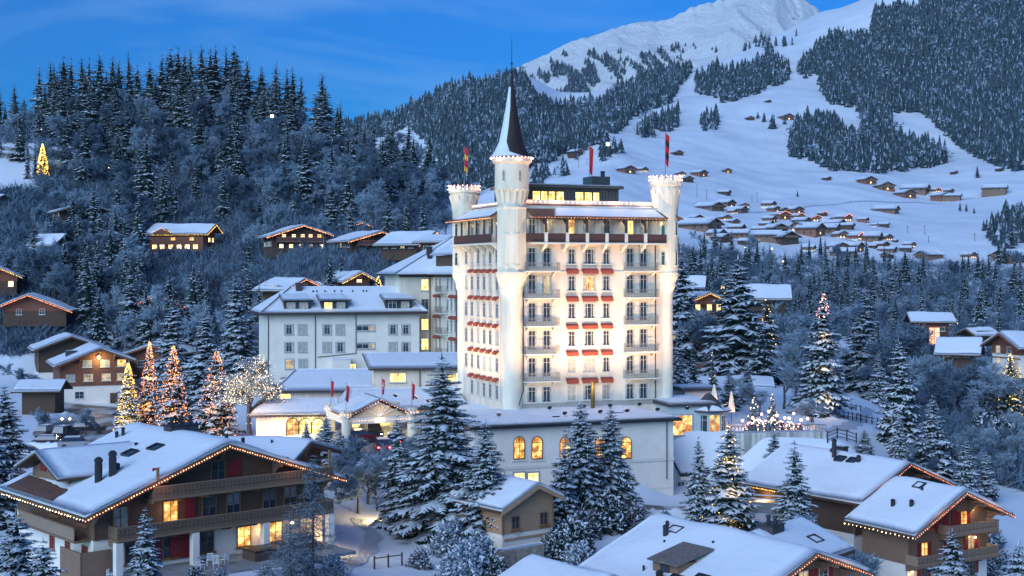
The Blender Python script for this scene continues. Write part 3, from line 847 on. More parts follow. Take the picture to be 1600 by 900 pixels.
def balcony(parent, x0, x1, y, z, depth=1.4, rail=RAIL_W, h=1.0, side=True, posts=(), ph=2.4, plants=0):
    """timber balcony hung on the front (y is the wall face, it comes out to y - depth)"""
    b = MB(); b.box(x0, x1, y - depth, y, z - .18, z, WOOD_M)
    n = max(2, int((x1 - x0) / 2.2))
    for k in range(n + 1):
        xx = x0 + .1 + (x1 - x0 - .2) * k / n
        b.extr([(xx - .07, y, z - .18), (xx - .07, y - depth * .9, z - .18), (xx - .07, y - depth * .9, z - .32), (xx - .07, y, z - .6)], (.14, 0, 0), WOOD_M)
    o = b.build('balcony', parent)
    r = MB(); yy = y - depth
    r.box(x0, x1, yy - .04, yy + .02, z + .06, z + h - .08, rail)
    r.box(x0 - .04, x1 + .04, yy - .09, yy + .07, z + h - .08, z + h, WOOD_G); r.box(x0, x1, yy - .07, yy - .041, z - .12, z + .06, WOOD_G)
    r.box(x0, x1, yy - .06, yy - .041, z + h * .42, z + h * .46, WOOD_D)
    k = x0 + .25
    while k < x1 - .2:                                   # sawn ornaments in the boards
        r.box(k - .035, k + .035, yy - .052, yy - .041, z + .26, z + h * .40, WOOD_D); r.box(k - .05, k + .05, yy - .052, yy - .041, z + h * .54, z + h * .78, WOOD_D); k += .34
    if side:
        for xx in (x0, x1 - .06): r.box(xx, xx + .06, yy + .021, y, z + .06, z + h, rail)
    r.build('railing', o)
    for px_ in posts:
        p = MB(); p.box(px_ - .09, px_ + .09, yy - .02 + .07, yy + .25, z, z + ph, WOOD_M); p.build('post', o)
    for k in range(plants):
        q = shrub_link(o, (x0 + (x1 - x0) * (k + .5) / plants, y - depth + .35, z + .02), .75)
    return o
_PL = shrub_mesh('potted_plant', 510, [NEEDLE, TSNOW], 120, 0.25)
def shrub_link(parent, loc, s): return link_mesh('potted_plant', _PL, parent, loc, s)

def gable_frame(apex_px, Ya, direction):
    A = P(apex_px[0], apex_px[1], Ya)
    r = math.atan2(-direction[0], direction[1])
    return A, r

def chalet(name, label, A, r, L, WL, WR, dL, dR, zg, base_h=2.6, og=1.5, os_=1.3, bh=1.2, lights=None, lit_left=None, snow=0.38, wood=None, group=None, cat='chalet',
           floors=(), win_x=(), win_w=1.0, win_h=1.1, glasses=None, shut=None, frame=None, balc=(), base=None, seed=0, side_wins=(), lstep=0.28, lr=0.045, brackets=True, eave_lights=None):
    """chalet in its own frame: origin on the ground under the gable tip, x along the gable, +y back along the ridge.
    WL/WR: roof half widths, dL/dR: drops of the two slopes, zg: world height of its floor"""
    wood = wood or WOOD_M; base = base or PLASTER_W
    t = thing(name, label, cat, (A.x, A.y, zg), r, group)
    H = A.z - zg
    sL = dL / WL; sR = dR / WR
    def zr(x): return H - (-x * sL if x < 0 else x * sR)
    xl, xr = -WL + os_, WR - os_
    y0, y1 = og, L - bh
    w = MB()
    zl, zrr = zr(xl) - .02, zr(xr) - .02
    w.box(xl + .05, xr - .05, y0 + .05, y1, -1.5, base_h, base)
    w.build('lower_wall', t)
    w = MB()
    pts = [(xl, y0, base_h), (xr, y0, base_h), (xr, y0, zrr), (0, y0, H - .02), (xl, y0, zl)]
    w.extr(pts, (0, y1 - y0, 0), wood)
    # corner logs, floor bands
    for xx in (xl - .06, xr - .12): w.box(xx, xx + .18, y0 - .10, y0 - .001, base_h, min(zl, zrr) - .05, WOOD_G)
    for zf in floors:
        if zf > base_h + .5:
            xa = xl + .2; xb = xr - .2
            while zr(xa) < zf - 1.2 and xa < 0: xa += .2
            while zr(xb) < zf - 1.2 and xb > 0: xb -= .2
            w.box(xa, xb, y0 - .06, y0 - .001, zf - 1.55, zf - 1.35, wood)
    w.build('upper_wall', t)
    r1_ = roof_plane(t, [(0, 0, H), (0, L, H), (-WL, L, H - dL), (-WL, 0, H - dL)], snow=0)
    roof_plane(t, [(0, 0, H), (WR, 0, H - dR), (WR, L, H - dR), (0, L, H)], snow=0)
    gable_snow(r1_, zr, WL, WR, L, .235, snow, seed)
    f = MB()
    for xe, de in ((-WL, dL), (WR, dR)):
        a = Vector((0, -.03, H)); b = Vector((xe, -.03, H - de))
        f.extr([a + Vector((0, -.05, .20)), b + Vector((0, -.05, .20)), b + Vector((0, -.05, -.16)), a + Vector((0, -.05, -.16))], (0, .07, 0), wood)
    f.build('barge_board', t)
    if brackets:
        for xx, zz in ((0, H), (xl, zr(xl)), (xr, zr(xr)), (xl * .5, zr(xl * .5)), (xr * .5, zr(xr * .5))):
            f = MB()
            f.box(xx - .12, xx + .12, .12, y0, zz - .36, zz - .1, WOOD_G)
            f.extr([(xx - .08, y0, zz - 1.35), (xx - .08, y0, zz - .36), (xx - .08, y0 - 1.0, zz - .36)], (.16, 0, 0), WOOD_G)
            f.build('roof_bracket', t)
    if lights:
        f = MB()
        f.bulbs((0, -.12, H + .02), (-WL, -.12, H - dL + .02), lstep, lr, lights, jit=.015)
        f.bulbs((0, -.12, H + .02), (WR, -.12, H - dR + .02), lstep, lr, lights, jit=.015)
        f.build('light_string', t)
        for xe, de in ((-WL, dL), (WR, dR)):
            lamp('string_glow', 'POINT', (xe * .5, -.6, H - de * .5 - .2), 22, (1, .45, .2), 1.0, parent=t)
    if eave_lights:
        f = MB(); f.bulbs((-WL - .06, .2, H - dL + .02), (-WL - .06, L - .2, H - dL + .02), .55, .06, eave_lights, jit=.02); f.build('light_string', t)
    k = 0
    gl = glasses or [GLASS_D]
    for zf in floors:
        xs = win_x[floors.index(zf)] if win_x and hasattr(win_x[0], '__len__') else win_x
        for xx in xs:
            if zr(xx - win_w * .6) < zf + win_h / 2 + .15 or zr(xx + win_w * .6) < zf + win_h / 2 + .15: continue
            g = gl[k % len(gl)]; k += 1
            win(t, xx, y0 + (0.05 if zf < base_h else 0), zf, win_w, win_h, 0, g, frame, None, None, mull=1, bars=2, shutters=shut)
    for (x0, x1, z, kw) in balc: balcony(t, x0, x1, y0, z, **kw)
    for (side, yy, zz, ww, hh, g) in side_wins:
        if side < 0: win(t, xl, yy, zz, ww, hh, math.radians(-90), g, frame, shutters=shut)
        else: win(t, xr, yy, zz, ww, hh, math.radians(90), g, frame, shutters=shut)
    t['_H'] = H
    return t, H, zr, (xl, xr, y0, y1)
def slope_pt(H, WL, dL, WR, dR, x, y, up=0.6):
    z = H - (-x * dL / WL if x < 0 else x * dR / WR) + up
    return Vector((x, y, z))
# ---------------------------------------------------------------- the castle hotel
HA = math.radians(21.5)
HU = Vector((math.cos(HA), math.sin(HA), 0)); HV = Vector((-math.sin(HA), math.cos(HA), 0))
HC = Vector((1.16, 163.0, -16.5))
def tF(px):            # distance along the front facade of photo column px
    k = (px - 800) / F
    return (HC.y * k - HC.x) / (HU.x - HU.y * k)
hotel = thing('castle_hotel', 'floodlit cream castle hotel with corner turrets, pointed spire tower and red awnings', 'hotel', HC, HA)
XL, XR, YB = -1.6, 19.8, 17.6
ROWS = [18.3, 15.0, 11.6, 8.2, 4.9, 1.5]
w = MB()
w.box(XL, XR, 0, YB, -8, 20.0, PLASTER)
w.box(XL + .001, XR - .001, .01, YB, 20.0, 24.6, PLASTER)
for z in (16.55, 20.0): w.box(XL - .12, XR + .12, -.12, YB + .1, z - .12, z + .02, TRIM_W)
w.box(XL - .06, XR, -.06, -.001, -.1, .5, mat('stone_plinth', (.42, .38, .33), .9, .1))
w.box(10.2, 10.34, -.03, -.001, 0, 20, PLASTER)
w.build('wall', hotel)

# skirt roof under the parapet
OV = 1.55
zE, zT, IN = 23.1, 24.75, 1.15
x0, x1, y0, y1 = XL - OV, XR + OV, -OV, YB + OV
X0, X1, Y0, Y1 = XL + IN, XR - IN, IN, YB - IN
FX0, FX1, LY0 = .75, 19.2, 2.3      # the eaves stop against the corner turrets
for q, sn in (([(FX0, y0, zE), (FX1, y0, zE), (FX1 - 1.0, Y0, zT), (FX0, Y0, zT)], 1), ([(x0, y1, zE), (x0, LY0, zE), (X0, LY0, zT), (X0, Y1, zT)], 1),
          ([(x1, y0, zE), (x1, y1, zE), (X1, Y1, zT), (X1, Y0, zT)], 0), ([(x1, y1, zE), (x0, y1, zE), (X0, Y1, zT), (X1, Y1, zT)], 0)):
    b = MB(); b.slab(q, .16, TILE_B, 1, 1, 0, sag=0); r_ = b.build('skirt_roof', hotel)
    if sn:
        a_, b_, c_, d_ = [Vector(v) for v in q]
        q2 = [a_.lerp(b_, .16 if sn else 0) + Vector((0, 0, .18)), b_.lerp(a_, .03) + Vector((0, 0, .18)), c_.lerp(b_, .12).lerp(d_, .02) + Vector((0, 0, .18)), d_.lerp(a_, .3).lerp(c_, .22) + Vector((0, 0, .18))]
        s = MB(); s.slab(q2, .10, SNOW, 40, 6, .07, 5); s.build('roof_snow', r_, True)
b = MB()
b.bulbs((FX0, y0 - .05, zE + .02), (FX1, y0 - .05, zE + .02), .42, .04, B_WARM); b.bulbs((x0 - .05, LY0, zE + .02), (x0 - .05, y1, zE + .02), .42, .04, B_WARM); b.build('light_string', hotel); b = MB(); b.box(FX0 + .1, FX1 - .1, y0 + .04, y0 + .12, zE - .12, zE - .003, DARKTRIM)
for k in range(42): b.box(FX0 + .2 + k * (FX1 - FX0 - .4) / 41 - .05, FX0 + .2 + k * (FX1 - FX0 - .4) / 41 + .05, y0 + .05, -.02, zE - .16, zE - .002, DARKTRIM)
b.build('eave_trim', hotel)
# parapet with its row of lamps
b = MB()
for (a, c, d, e) in ((X0, X1, Y0, Y0 + .3), (X0, X0 + .3, Y0 + .3, Y1), (X1 - .3, X1, Y0 + .3, Y1), (X0 + .3, X1 - .3, Y1 - .3, Y1)): b.box(a, c, d, e, zT - .3, zT + .62, TRIM_W)
b.box(X0 + .3, X1 - .3, Y0 + .3, Y1 - .3, zT - .1, zT + .05, PLASTER)
b.build('parapet', hotel)
b = MB()
b.bulbs((X0 + .3, Y0 - .10, zT + .42), (X1 - .2, Y0 - .10, zT + .42), .62, .095, B_PINK); b.bulbs((X0 - .1, Y0 + .3, zT + .42), (X0 - .1, Y1, zT + .42), .62, .095, B_PINK)
b.build('light_string', hotel)
for k in range(5): lamp('parapet_glow', 'POINT', (X0 + 1.5 + k * 4, Y0 - .8, zT + .75), 38, (1, .6, .42), .5, parent=hotel)

for k in range(8): lamp('loggia_fill', 'POINT', (1.2 + k * 2.5, -.75, 22.6), 9, (1, .74, .42), .15, parent=hotel)  # added point lights without fixtures, front and left, warming the loggia's inner wall
for k in range(5): lamp('loggia_fill', 'POINT', (XL - .75, 3 + k * 3, 22.6), 9, (1, .74, .42), .15, parent=hotel)
# penthouse
b = MB()
PX0, PX1, PY0, PY1 = 1.6, 15.6, 5.2, 13.5
PH_M = mat('zinc_cladding', (.055, .075, .085), .5, .15, 1, stretch=(6, 6, .3))
b.box(PX0, PX1, PY0, PY1, 24.6, 27.2, PH_M)
k = PX0
while k < PX1: b.box(k - .02, k + .02, PY0 - .04, PY0 - .001, 24.7, 27.1, METAL_D); k += .45
b.box(PX0 - .5, PX1 + .5, PY0 - .6, PY1 + .4, 27.2, 27.5, PH_M)
pent = b.build('penthouse', hotel)
s = MB(); s.slab([(PX0 - .4, PY0 - .5, 27.51), (PX1 + .4, PY0 - .5, 27.51), (PX1 + .4, PY1 + .3, 27.51), (PX0 - .4, PY1 + .3, 27.51)], .2, SNOW, 20, 10, .03); s.build('roof_snow', pent, True)
def phx(px):
    k = (px - 800) / F; o = HC + HV * PY0
    return (o.y * k - o.x) / (HU.x - HU.y * k)
for px_, wd in ((838, 1.0), (850, .9), (862, .9), (875, 1.0), (905, 1.1), (919, 1.0), (931, .9)):
    win(hotel, phx(px_), PY0, 26.0, wd, 1.35, 0, LIT_Y, METAL_D, sill=False, mull=0)
b = MB(); b.box(phx(940), phx(968), 8, 11, 27.5, 29.0, PH_M)
k = phx(940)
while k < phx(968): b.box(k, k + .06, 7.94, 8, 27.6, 28.9, METAL_D); k += .3
b.build('plant_room', hotel)
b = MB(); b.lathe([(.3, 29), (.3, 29.7), (.4, 29.8)], METAL_D, (phx(964), 9.5), 8); b.build('vent_pipe', hotel)

# attic loggia: wall windows, timber balcony on white corbels, posts
GL = [GLASS_B, LIT_C, LIT_A, CURTAIN, GLASS_B, LIT_Y, LIT_C]
for px_, g in zip((831, 854, 893, 920, 948, 985, 1008), GL):
    win(hotel, tF(px_), 0, 21.75, 1.15, 2.3, 0, g, FRAME_W, FRAME_G, CURTAIN, sill=False)
posts = [tF(q) for q in (846.5, 879.5, 910.5, 941, 971, 1001)]
edges = [tF(813)] + posts + [tF(1036)]
for k in range(len(edges) - 1):
    b = MB(); e0, e1 = edges[k] + .22, edges[k + 1] - .22
    b.box(e0, e1, -1.32, -1.26, 20.15, 21.1, RAIL_D)
    xx = e0 + .08
    while xx < e1: b.box(xx, xx + .07, -1.36, -1.321, 20.15, 21.05, RAIL_D); xx += .17
    b.box(e0, e1, -1.40, -1.20, 21.1, 21.2, RAIL_D)
    b.build('balcony_railing', hotel)
b = MB(); b.box(.8, XR - .6, -1.5, -.121, 19.88, 20.08, TRIM_W); b.box(XL - 1.5, XL - .121, 2.4, YB, 19.88, 20.08, TRIM_W); b.build('balcony_floor', hotel)
for p_ in posts:
    b = MB(); b.box(p_ - .2, p_ + .2, -1.45, -1.05, 20.09, 21.3, TRIM_W)
    b.extr([(p_ - .17, -.12, 18.9), (p_ - .17, -.12, 19.88), (p_ - .17, -1.4, 19.88), (p_ - .17, -1.1, 19.55), (p_ - .17, -.5, 19.25)], (.34, 0, 0), TRIM_W); b.build('corbel', hotel)
    b = MB(); b.box(p_ - .11, p_ + .11, -1.4, -1.18, 21.3, 23.0, DARKTRIM); b.extr([(p_ - .06, -1.18, 22.9), (p_ - .06, -.1, 22.9), (p_ - .06, -1.18, 22.1)], (.12, 0, 0), DARKTRIM); b.build('loggia_post', hotel)
# left side loggia
SL = [4.06, 6.43, 8.62, 10.84, 13.16, 15.4]
R90 = math.radians(-90)
for s_ in SL[:-1]: win(hotel, XL, s_, 21.75, .85, 2.1, R90, GLASS_B, FRAME_W, FRAME_G, sill=False)
for k in range(5):
    a = 2.6 + k * 2.8
    b = MB(); b.box(XL - 1.38, XL - 1.3, a, a + 2.7, 20.15, 21.1, RAIL_D)
    xx = a + .08
    while xx < a + 2.6: b.box(XL - 1.42, XL - 1.381, xx, xx + .07, 20.15, 21.05, RAIL_D); xx += .17
    b.box(XL - 1.45, XL - 1.25, a, a + 2.7, 21.1, 21.2, RAIL_D); b.build('balcony_railing', hotel)
    b = MB(); b.extr([(XL - .12, a - .15, 18.8), (XL - .12, a - .15, 19.88), (XL - 1.4, a - .15, 19.88), (XL - .6, a - .15, 19.2)], (0, .3, 0), TRIM_W); b.build('corbel', hotel)
    b = MB(); b.box(XL - 1.35, XL - 1.15, a - .1, a + .1, 21.2, 23.0, DARKTRIM); b.build('loggia_post', hotel)

# windows, awnings and iron balconies of the six storeys
def awning(x, y, z, wd, rot=0):
    key = ('awn', round(wd, 2))
    if key not in _WC:
        b = MB(); h = wd / 2
        b.extr([(-h, -.02, .26), (-h, -.22, .26), (-h, -.50, .06), (-h, -.52, -.26), (-h, -.46, -.26), (-h, -.02, .10)], (wd, 0, 0), AWN); _WC[key] = _mesh(b, 'awning')
    return link_mesh('awning', _WC[key], hotel, (x, y, z), (1, 1, 1.3) if rot == 0 else None, rot)
IRON = mat('wrought_iron', (.34, .32, .30), .5, .2, metal=.5)
def iron_balcony():
    if 'ib' not in _WC:
        b = MB(); W = 4.45; h = W / 2
        b.box(-h, h, -1.15, 0, -.16, 0, TRIM_W); b.box(-h - .05, h + .05, -1.2, -1.151, -.1, .02, TRIM_W)
        for xx in (-h + .5, h - .5): b.extr([(xx - .12, 0, -.75), (xx - .12, 0, -.16), (xx - .12, -1.0, -.16)], (.24, 0, 0), TRIM_W)
        f = MB()
        for zz in (.08, .86, 1.02): f.box(-h, h, -1.13, -1.09, zz - .02, zz + .02, IRON)
        n = 34
        for k in range(n + 1):
            xx = -h + W * k / n; f.box(xx - .009, xx + .009, -1.12, -1.10, .0, 1.02, IRON)
            if k < n: f.box(xx + .03, xx + W / n - .03, -1.125, -1.095, .38, .44, IRON); f.box(xx + .045, xx + W / n - .045, -1.125, -1.095, .2, .62, IRON) if k % 3 == 1 else None
        for sx in (-h, h):
            for q in range(6): f.box(sx - .014, sx + .014, -1.1 + q * .2, -1.07 + q * .2, 0, 1.02, IRON)
            f.box(sx - .02, sx + .02, -1.1, 0, 1.0, 1.04, IRON)
        _WC['ib'] = (_mesh(b, 'balcony'), _mesh(f, 'railing'))
    return _WC['ib']
rr = random.Random(4)
for ri, z in enumerate(ROWS):
    for px_ in (831, 854, 984, 1005):
        g = rr.choice([GLASS_D, GLASS_B, GLASS_B, GLASS_D, LIT_C if px_ < 860 else GLASS_D])
        if ri == 5 and px_ > 900: g = GLASS_B
        win(hotel, tF(px_), 0, z + (.0 if ri < 5 else .05), 1.22, 2.2 if ri < 5 else 1.8, 0, g, FRAME_W, TRIM_W, CURTAIN, sill=(ri == 5))
    for px_, wd in ((893, 1.05), (920.5, 1.6), (947, 1.05)):
        g = LIT_W if (ri, px_) in ((1, 920.5), (0, 920.5)) and ri == 1 else rr.choice([GLASS_D, GLASS_B, GLASS_D, CURTAIN if ri > 2 else GLASS_B])
        if ri == 5 and px_ == 947: g = mat('closed_blind', (.30, .27, .23), .7, .05)
        win(hotel, tF(px_), 0, z + .1, wd, 1.72, 0, g, FRAME_W, TRIM_W, CURTAIN if g is not CURTAIN else None, mull=(2 if wd > 1.2 else 1))
        if ri > 0: awning(tF(px_), -.0, z + 1.62, wd + .5)
    if ri < 5:
        for c in (tF(843.5), tF(999)):
            fm, gm = iron_balcony(); o = link_mesh('balcony', fm, hotel, (c, 0, z - 1.66)); link_mesh('railing', gm, o)
    for si, s_ in enumerate(SL):
        if ri == 5 and si > 4: continue
        win(hotel, XL, s_, z + .1, .85, 1.6, R90, rr.choice([GLASS_B, CURTAIN, GLASS_D]), FRAME_W, None, None)
        if ri > 0 and si < 5: awning(XL, s_, z + 1.62, 1.15, R90)
# drain pipes
b = MB()
for p0, p1 in (((tF(817.5), -.12, 16.4), (tF(817.5), -.12, 2.2)), ((tF(817.5), -.12, 2.2), (tF(799), -2.4, .6)), ((tF(1023.5), -.12, 19.8), (tF(1023.5), -.12, .3)), ((XL - .12, 17.2, 19.8), (XL - .12, 17.2, 0)), ((XL - .12, 2.4, 19.8), (XL - .12, 2.4, 0.5))):
    b = MB(); b.tube(p0, p1, .07, .07, DARKTRIM, 6); b.build('drain_pipe', hotel)

# turrets
def crenels(b, c, r, z, n, m, h=.45, d=.42):
    for k in range(n):
        t = 2 * math.pi * k / n
        M = Matrix.Translation((c[0], c[1], 0)) @ Matrix.Rotation(t, 4, 'Z')
        b.box(r - d, r, -math.pi * r / n * .55, math.pi * r / n * .55, z, z + h, m, M)
def corbels(b, c, r0, r1, z0, z1, n, m):
    """ring of little arched machicolations flaring from r0 to r1"""
    for k in range(n):
        t = 2 * math.pi * (k + .5) / n
        M = Matrix.Translation((c[0], c[1], 0)) @ Matrix.Rotation(t, 4, 'Z')
        wd = math.pi * r1 / n * .38
        vs = [(r0 - .1, -wd, z0), (r0 - .1, wd, z0), (r0 + .05, -wd, z0), (r0 + .05, wd, z0), (r1, -wd, z1), (r1, wd, z1), (r0 - .1, -wd, z1), (r0 - .1, wd, z1)]
        b.add([M @ Vector(v) for v in vs], [(0, 2, 3, 1), (2, 4, 5, 3), (4, 6, 7, 5), (0, 6, 4, 2), (1, 3, 5, 7), (0, 1, 7, 6)], m)
def ringbulbs(b, c, r, z, n, rad, m):
    for k in range(n):
        t = 2 * math.pi * k / n; b.octa((c[0] + r * math.cos(t), c[1] + r * math.sin(t), z), rad, m)
TP = mat('turret_plaster', (.78, .70, .55), .85, .10, 1.1, .2, 4, stretch=(1, 1, .25))
def turret(c, prof, crown_r, crown_z, lower_r, name='turret'):
    b = MB(); b.lathe(prof, TP, c, 20); crenels(b, c, crown_r, crown_z, 14, TP)
    b.lathe([(crown_r - .3, crown_z - .1), (crown_r - .35, crown_z + .1)], SNOW, c, 16)
    o = b.build(name, hotel)
    g = MB(); ringbulbs(g, c, crown_r + .06, crown_z + .5, 22, .09, B_PINK); ringbulbs(g, c, crown_r + .06, crown_z + .05, 22, .09, B_PINK); g.build('light_string', o)
    return o
CR = (19.95, .6)
t1 = turret(CR, [(.95, -2), (.95, 13.9), (1.1, 14.3), (1.25, 14.6), (1.3, 15.2), (1.6, 15.9), (1.68, 16.4), (1.6, 16.5), (1.6, 24.0), (1.62, 24.6), (1.82, 26.2), (1.86, 27.3), (2.06, 27.5), (2.06, 28.1)], 2.06, 28.1, .95)
b = MB(); corbels(b, CR, 1.55, 1.98, 25.2, 26.9, 12, TP); b.build('machicolation', t1)
CLF = (-1.2, 17.5)
t2 = turret(CLF, [(.9, -2), (.9, 13.9), (1.1, 14.4), (1.15, 15.0), (1.55, 15.9), (1.6, 16.4), (1.55, 16.5), (1.55, 24.3), (1.6, 24.6), (1.86, 26.4), (1.9, 26.9), (2.06, 27.0), (2.06, 27.4)], 2.06, 27.4, .9)
b = MB(); corbels(b, CLF, 1.5, 2.05, 25.0, 26.6, 12, TP); b.build('machicolation', t2)
# main corner tower: round shaft, eight-sided oriel, round drum, spire
CT = (-1.0, .7)
b = MB(); b.lathe([(1.32, -2), (1.32, 13.2), (1.36, 13.8), (1.5, 14.2), (1.52, 14.7), (1.8, 15.5), (1.98, 16.2), (2.0, 16.5)], TP, CT, 24)
tower = b.build('corner_tower', hotel)
b = MB(); b.lathe([(2.0, 16.5), (1.9, 16.55), (1.9, 24.1), (2.0, 24.3)], TP, CT, 8, math.radians(22.5 - 21.5)); b.build('oriel', tower)
b = MB(); b.lathe([(1.72, 24.3), (1.72, 26.2), (2.08, 26.5), (2.08, 29.5), (2.25, 29.7), (2.45, 29.85), (2.45, 30.3)], TP, CT, 28); corbels(b, CT, 1.68, 2.13, 24.6, 26.5, 16, TP); b.build('drum', tower)
g = MB(); ringbulbs(g, CT, 2.58, 30.3, 30, .10, B_PINK); g.build('light_string', tower)
b = MB(); b.lathe([(2.55, 30.3), (2.0, 30.95), (1.42, 32.2), (1.02, 34.2), (.6, 36.5), (.24, 38.9), (.12, 40.2), (.10, 40.6)], mat('spire_shingles', (.030, .016, .015), .7, .3, 4, .5, 7), CT, 24)
b.lathe([(.1, 40.5), (.22, 40.75), (.1, 41.0), (.06, 41.6), (.16, 41.8), (.05, 42.0), (.03, 44.6), (.005, 45)], METAL_D, CT, 8)
spire = b.build('spire', tower)
# snow clinging to the spire's lee (left) side
s = MB(); pr = [(2.58, 30.34), (2.04, 30.98), (1.46, 32.22), (1.05, 34.22), (.63, 36.52), (.27, 38.9)]
vs = []; fs = []; n = 9
for j, (r_, z_) in enumerate(pr):
    for k in range(n):
        wob = .25 * math.sin(j * 2.1) + .12 * math.sin(j * 5)
        a0, a1 = math.radians(120), math.radians(224 + 40 * math.exp(-j * 1.0)) + wob * .4
        if j == 0: a0, a1 = math.radians(100), math.radians(300)
        t = a0 + (a1 - a0) * k / (n - 1); e = .09 if 0 < k < n - 1 else .0
        vs.append((CT[0] + (r_ + e) * math.cos(t), CT[1] + (r_ + e) * math.sin(t), z_ + e))
for j in range(len(pr) - 1):
    for k in range(n - 1): fs.append((j * n + k, j * n + k + 1, (j + 1) * n + k + 1, (j + 1) * n + k))
s.add(vs, fs, SNOW); s.build('spire_snow', spire, True)
def slit(ang, r, z, h, wd, arch=False, par=tower):
    t = math.radians(ang)
    x = CT[0] + r * math.cos(t); y = CT[1] + r * math.sin(t)
    return win(par, x, y, z, wd, h, t + math.pi / 2, GLASS_D, TP, arch=arch, mull=0, bars=1, frame_w=.05)
for ang in (-135 + 1, -90 + 1):
    for z in (22.0, 18.2): slit(ang - 22.5 + 22.5, 1.76, z, 1.75, .42)
for ang in (-139, -84): slit(ang, 2.09, 28.1, 1.35, .30, True)
for z in (22.0, 18.2):
    for c_, r_, ang in ((CR, 1.6, -128), (CR, 1.6, -62), (CLF, 1.55, -150)):
        t = math.radians(ang); win(hotel, c_[0] + r_ * math.cos(t), c_[1] + r_ * math.sin(t), z, .42, 1.6, t + math.pi / 2, GLASS_D, TP, mull=0, frame_w=.05)

def W2(x, y, z): return HC + HU * x + HV * y + Vector((0, 0, z))
# flags
FR = mat('red_flag', (.55, .02, .03), .7, .1); FY = mat('yellow_flag', (.8, .42, .03), .7, .1); FB = mat('black_flag', (.02, .02, .02), .7, .1); FW = mat('white_flag', (.75, .75, .75), .7, .05)
def flag(label, loc, h, fl, wd, mats, r=.05, cross=False, limp=True):
    t = thing('flagpole', label, 'flag', loc, 0)
    b = MB(); b.tube((0, 0, -.2), (0, 0, h), r, r * .6, METAL_G, 6); b.octa((0, 0, h + .06), .09, METAL_G); b.build('pole', t)
    b = MB(); n = 10; m = 6; vs = []; fs = []
    for j in range(n + 1):
        for i in range(m + 1):
            u = i / m; v = j / n
            x = wd * u * (1 - .35 * v) ; y = .12 * math.sin(u * 9 + v * 3) * (.4 + v)
            vs.append((x + .04, y, h - .1 - fl * v - u * .5 * fl * .25))
    for j in range(n):
        for i in range(m): fs.append((j * (m + 1) + i, j * (m + 1) + i + 1, (j + 1) * (m + 1) + i + 1, (j + 1) * (m + 1) + i))
    k = 0
    for j in range(n):
        mm = mats[min(len(mats) - 1, int(j * len(mats) / n))]
        b.add(vs, fs[j * m:(j + 1) * m], mm)
    if cross:
        b.box(.1 + wd * .3, .1 + wd * .42, -.2, -.14, h - .1 - fl * .72, h - .1 - fl * .25, FW); b.box(.08, wd * .7, -.2, -.14, h - .1 - fl * .54, h - .1 - fl * .42, FW)
    b.build('banner', t, True)
    return t
flag('limp red and yellow flag on the left rear turret of the hotel', W2(CLF[0], CLF[1], 27.5), 5.8, 3.2, .55, [FR, FY, FR, FY])
flag('red and black flag on the right turret of the hotel', W2(CR[0], CR[1], 28.2), 6.1, 4.0, .5, [FR, FB, FR, FB, FR])
flag('narrow red flag above the dark rooftop plant room of the hotel', W2(phx(943), 9.5, 29.0), 4.2, 3.6, .5, [FR])

# floodlights on the low wing roof and the terrace wash the facades
def flood(label, loc, target, e, spot=85, col=(1, .64, .39), size=.5):
    loc = Vector(loc)
    t = thing('floodlight', label, 'floodlight', loc, 0, 'floodlights washing the hotel')
    d = (Vector(target) - loc).normalized(); q = d.to_track_quat('-Z', 'Y').to_matrix().to_4x4()
    b = MB(); b.box(-.22, .22, -.16, .16, .06, .3, METAL_D, q); b.build('housing', t)
    b = MB(); b.box(-.19, .19, -.13, .13, .045, .06, B_WHT, q); b.build('lens', t)
    b = MB(); b.box(-.03, .03, -.03, .03, -.35, 0.05, METAL_D); b.box(-.15, .15, -.15, .15, -.38, -.35, METAL_D); b.build('stand', t)
    lamp('flood_light', 'SPOT', loc + d * .15, e, col, size, Vector(target), spot)
EF = 2350
for k, (x, e) in enumerate(((1.5, 1.1), (6.0, 1.3), (9.5, 1.3), (13.5, .95), (17.5, .75))):
    flood('floodlight by the outer edge of the low roof, %s from the tower' % ('first', 'second', 'third', 'fourth', 'fifth')[k], W2(x, -9.5, .45), W2(x, 0, 18.0), EF * e * 1.15, 92)
    flood('low floodlight close under the facade, %s of five by the hotel base' % ('first second third fourth fifth'.split()[k]), W2(x + .8, -3.2, .45), W2(x + .8, 0, 6.0), EF * .05 * e, 110, (1, .72, .38))
for k, y in enumerate((3.5, 8.5, 13.5)):
    flood('black floodlight on a mast foot beside the left facade, %s from the tower' % ('nearest', 'second', 'farthest')[k], W2(XL - 7.5, y, .6), W2(XL, y, 15), EF * .66, 105, (1, .71, .42))
flood('floodlight on the roof edge aimed at the spire tower', W2(-6, -8, .45), W2(-1, .7, 25.5), EF * 2.0, 30, (1, .76, .52))
flood('floodlight on the roof edge aimed at the right turret', W2(23, -9, .45), W2(19.7, .5, 25), EF * 2.1, 30, (1, .76, .52))
flood('floodlight on the forecourt annex roof aimed at the left rear turret', W2(-12, 13, 1.0), W2(-1.2, 17.5, 23.5), EF * 1.9, 36, (1, .74, .5))
for c_, z in ((CT, 27.9), ):
    for a in (-150, -90, -35): 
        t = math.radians(a); lamp('tower_glow', 'POINT', (c_[0] + 2.7 * math.cos(t), c_[1] + 2.7 * math.sin(t), 30.1), 9, (1, .6, .45), .3, parent=hotel)
for c_, z in ((CR, 28.9), (CLF, 28.2)):
    for a in (-150, -60): 
        t = math.radians(a); lamp('turret_glow', 'POINT', (c_[0] + 3.0 * math.cos(t), c_[1] + 3.0 * math.sin(t), z), 45, (1, .6, .45), .3, parent=hotel)

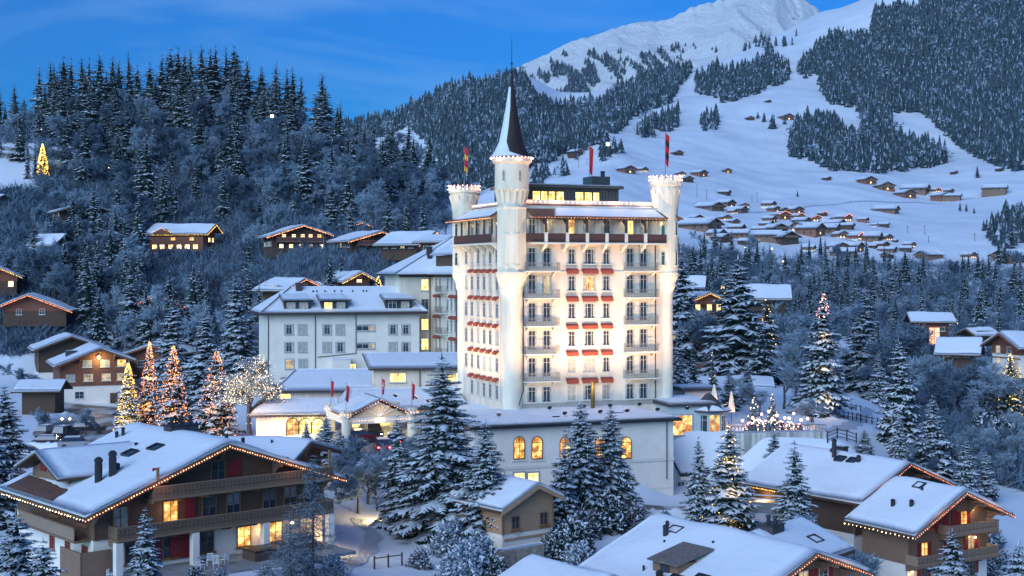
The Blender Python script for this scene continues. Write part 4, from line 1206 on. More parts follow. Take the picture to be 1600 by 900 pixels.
# ---------------------------------------------------------------- low front wing with arched windows
WL0 = P(741, 661, 147.2); WA = math.radians(21.5)
wing = thing('dining_wing', 'low white wing with flat snowy roof and glowing arched dining windows', 'building', (WL0.x, WL0.y, -27), WA)
w = MB(); LW = 24.6; DW = 14.5; HT = 10.1
w.box(0, LW, 0, DW, -3, HT - .35, PLASTER_W); w.box(-.06, LW + .06, -.10, -.001, 5.15, 5.5, TRIM_W)
w.box(-.03, LW + .03, -.05, -.001, 1.9, 2.05, TRIM_W)
w.build('wall', wing)
b = MB(); b.box(-.7, LW + .6, -.7, DW, HT - .35, HT - .05, SLATE); b.box(-.8, LW + .7, -.82, -.7, HT - .3, HT, METAL_D); b.box(-.8, -.7, -.7, DW, HT - .3, HT, METAL_D)
r_ = b.build('roof', wing)
s = MB(); s.slab([(-.65, -.65, HT - .04), (LW + .5, -.65, HT - .04), (LW + .5, DW, HT - .04), (-.65, DW, HT - .04)], .35, SNOW, 46, 26, .05, 9); s.build('roof_snow', r_, True)
def tW(px):
    k = (px - 800) / F
    return (WL0.y * k - WL0.x) / (math.cos(WA) - math.sin(WA) * k)
def zW(px, py): return -(py - HZ) / F * (WL0.y + tW(px) * math.sin(WA)) + 27
for px_ in (811, 839, 883, 910, 938, 978):
    win(wing, tW(px_), 0, zW(px_, 699.5), 1.28, 2.45, 0, LIT_A, WOOD_D, arch=True, name='arched_window')
    b = MB(); b.box(tW(px_) - .85, tW(px_) + .85, -.14, -.001, zW(px_, 699.5) - 1.5, zW(px_, 699.5) - 1.36, TRIM_W); b.build('window_sill', wing)
for px_ in (778, 811.5, 833): win(wing, tW(px_), 0, zW(px_, 748), 1.2, 1.25, 0, LIT_Y, FRAME_W, FRAME_G, mull=1)
for y_ in (4, 9): win(wing, 0, y_, 7.2, .9, 1.3, R90, GLASS_B, FRAME_W, FRAME_G)
for x_ in (tW(757), tW(1046) - .4):
    b = MB(); b.tube((x_, -.12, HT - .4), (x_, -.12, 3), .06, .06, METAL_D); b.build('drain_pipe', wing)
for px_, yy, hh in ((746, 1.5, .35), (780, 1.6, .35), (885, 3, .45), (985, 4.5, .4), (996, 4.5, .4), (1008, 5.5, .45)):
    b = MB(); x = tW(px_); b.box(x - .35, x + .35, yy - .25, yy + .25, HT - .1, HT + hh, METAL_D); b.box(x - .4, x + .4, yy - .3, yy + .3, HT + hh, HT + hh + .1, SNOW); b.build('roof_vent', wing)
# brass flue pipe on the roof in front of the right balconies
x = tW(994)
b = MB(); b.lathe([(.26, 0), (.26, 3.2), (.3, 3.25), (.3, 3.4), (.2, 3.45)], mat('brass_flue', (.35, .24, .08), .4, .2, metal=.8), (0, 0), 12)
o = b.build('flue_pipe', wing, True); o.location = (x - .6, 10.5, HT + .1)

# ---------------------------------------------------------------- east annex with bay pavilion
EA = math.radians(14)
E0 = Vector((19.3, 164.5, -27.0))
east = thing('annex_pavilion', 'pale annex beside the dining wing with big lit windows and pointed bay pavilion', 'building', E0, EA)
ca, sa = math.cos(EA), math.sin(EA)
def tE(px):
    k = (px - 800) / F; return (E0.y * k - E0.x) / (ca - sa * k)
def zE_(py, Y=165.5): return -(py - HZ) / F * Y + 27
BLUEW = mat('cool_plaster', (.52, .58, .58), .8, .06, .7, .1)
w = MB()
xr_ = tE(1118)
w.box(0, xr_, 0, 9, zE_(693), zE_(634), BLUEW); w.box(-.02, xr_ + 2.4, .12, 9, zE_(718), zE_(693) - .08, PLASTER); w.box(.01, xr_ + 2.2, .3, 9, -2, zE_(718), PLASTER_W)
w.box(-.05, xr_ + 2.5, -.08, .3, zE_(693) - .08, zE_(693), TRIM_W)
w.build('wall', east)
b = MB(); b.box(-.3, xr_ + .2, -.5, 9, zE_(634), zE_(634) + .3, SLATE); b.build('flat_roof', east)
s = MB(); s.slab([(-.2, -.4, zE_(634) + .31), (xr_, -.4, zE_(634) + .31), (xr_, 9, zE_(634) + .31), (-.2, 9, zE_(634) + .31)], .3, SNOW, 16, 14, .05); s.build('roof_snow', east, True)
win(east, tE(1064.5), 0, zE_(663.5), 2.75, 2.35, 0, LIT_A, FRAME_W, FRAME_G, mull=2)
for px_ in (1059, 1073): win(east, tE(px_), .12, zE_(705), .85, 1.1, 0, LIT_Y, FRAME_W, None)
bc = (tE(1113), 1.2)
b = MB(); b.lathe([(2.05, zE_(693)), (2.05, zE_(642))], BLUEW, bc, 8, math.radians(22.5 - 14 + 14)); b.lathe([(2.15, zE_(693) - .05), (2.15, zE_(693) + .12)], TRIM_W, bc, 8, math.radians(22.5)); bay = b.build('bay', east)
b = MB(); b.lathe([(2.75, zE_(643) - .05), (2.75, zE_(643) + .08), (1.5, zE_(632)), (.4, zE_(618)), (.02, zE_(615))], SLATE, bc, 8, math.radians(22.5)); br = b.build('bay_roof', east)
s = MB()
for k in (4, 5, 6, 7):
    a0, a1 = math.radians(22.5 + 45 * k), math.radians(22.5 + 45 * (k + 1))
    def q(r, z, a): return (bc[0] + r * math.cos(a), bc[1] + r * math.sin(a), z)
    s.slab([q(2.72, zE_(643) + .1, a0), q(2.72, zE_(643) + .1, a1), q(1.9, zE_(636), a1 - .1), q(1.6, zE_(633), a0 + .2)], .12, SNOW, 6, 4, .04, k)
s.build('roof_snow', br, True)
for a_, g in ((-90, LIT_A), (-45, GLASS_B), (-135, GLASS_B)):
    t = math.radians(a_); rr_ = 2.05 * math.cos(math.radians(22.5)) + .01
    win(east, bc[0] + rr_ * math.cos(t), bc[1] + rr_ * math.sin(t), zE_(663.5), 1.25, 2.35, t + math.pi / 2, g, FRAME_W, None, mull=1)
b = MB(); b.slab([(.2, -3.0, zE_(744, 161)), (tE(1096), -3.0, zE_(744, 161)), (tE(1088), .1, zE_(716)), (.2, .1, zE_(716))], .15, SLATE, 1, 1, 0, sag=0); lr_ = b.build('lean_to_roof', east)
s = MB(); s.slab([(.3, -2.9, zE_(744, 161) + .17), (tE(1094), -2.9, zE_(744, 161) + .17), (tE(1086), 0, zE_(716) + .17), (.3, 0, zE_(716) + .17)], .22, SNOW, 10, 8, .06, 3); s.build('roof_snow', lr_, True)
w = MB(); w.box(.4, tE(1094) - .2, -2.6, .2, -2, zE_(747, 161), PLASTER_W); w.build('lean_to_wall', east)
win(east, tE(1052), -2.6, zE_(768, 161), .9, 2.0, 0, GLASS_D, FRAME_W, FRAME_G, name='glazed_door'); win(east, tE(1066), -2.6, zE_(764, 161), 1.2, 1.2, 0, GLASS_D, FRAME_W, FRAME_G)
# upper terrace hut behind
hut = thing('terrace_hut', 'small pale hut with dark flat roof and lit window right of the hotel base', 'building', (P(1070, 600, 176).x, 176, -19.6), EA)
b = MB(); b.box(0, 4.2, 0, 4, 0, 4.0, PLASTER_W); b.build('wall', hut); b = MB(); b.box(-.6, 4.9, -.7, 4.5, 4.0, 4.35, SLATE); rr1 = b.build('roof', hut)
win(hut, 2.2, 0, 2.5, 1.3, 1.3, 0, LIT_Y, FRAME_W)
s = MB(); s.slab([(-.5, -.2, 4.36), (4.8, -.2, 4.36), (4.8, 4.4, 4.36), (-.5, 4.4, 4.36)], .25, SNOW, 8, 8, .03); s.build('roof_snow', rr1, True)

# ---------------------------------------------------------------- rear wing (tall, steep snowy roof), inner corner at photo column 676
RA = HA
R0 = P(676, 430, 222.0)
rear = thing('rear_wing', 'tall cream rear wing of the hotel with steep snowy pyramid roof', 'building', (R0.x, R0.y, -21.0), RA)
eave = R0.z + 21.0
w = MB(); w.box(-5.6, 12, 0, 9, -1, eave, PLASTER); w.build('end_wall', rear)
w = MB(); w.box(0, 12, -17, -.002, -1, eave, PLASTER); w.build('long_wall', rear)
w = MB(); w.box(-5.8, -.26, -.28, -.001, eave - .3, eave, DARKTRIM); w.box(-.25, -.001, -17, -.001, eave - .3, eave, DARKTRIM); w.build('cornice', rear)
A1 = Vector((5.0, 4.5, P(702, 372, 224).z + 21.0)); A2 = Vector((5.0, -17, A1.z - .3))
for q, sn, sd in (([(-1.2, -17, eave), (-1.2, -1.2, eave), A1, A2], .2, 1), ([(-6.9, -1.2, eave), (-1.2, -1.2, eave), A1, A1 + Vector((-.01, 0, 0))], .2, 2),
                  ([(-6.9, 10, eave), (-6.9, -1.2, eave), A1, A1 + Vector((0, .01, 0))], .2, 3), ([A2, A1, (12, 4.5, eave), (12, -17, eave)], 0, 4)):
    roof_plane(rear, q, th=.15, snow=sn, m=SLATE, seed=sd)
def ry(px_):      # local y on the left-facing wall seen at photo column px_
    k = (px_ - 800) / F
    return (R0.y * k - R0.x) / (-math.sin(RA) - math.cos(RA) * k)
def rz(px_, py_): return -(py_ - HZ) / F * (R0.y + ry(px_) * math.cos(RA)) + 21.0
for py_, g in ((445, LIT_Y), (476, GLASS_B), (507, LIT_Y), (538, LIT_Y)):
    win(rear, -1.35, 0, -(py_ - HZ) / F * 221 + 21.0, 1.15, 1.75, 0, g, FRAME_W, None)
for j in range(5):
    for k, px_ in enumerate((682, 688, 700, 706, 712, 717)):
        win(rear, 0, ry(px_), rz(684, 443 + 32 * j), .75, 1.7, R90, GLASS_B, FRAME_W, None)
        if j and k != 2: link_mesh('awning', _WC[('awn', 1.15)], rear, (0, ry(px_), rz(684, 430 + 32 * j)), None, R90)
    fm, gm = iron_balcony()
    o = link_mesh('balcony', fm, rear, (0, ry(695), rz(684, 456 + 32 * j)), (.75, 1, 1), R90); link_mesh('railing', gm, o)
for (x_, y_) in ((-.5, -.12), (-.12, ry(714))):
    b = MB(); b.tube((x_, y_, eave), (x_, y_, 0), .08, .08, DARKTRIM); b.build('drain_pipe', rear)
b = MB(); b.box(-.2, 4, -17, ry(683), eave + .7, eave + 3.2, WOOD_D)
yy = -17
while yy < ry(683): b.box(-.26, -.201, yy, yy + .08, eave + .7, eave + 3.2, WOOD_M); yy += .8
d_ = b.build('dormer', rear); s = MB(); s.slab([(-1.0, -17, eave + 3.25), (-1.0, ry(682) + .5, eave + 3.25), (4, ry(682) + .5, eave + 6.2), (4, -17, eave + 6.2)], .25, SNOW, 10, 8, .04); s.build('dormer_snow', d_, True)
chimney(rear, -.2, 1.2, eave + 3.2, .8, .8, 1.4, DARKTRIM)

# ---------------------------------------------------------------- left wing, three storeys
LA = math.radians(17)
L0 = P(418, 489, 211.0)
lw = thing('guest_wing', 'long white three storey hotel wing with snowy hipped roof and three dormers', 'building', (L0.x, L0.y, -20.0), LA)
ev = L0.z + 20.0 - .15; LL = 24.4; LD = 12.0
def tL(px):
    k = (px - 800) / F; return (L0.y * k - L0.x) / (math.cos(LA) - math.sin(LA) * k)
def zL(px, py): return -(py - HZ) / F * (L0.y + tL(px) * math.sin(LA)) + 20.0
w = MB(); w.box(0, LL, 0, LD, -2, ev, PLASTER_W); w.box(-.04, LL + .04, -.04, -.001, ev - .5, ev - .1, TRIM_W); w.build('wall', lw)
o_ = 1.1; zr_ = ev + 4.0
e = [Vector((-o_, -o_, ev)), Vector((LL + o_, -o_, ev)), Vector((LL + o_, LD + o_, ev)), Vector((-o_, LD + o_, ev))]
g1, g2 = Vector((4.6, LD / 2, zr_)), Vector((LL - 2.0, LD / 2, zr_))
roof_plane(lw, [e[0], e[1], g2, g1], th=.18, snow=.30, m=TILE_B, nu=26, nv=12, seed=4)
roof_plane(lw, [e[3], e[0], g1, g1 + Vector((0, .01, 0))], th=.18, snow=.3, m=TILE_B, seed=5)
roof_plane(lw, [e[1], e[2], g2, g2 + Vector((0, -.01, 0))], th=.18, snow=.3, m=TILE_B, seed=6)
roof_plane(lw, [e[2], e[3], g1, g2], th=.18, snow=.3, m=TILE_B, seed=7)
b = MB(); b.box(-o_ - .05, LL + o_ + .05, -o_ - .08, -o_, ev - .22, ev + .08, DARKTRIM); b.box(-o_ - .08, -o_, -o_, LD + o_, ev - .22, ev + .08, DARKTRIM); b.build('gutter', lw)
for px_ in (451.5, 472.5, 511, 531.5, 614, 634):
    for py_ in (515, 542.5):
        win(lw, tL(px_), 0, zL(px_, py_), 1.15, 1.35, 0, rr.choice([GLASS_B, CURTAIN, GLASS_D]), FRAME_W, FRAME_G, CURTAIN)
for px_, g in ((452.5, LIT_C), (473.5, CURTAIN)): win(lw, tL(px_), 0, zL(px_, 569), 1.15, 1.35, 0, g, FRAME_W, FRAME_G)
for py_ in (512.5, 540.5):
    win(lw, tL(566.5), 0, zL(566, py_), 1.9, .75, 0, GLASS_B, FRAME_W, FRAME_G, mull=1); win(lw, tL(581), 0, zL(581, py_), .75, .75, 0, LIT_C, FRAME_W, FRAME_G, mull=0)
for px0, px1, g in ((443, 484, CURTAIN), (501, 542, LIT_Y), (601, 642, GLASS_B)):
    a, c = tL(px0), tL(px1); m_ = (a + c) / 2
    b = MB(); b.box(a, c, -.75, 3.4, ev + .15, ev + 2.1, DARKTRIM); dm = b.build('dormer', lw)
    b = MB(); b.slab([(a - .5, -1.25, ev + 2.0), (c + .5, -1.25, ev + 2.0), (c + .3, 3.8, ev + 2.9), (a - .3, 3.8, ev + 2.9)], .1, DARKTRIM, 1, 1, 0, sag=0)
    s = MB(); s.slab([(a - .45, -1.2, ev + 2.11), (c + .45, -1.2, ev + 2.11), (c + .2, 3.75, ev + 3.0), (a - .2, 3.75, ev + 3.0)], .28, SNOW, 10, 8, .04, px0); b.build('dormer_roof', dm); s.build('dormer_snow', dm, True)
    win(lw, m_ - (c - a) * .24, -.75, ev + 1.25, 1.2, 1.0, 0, g, FRAME_W, sill=False); win(lw, m_ + (c - a) * .24, -.75, ev + 1.25, 1.2, 1.0, 0, CURTAIN, FRAME_W, sill=False)
chimney(lw, tL(468) + .5, 4.6, ev + 3.6, .9, .9, 1.1, DARKTRIM); chimney(lw, tL(640) + .3, 4.5, ev + 3.0, 1.1, .7, 1.3, DARKTRIM)
for px_ in (489, 495, 508, 523, 534, 552, 569, 574):
    vent(lw, tL(px_) + .6, 3.9, ev + 3.0, .11, .6)
for p0, p1 in (((.1, -.1, ev), (.1, -.1, .5)), ((tL(492.5), -.1, ev), (tL(492.5), -.1, zL(492, 583))), ((tL(556), -.1, ev), (tL(556), -.1, zL(556, 552))),
               ((tL(492.5), -.1, zL(492, 583)), (tL(438), -.1, zL(438, 591))), ((tL(556), -.1, zL(556, 552)), (tL(496), -.1, zL(496, 558)))):
    b = MB(); b.tube(p0, p1, .06, .06, DARKTRIM); b.build('drain_pipe', lw)
b = MB(); b.box(tL(517), tL(544), -2.2, -.001, -1, zL(530, 560), PLASTER_W); b.box(tL(517) - .1, tL(544) + .1, -2.3, 0, zL(530, 560), zL(530, 560) + .2, SNOW); b.build('lift_shaft', lw)
win(lw, tL(551), 0, zL(551, 577), 1.0, 1.7, 0, LIT_Y, FRAME_W, None)
# green-lit side wall lamp
lamp('side_wall_lamp', 'POINT', (-1.0, 5, 5.0), 45, (.85, 1, .35), .3, parent=lw)

# ---------------------------------------------------------------- entrance annexes
def annex(name, label, px0, px1, Y, py_eave, py_ground, ang, depth, rise, over=.8, hipl=1.5, snow=.3, wallm=None, name2='building'):
    a = math.radians(ang); o = P(px0, py_eave, Y); zg = -(py_ground - HZ) / F * Y
    k = (px1 - 800) / F; L_ = (o.y * k - o.x) / (math.cos(a) - math.sin(a) * k)
    t = thing(name, label, name2, (o.x, o.y, zg), a)
    ze = o.z - zg
    w = MB(); w.box(0, L_, 0, depth, -2.5, ze, wallm or PLASTER); w.build('wall', t)
    roof_plane(t, [(-over, -over, ze), (L_ + over, -over, ze), (L_ + over - .4, depth, ze + rise), (hipl, depth, ze + rise)], th=.15, snow=snow, m=TILE_B, nu=24, nv=8, seed=px0)
    roof_plane(t, [(-over, depth, ze), (-over, -over, ze), (hipl, depth, ze + rise), (hipl, depth + .01, ze + rise)], th=.15, snow=snow, m=TILE_B, seed=px0 + 1)
    b = MB(); x = -over + .3
    while x < L_ + over: b.box(x, x + .14, -over + .03, -.01, ze - .16, ze - .004, DARKTRIM); x += .55
    b.box(-over - .06, L_ + over, -over - .08, -over, ze - .08, ze + .14, DARKTRIM); b.build('eave', t)
    return t, L_, ze, (lambda px: (o.y * (px - 800) / F - o.x) / (math.cos(a) - math.sin(a) * (px - 800) / F)), (lambda px, py: -(py - HZ) / F * (o.y + math.sin(a) * ((o.y * (px - 800) / F - o.x) / (math.cos(a) - math.sin(a) * (px - 800) / F))) - zg)
an1, l1, z1, t1f, z1f = annex('entrance_annex', 'low annex with single snowy roof below the white three storey wing', 440, 588, 190, 612, 652, 4, 8, 2.4)
win(an1, t1f(445), 0, z1f(445, 620), 1.6, .8, 0, LIT_Y, FRAME_W, sill=False)
an2, l2, z2, t2f, z2f = annex('link_building', 'low cream link building with curved snowy roof and yellow windows joining the hotel', 585, 722, 184, 577, 648, 8, 7, 1.6, hipl=-1.5)
for px_ in (615.5, 628, 706, 717): win(an2, t2f(px_), 0, z2f(px_, 590), .95, 1.15, 0, LIT_Y, FRAME_W, None)
for y_ in (1.6, 3.6, 5.6): win(an2, 0, y_, z2 - 1.3, 1.1, 1.8, R90, LIT_Y, FRAME_W, None)
b = MB(); b.tube((t2f(656), -.1, z2), (t2f(656), -.1, 0), .06, .06, DARKTRIM); b.build('drain_pipe', an2)
b = MB(); b.box(t2f(622), t2f(627), -.3, -.001, z2f(622, 622), z2f(622, 614), METAL_G); b.build('air_unit', an2)
an3, l3, z3, t3f, z3f = annex('arcade', 'long low snow roofed arcade with warm lit arches left of the porch', 400, 520, 166, 650, 692, 6, 5, 1.4, hipl=.5)
for px_ in (457, 477, 497): win(an3, t3f(px_), 0, z3f(px_, 668), 1.5, 2.3, 0, LIT_Y if px_ > 460 else LIT_A, WOOD_D, arch=True, name='arched_window')
lamp('arcade_lamp', 'POINT', (t3f(485), -1.5, z3 - .8), 80, (1, .8, .3), .3, parent=an3)
lamp('arcade_lamp', 'POINT', (t3f(440), -1.5, z3 - .8), 50, (1, .7, .3), .3, parent=an3)
an4, l4, z4, t4f, z4f = annex('lobby_building', 'low lobby building with wide snow roof between porch and hotel', 548, 722, 170, 641, 690, 12, 8, 1.8, hipl=.5)
for px_ in (560, 580, 600): win(an4, t4f(px_), 0, z4 - 1.9, 1.5, 2.4, 0, LIT_Y, FRAME_W, None, name='glass_door')

# porte-cochere
QA = math.radians(21.5)
Q0 = P(541, 692, 157.0); zq = -20.4
porch = thing('entrance_porch', 'white castellated entrance porch with lit gable and snowy roof', 'porch', (Q0.x, Q0.y, zq), QA)
W_, D_ = 8.0, 7.5; top = P(541, 651, 157).z - zq
for (x, y) in ((0, 0), (W_, 0), (0, D_), (W_, D_)):
    b = MB(); b.lathe([(.55, -1), (.55, top - .3), (.7, top), (.72, top + .45)], TP, (x, y), 14); crenels(b, (x, y), .72, top + .45, 8, TP, .28, .25); c = b.build('column', porch)
    g = MB(); ringbulbs(g, (x, y), .78, top + .25, 12, .05, B_WARM); g.build('light_string', c)
b = MB()
b.box(.5, W_ - .5, -.25, .25, top - .9, top - .15, TRIM_W); b.box(-.25, .25, .5, D_ - .5, top - .9, top - .15, TRIM_W); b.box(.25, W_ - .25, .25, D_, top - .25, top - .15, TRIM_W)
b.build('lintel', porch)
gx = W_ / 2; gh = 1.75
roof_plane(porch, [(gx, -.6, top + gh), (gx, D_, top + gh), (-.1, D_, top - .1), (-.1, -.6, top - .1)], th=.14, snow=.3, m=SLATE, seed=1)
roof_plane(porch, [(gx, -.6, top + gh), (W_ + .1, -.6, top - .1), (W_ + .1, D_, top - .1), (gx, D_, top + gh)], th=.14, snow=.3, m=SLATE, seed=2)
b = MB(); b.extr([(.6, -.1, top - .12), (W_ - .6, -.1, top - .12), (gx, -.1, top + gh - .25)], (0, .08, 0), mat('lit_gable_panel', (.75, .55, .35), .7, .05))
for k in range(1, 8):
    a = math.pi * k / 8; L_ = min(2.9, 1.35 / max(.05, math.sin(a))) * .92
    b.tube((gx, -.2, top - .1), (gx + L_ * math.cos(a) * 1.05, -.2, top - .1 + L_ * math.sin(a)), .07, .05, TRIM_W, 4)
b.build('gable_truss', porch)
g = MB(); g.bulbs((gx, -.7, top + gh + .1), (0, -.7, top), .35, .042, B_WARM); g.bulbs((gx, -.7, top + gh + .1), (W_, -.7, top), .35, .042, B_WARM); g.bulbs((.4, -.35, top - .5), (W_ - .4, -.35, top - .5), .35, .042, B_WARM)
g.bulbs((-.35, .4, top - .1), (-.35, D_ - .4, top - .1), .35, .042, B_WARM); g.build('light_string', porch)
b = MB(); b.box(gx - .5, gx + .5, -.34, -.26, top - .75, top - .4, B_WHT); b.build('lit_panel', porch)
lamp('gable_lamp', 'POINT', (gx, -1.2, top + .3), 22, (1, .72, .45), .3, parent=porch)
for x_, y_ in ((2.2, 3), (6, 3), (4, 6)): lamp('porch_lamp', 'POINT', (x_, y_, top - 1.2), 90, (1, .78, .32), .4, parent=porch)
lamp('porch_side_lamp', 'POINT', (-3.0, 2, top - 1.0), 50, (1, .62, .3), .4, parent=porch)
for lb, x, y, off in (('limp red flag on the rear left column of the entrance porch', 0, D_, 0), ('dark red flag on the front left porch column', 0, 0, 0), ('red flag with white cross beside the porch gable', 6.6, D_ + .5, 0), ('narrow red flag on the right porch column', W_, 0, 0)):
    flag(lb, Vector((Q0.x, Q0.y, zq)) + HU * x + HV * y + Vector((0, 0, top + .4)), 3.4, 1.9, .35, [FR], .035, cross=('cross' in lb))
# ---------------------------------------------------------------- near chalets
# big chalet, lower left
A, r = gable_frame((358.5, 698), 108, (-.66, .75))
ch1, H, zr1, (xl, xr, yf, yb) = chalet('large_chalet', 'large brown timber chalet with two long balconies and lit eaves in the lower left corner', A, r, 17.6, 12.1, 11.2, 4.5, 3.9, -23.1, base_h=2.7,
    lights=B_WARM, wood=WOOD_H, floors=(1.35, 4.2, 7.0), win_x=((-7.6, -4.4, -1.2, 2.2, 5.2, 8.2), (-8.6, -4.4, -1.0, 1.2, 4.6, 6.6, 8.6), (-3.9, -.2, 2.8, 4.8)), win_w=1.15, win_h=1.55,
    glasses=[GLASS_D, GLASS_B, GLASS_D, LIT_A, LIT_A, LIT_C, CURTAIN, LIT_W, GLASS_B, GLASS_D, GLASS_B, GLASS_D, GLASS_B, GLASS_D, GLASS_D, GLASS_B], frame=FRAME_O, snow=.42, seed=21,
    balc=((-9.6, 9.9, 2.75, dict(depth=1.6, plants=5, rail=RAIL_H)), (-6.6, 9.9, 5.55, dict(depth=1.6, rail=RAIL_H, plants=3, posts=(-6.2, 9.6)))), eave_lights=B_WHT, lstep=.24, lr=.05)
for x_, z_, w_, h_ in ((-2.7, 4.2, 1.0, 1.7), (-5.4, 7.1, 1.1, 1.3), (1.3, 7.1, 1.2, 1.35), (-3.6, 1.3, 1.7, 1.9), (-5.9, 1.3, 1.5, 1.9)):
    b = MB(); b.box(x_ - w_/2, x_ + w_/2, yf - .09, yf - .02, z_ - h_/2, z_ + h_/2, SHUT_R)
    for q in (-.3, .3): b.box(x_ - w_/2 + .06, x_ + w_/2 - .06, yf - .12, yf - .09, z_ + q * h_ - .05, z_ + q * h_ + .05, SHUT_R)
    b.build('red_shutter', ch1)
for yy, zz, ww, hh, g in ((3.2, 4.3, 1.4, 1.1, GLASS_D), (8.5, 4.3, 1.4, 1.1, GLASS_D), (3.0, 1.5, .9, 1.1, SHUT_R), (6.2, 1.5, .8, .9, SHUT_R), (9.2, 1.5, .8, 1.1, SHUT_R)):
    win(ch1, xl + (.05 if zz < 2.7 else 0), yy, zz, ww, hh, R90, g, FRAME_O)
b = MB(); b.box(xl - 1.3, xl, yf + .4, yb - 3, 2.57, 2.75, WOOD_M); bs = b.build('balcony', ch1)
b = MB(); b.box(xl - 1.34, xl - 1.28, yf + .4, yb - 3, 2.8, 3.7, RAIL_W); b.box(xl - 1.4, xl - 1.22, yf + .4, yb - 3, 3.7, 3.78, WOOD_G); b.build('railing', bs)
for x_ in (-9.4, -3.0, 3.4, 9.7):
    b = MB(); b.box(x_ - .28, x_ + .28, yf - 1.62, yf - 1.05, -1.5, 2.55, PLASTER_W); b.build('pier', ch1)
# big dormer on the left slope, gable facing left
b = MB(); dz = zr1(-5.0); zt = dz + .75
dg = [(-12.3, 8.6), (-12.3, 15.4)]
b.extr([(-9.9, 8.0, zr1(-9.9) - .2), (-9.9, 15.4, zr1(-9.9) - .2), (-9.9, 15.4, zt - 1.35), (-9.9, 11.7, zt + .1), (-9.9, 8.0, zt - 1.35)], (7.5, 0, 0), WOOD_G); dmr = b.build('dormer', ch1)
for q, sd in (([(-11.2, 11.7, zt + .3), (-11.2, 7.2, zt - 1.4), (-3.6, 7.2, zt - 1.4), (-1.6, 11.7, zt + .3)], 31), ([(-11.2, 16.2, zt - 1.4), (-11.2, 11.7, zt + .3), (-1.6, 11.7, zt + .3), (-3.6, 16.2, zt - 1.4)], 32)):
    b = MB(); b.slab(q, .16, WOOD_D, 1, 1, 0, sag=0); dr = b.build('dormer_roof', dmr)
    s = MB(); s.slab([Vector(v) + Vector((0, 0, .17)) for v in q], .38, SNOW, 14, 10, .05, sd); s.build('dormer_snow', dmr, True)
for yy in (10.4, 13.0):
    b = MB(); b.box(-10.0, -9.901, yy - .5, yy + .5, zt - 1.3, zt - .35, SHUT_R); b.build('shutter', dmr)
b = MB(); b.slab([(-11.9, 6.6, zr1(-11.9) + .60), (-11.9, 15.9, zr1(-11.9) + .60), (-10.0, 15.9, zr1(-10) + .60), (-10.0, 6.6, zr1(-10) + .60)], .12, TILE_B, 12, 4, .03); b.build('bare_tiles', ch1)
for (x_, y_, rr_, hh) in ((-8.6, 5.4, .32, 1.9), (-7.6, 5.0, .32, 2.0), (-6.9, 5.6, .2, .7)): vent(ch1, x_, y_, zr1(x_) + .5, rr_, hh)
for (x_, y_, hh) in ((-2.6, 15.0, .6), (-2.2, 14.6, .8), (-3.1, 10.2, .3), (3.2, 3.4, .8), (.4, 1.2, .5)): vent(ch1, x_, y_, zr1(x_) + .4, .16, hh)
nL = Vector((-4.5 / 12.1, 0, 1)).normalized()
for x_, y_ in ((-4.5, 8.4), (-3.1, 6.6)): skylight(ch1, (x_, y_, zr1(x_) + .68), nL, (0, 1, 0), 1.3, .9)
chimney(ch1, .7, 9.5, H - .1, 2.6, 1.3, .95, SLATE, pipes=3)
lamp('patio_lamp', 'POINT', (6.2, yf - 1.0, 2.1), 55, (1, .62, .25), .15, parent=ch1)
b = MB(); b.ball((6.2, yf - 1.0, 2.1), .17, B_WHT); b.build('globe_lamp', ch1)
for x_, e in ((3.6, 16), (9.2, 16)): lamp('terrace_lamp', 'POINT', (x_, yf - .6, 1.7), e, (1, .65, .3), .2, parent=ch1)
lamp('window_glow', 'POINT', (-4.6, yf - .8, 4.4), 20, (1, .6, .3), .3, parent=ch1)
b = MB(); b.box(-9.5, 9.5, yf - 5.5, yf + .1, -.25, .0, CONC); b.build('terrace', ch1)
b = MB(); b.box(-11.8, -9.4, yf - .2, yf - .05, -.4, 1.9, WOOD_G); b.box(-11.9, -11.75, yf - .2, yf + 3.5, -.4, 1.9, WOOD_G); b.build('wind_screen', ch1)

# its neighbour roof to the right (behind)
A, r = gable_frame((516, 712), 121, (-.35, -.94))
A2_, r2 = gable_frame((470, 690), 118, (-.66, .75))
ch2, H2, zr2, ex2 = chalet('side_chalet', 'snow roofed chalet wing directly behind the big brown chalet', P(487, 695, 122), math.atan2(.93, .3), 15.5, 5.6, 6.2, 2.2, 1.5, -22.6, base_h=2.6, wood=WOOD_D, floors=(4.2,), win_x=(-2, 2), snow=.4, seed=41, brackets=False)
vent(ch2, -2.2, 7.8, zr2(-2.2) + .4, .22, .9); vent(ch2, -1.2, 3.4, zr2(-1.2) + .4, .10, .5); chimney(ch2, -4.8, .6, zr2(-4.8) + .4, .9, .9, .8, SLATE)

# small cottage beside the great spruce
A, r = gable_frame((842, 761), 121, (-.62, .78))
ct, Hc, zrc, ex = chalet('timber_cottage', 'small pale timber cottage on a white base beside the twin snowy spruces', A, r, 8.0, 4.3, 3.2, 2.0, 1.5, -25.6, base_h=2.2, og=.9, os_=.8, bh=.6, wood=wood_mat('pale_timber', (.42, .25, .15), 5), floors=(3.15,), win_x=(-2.0, 1.3), win_w=.8, win_h=1.05, glasses=[GLASS_B], frame=FRAME_O, snow=.35, seed=51, brackets=False)

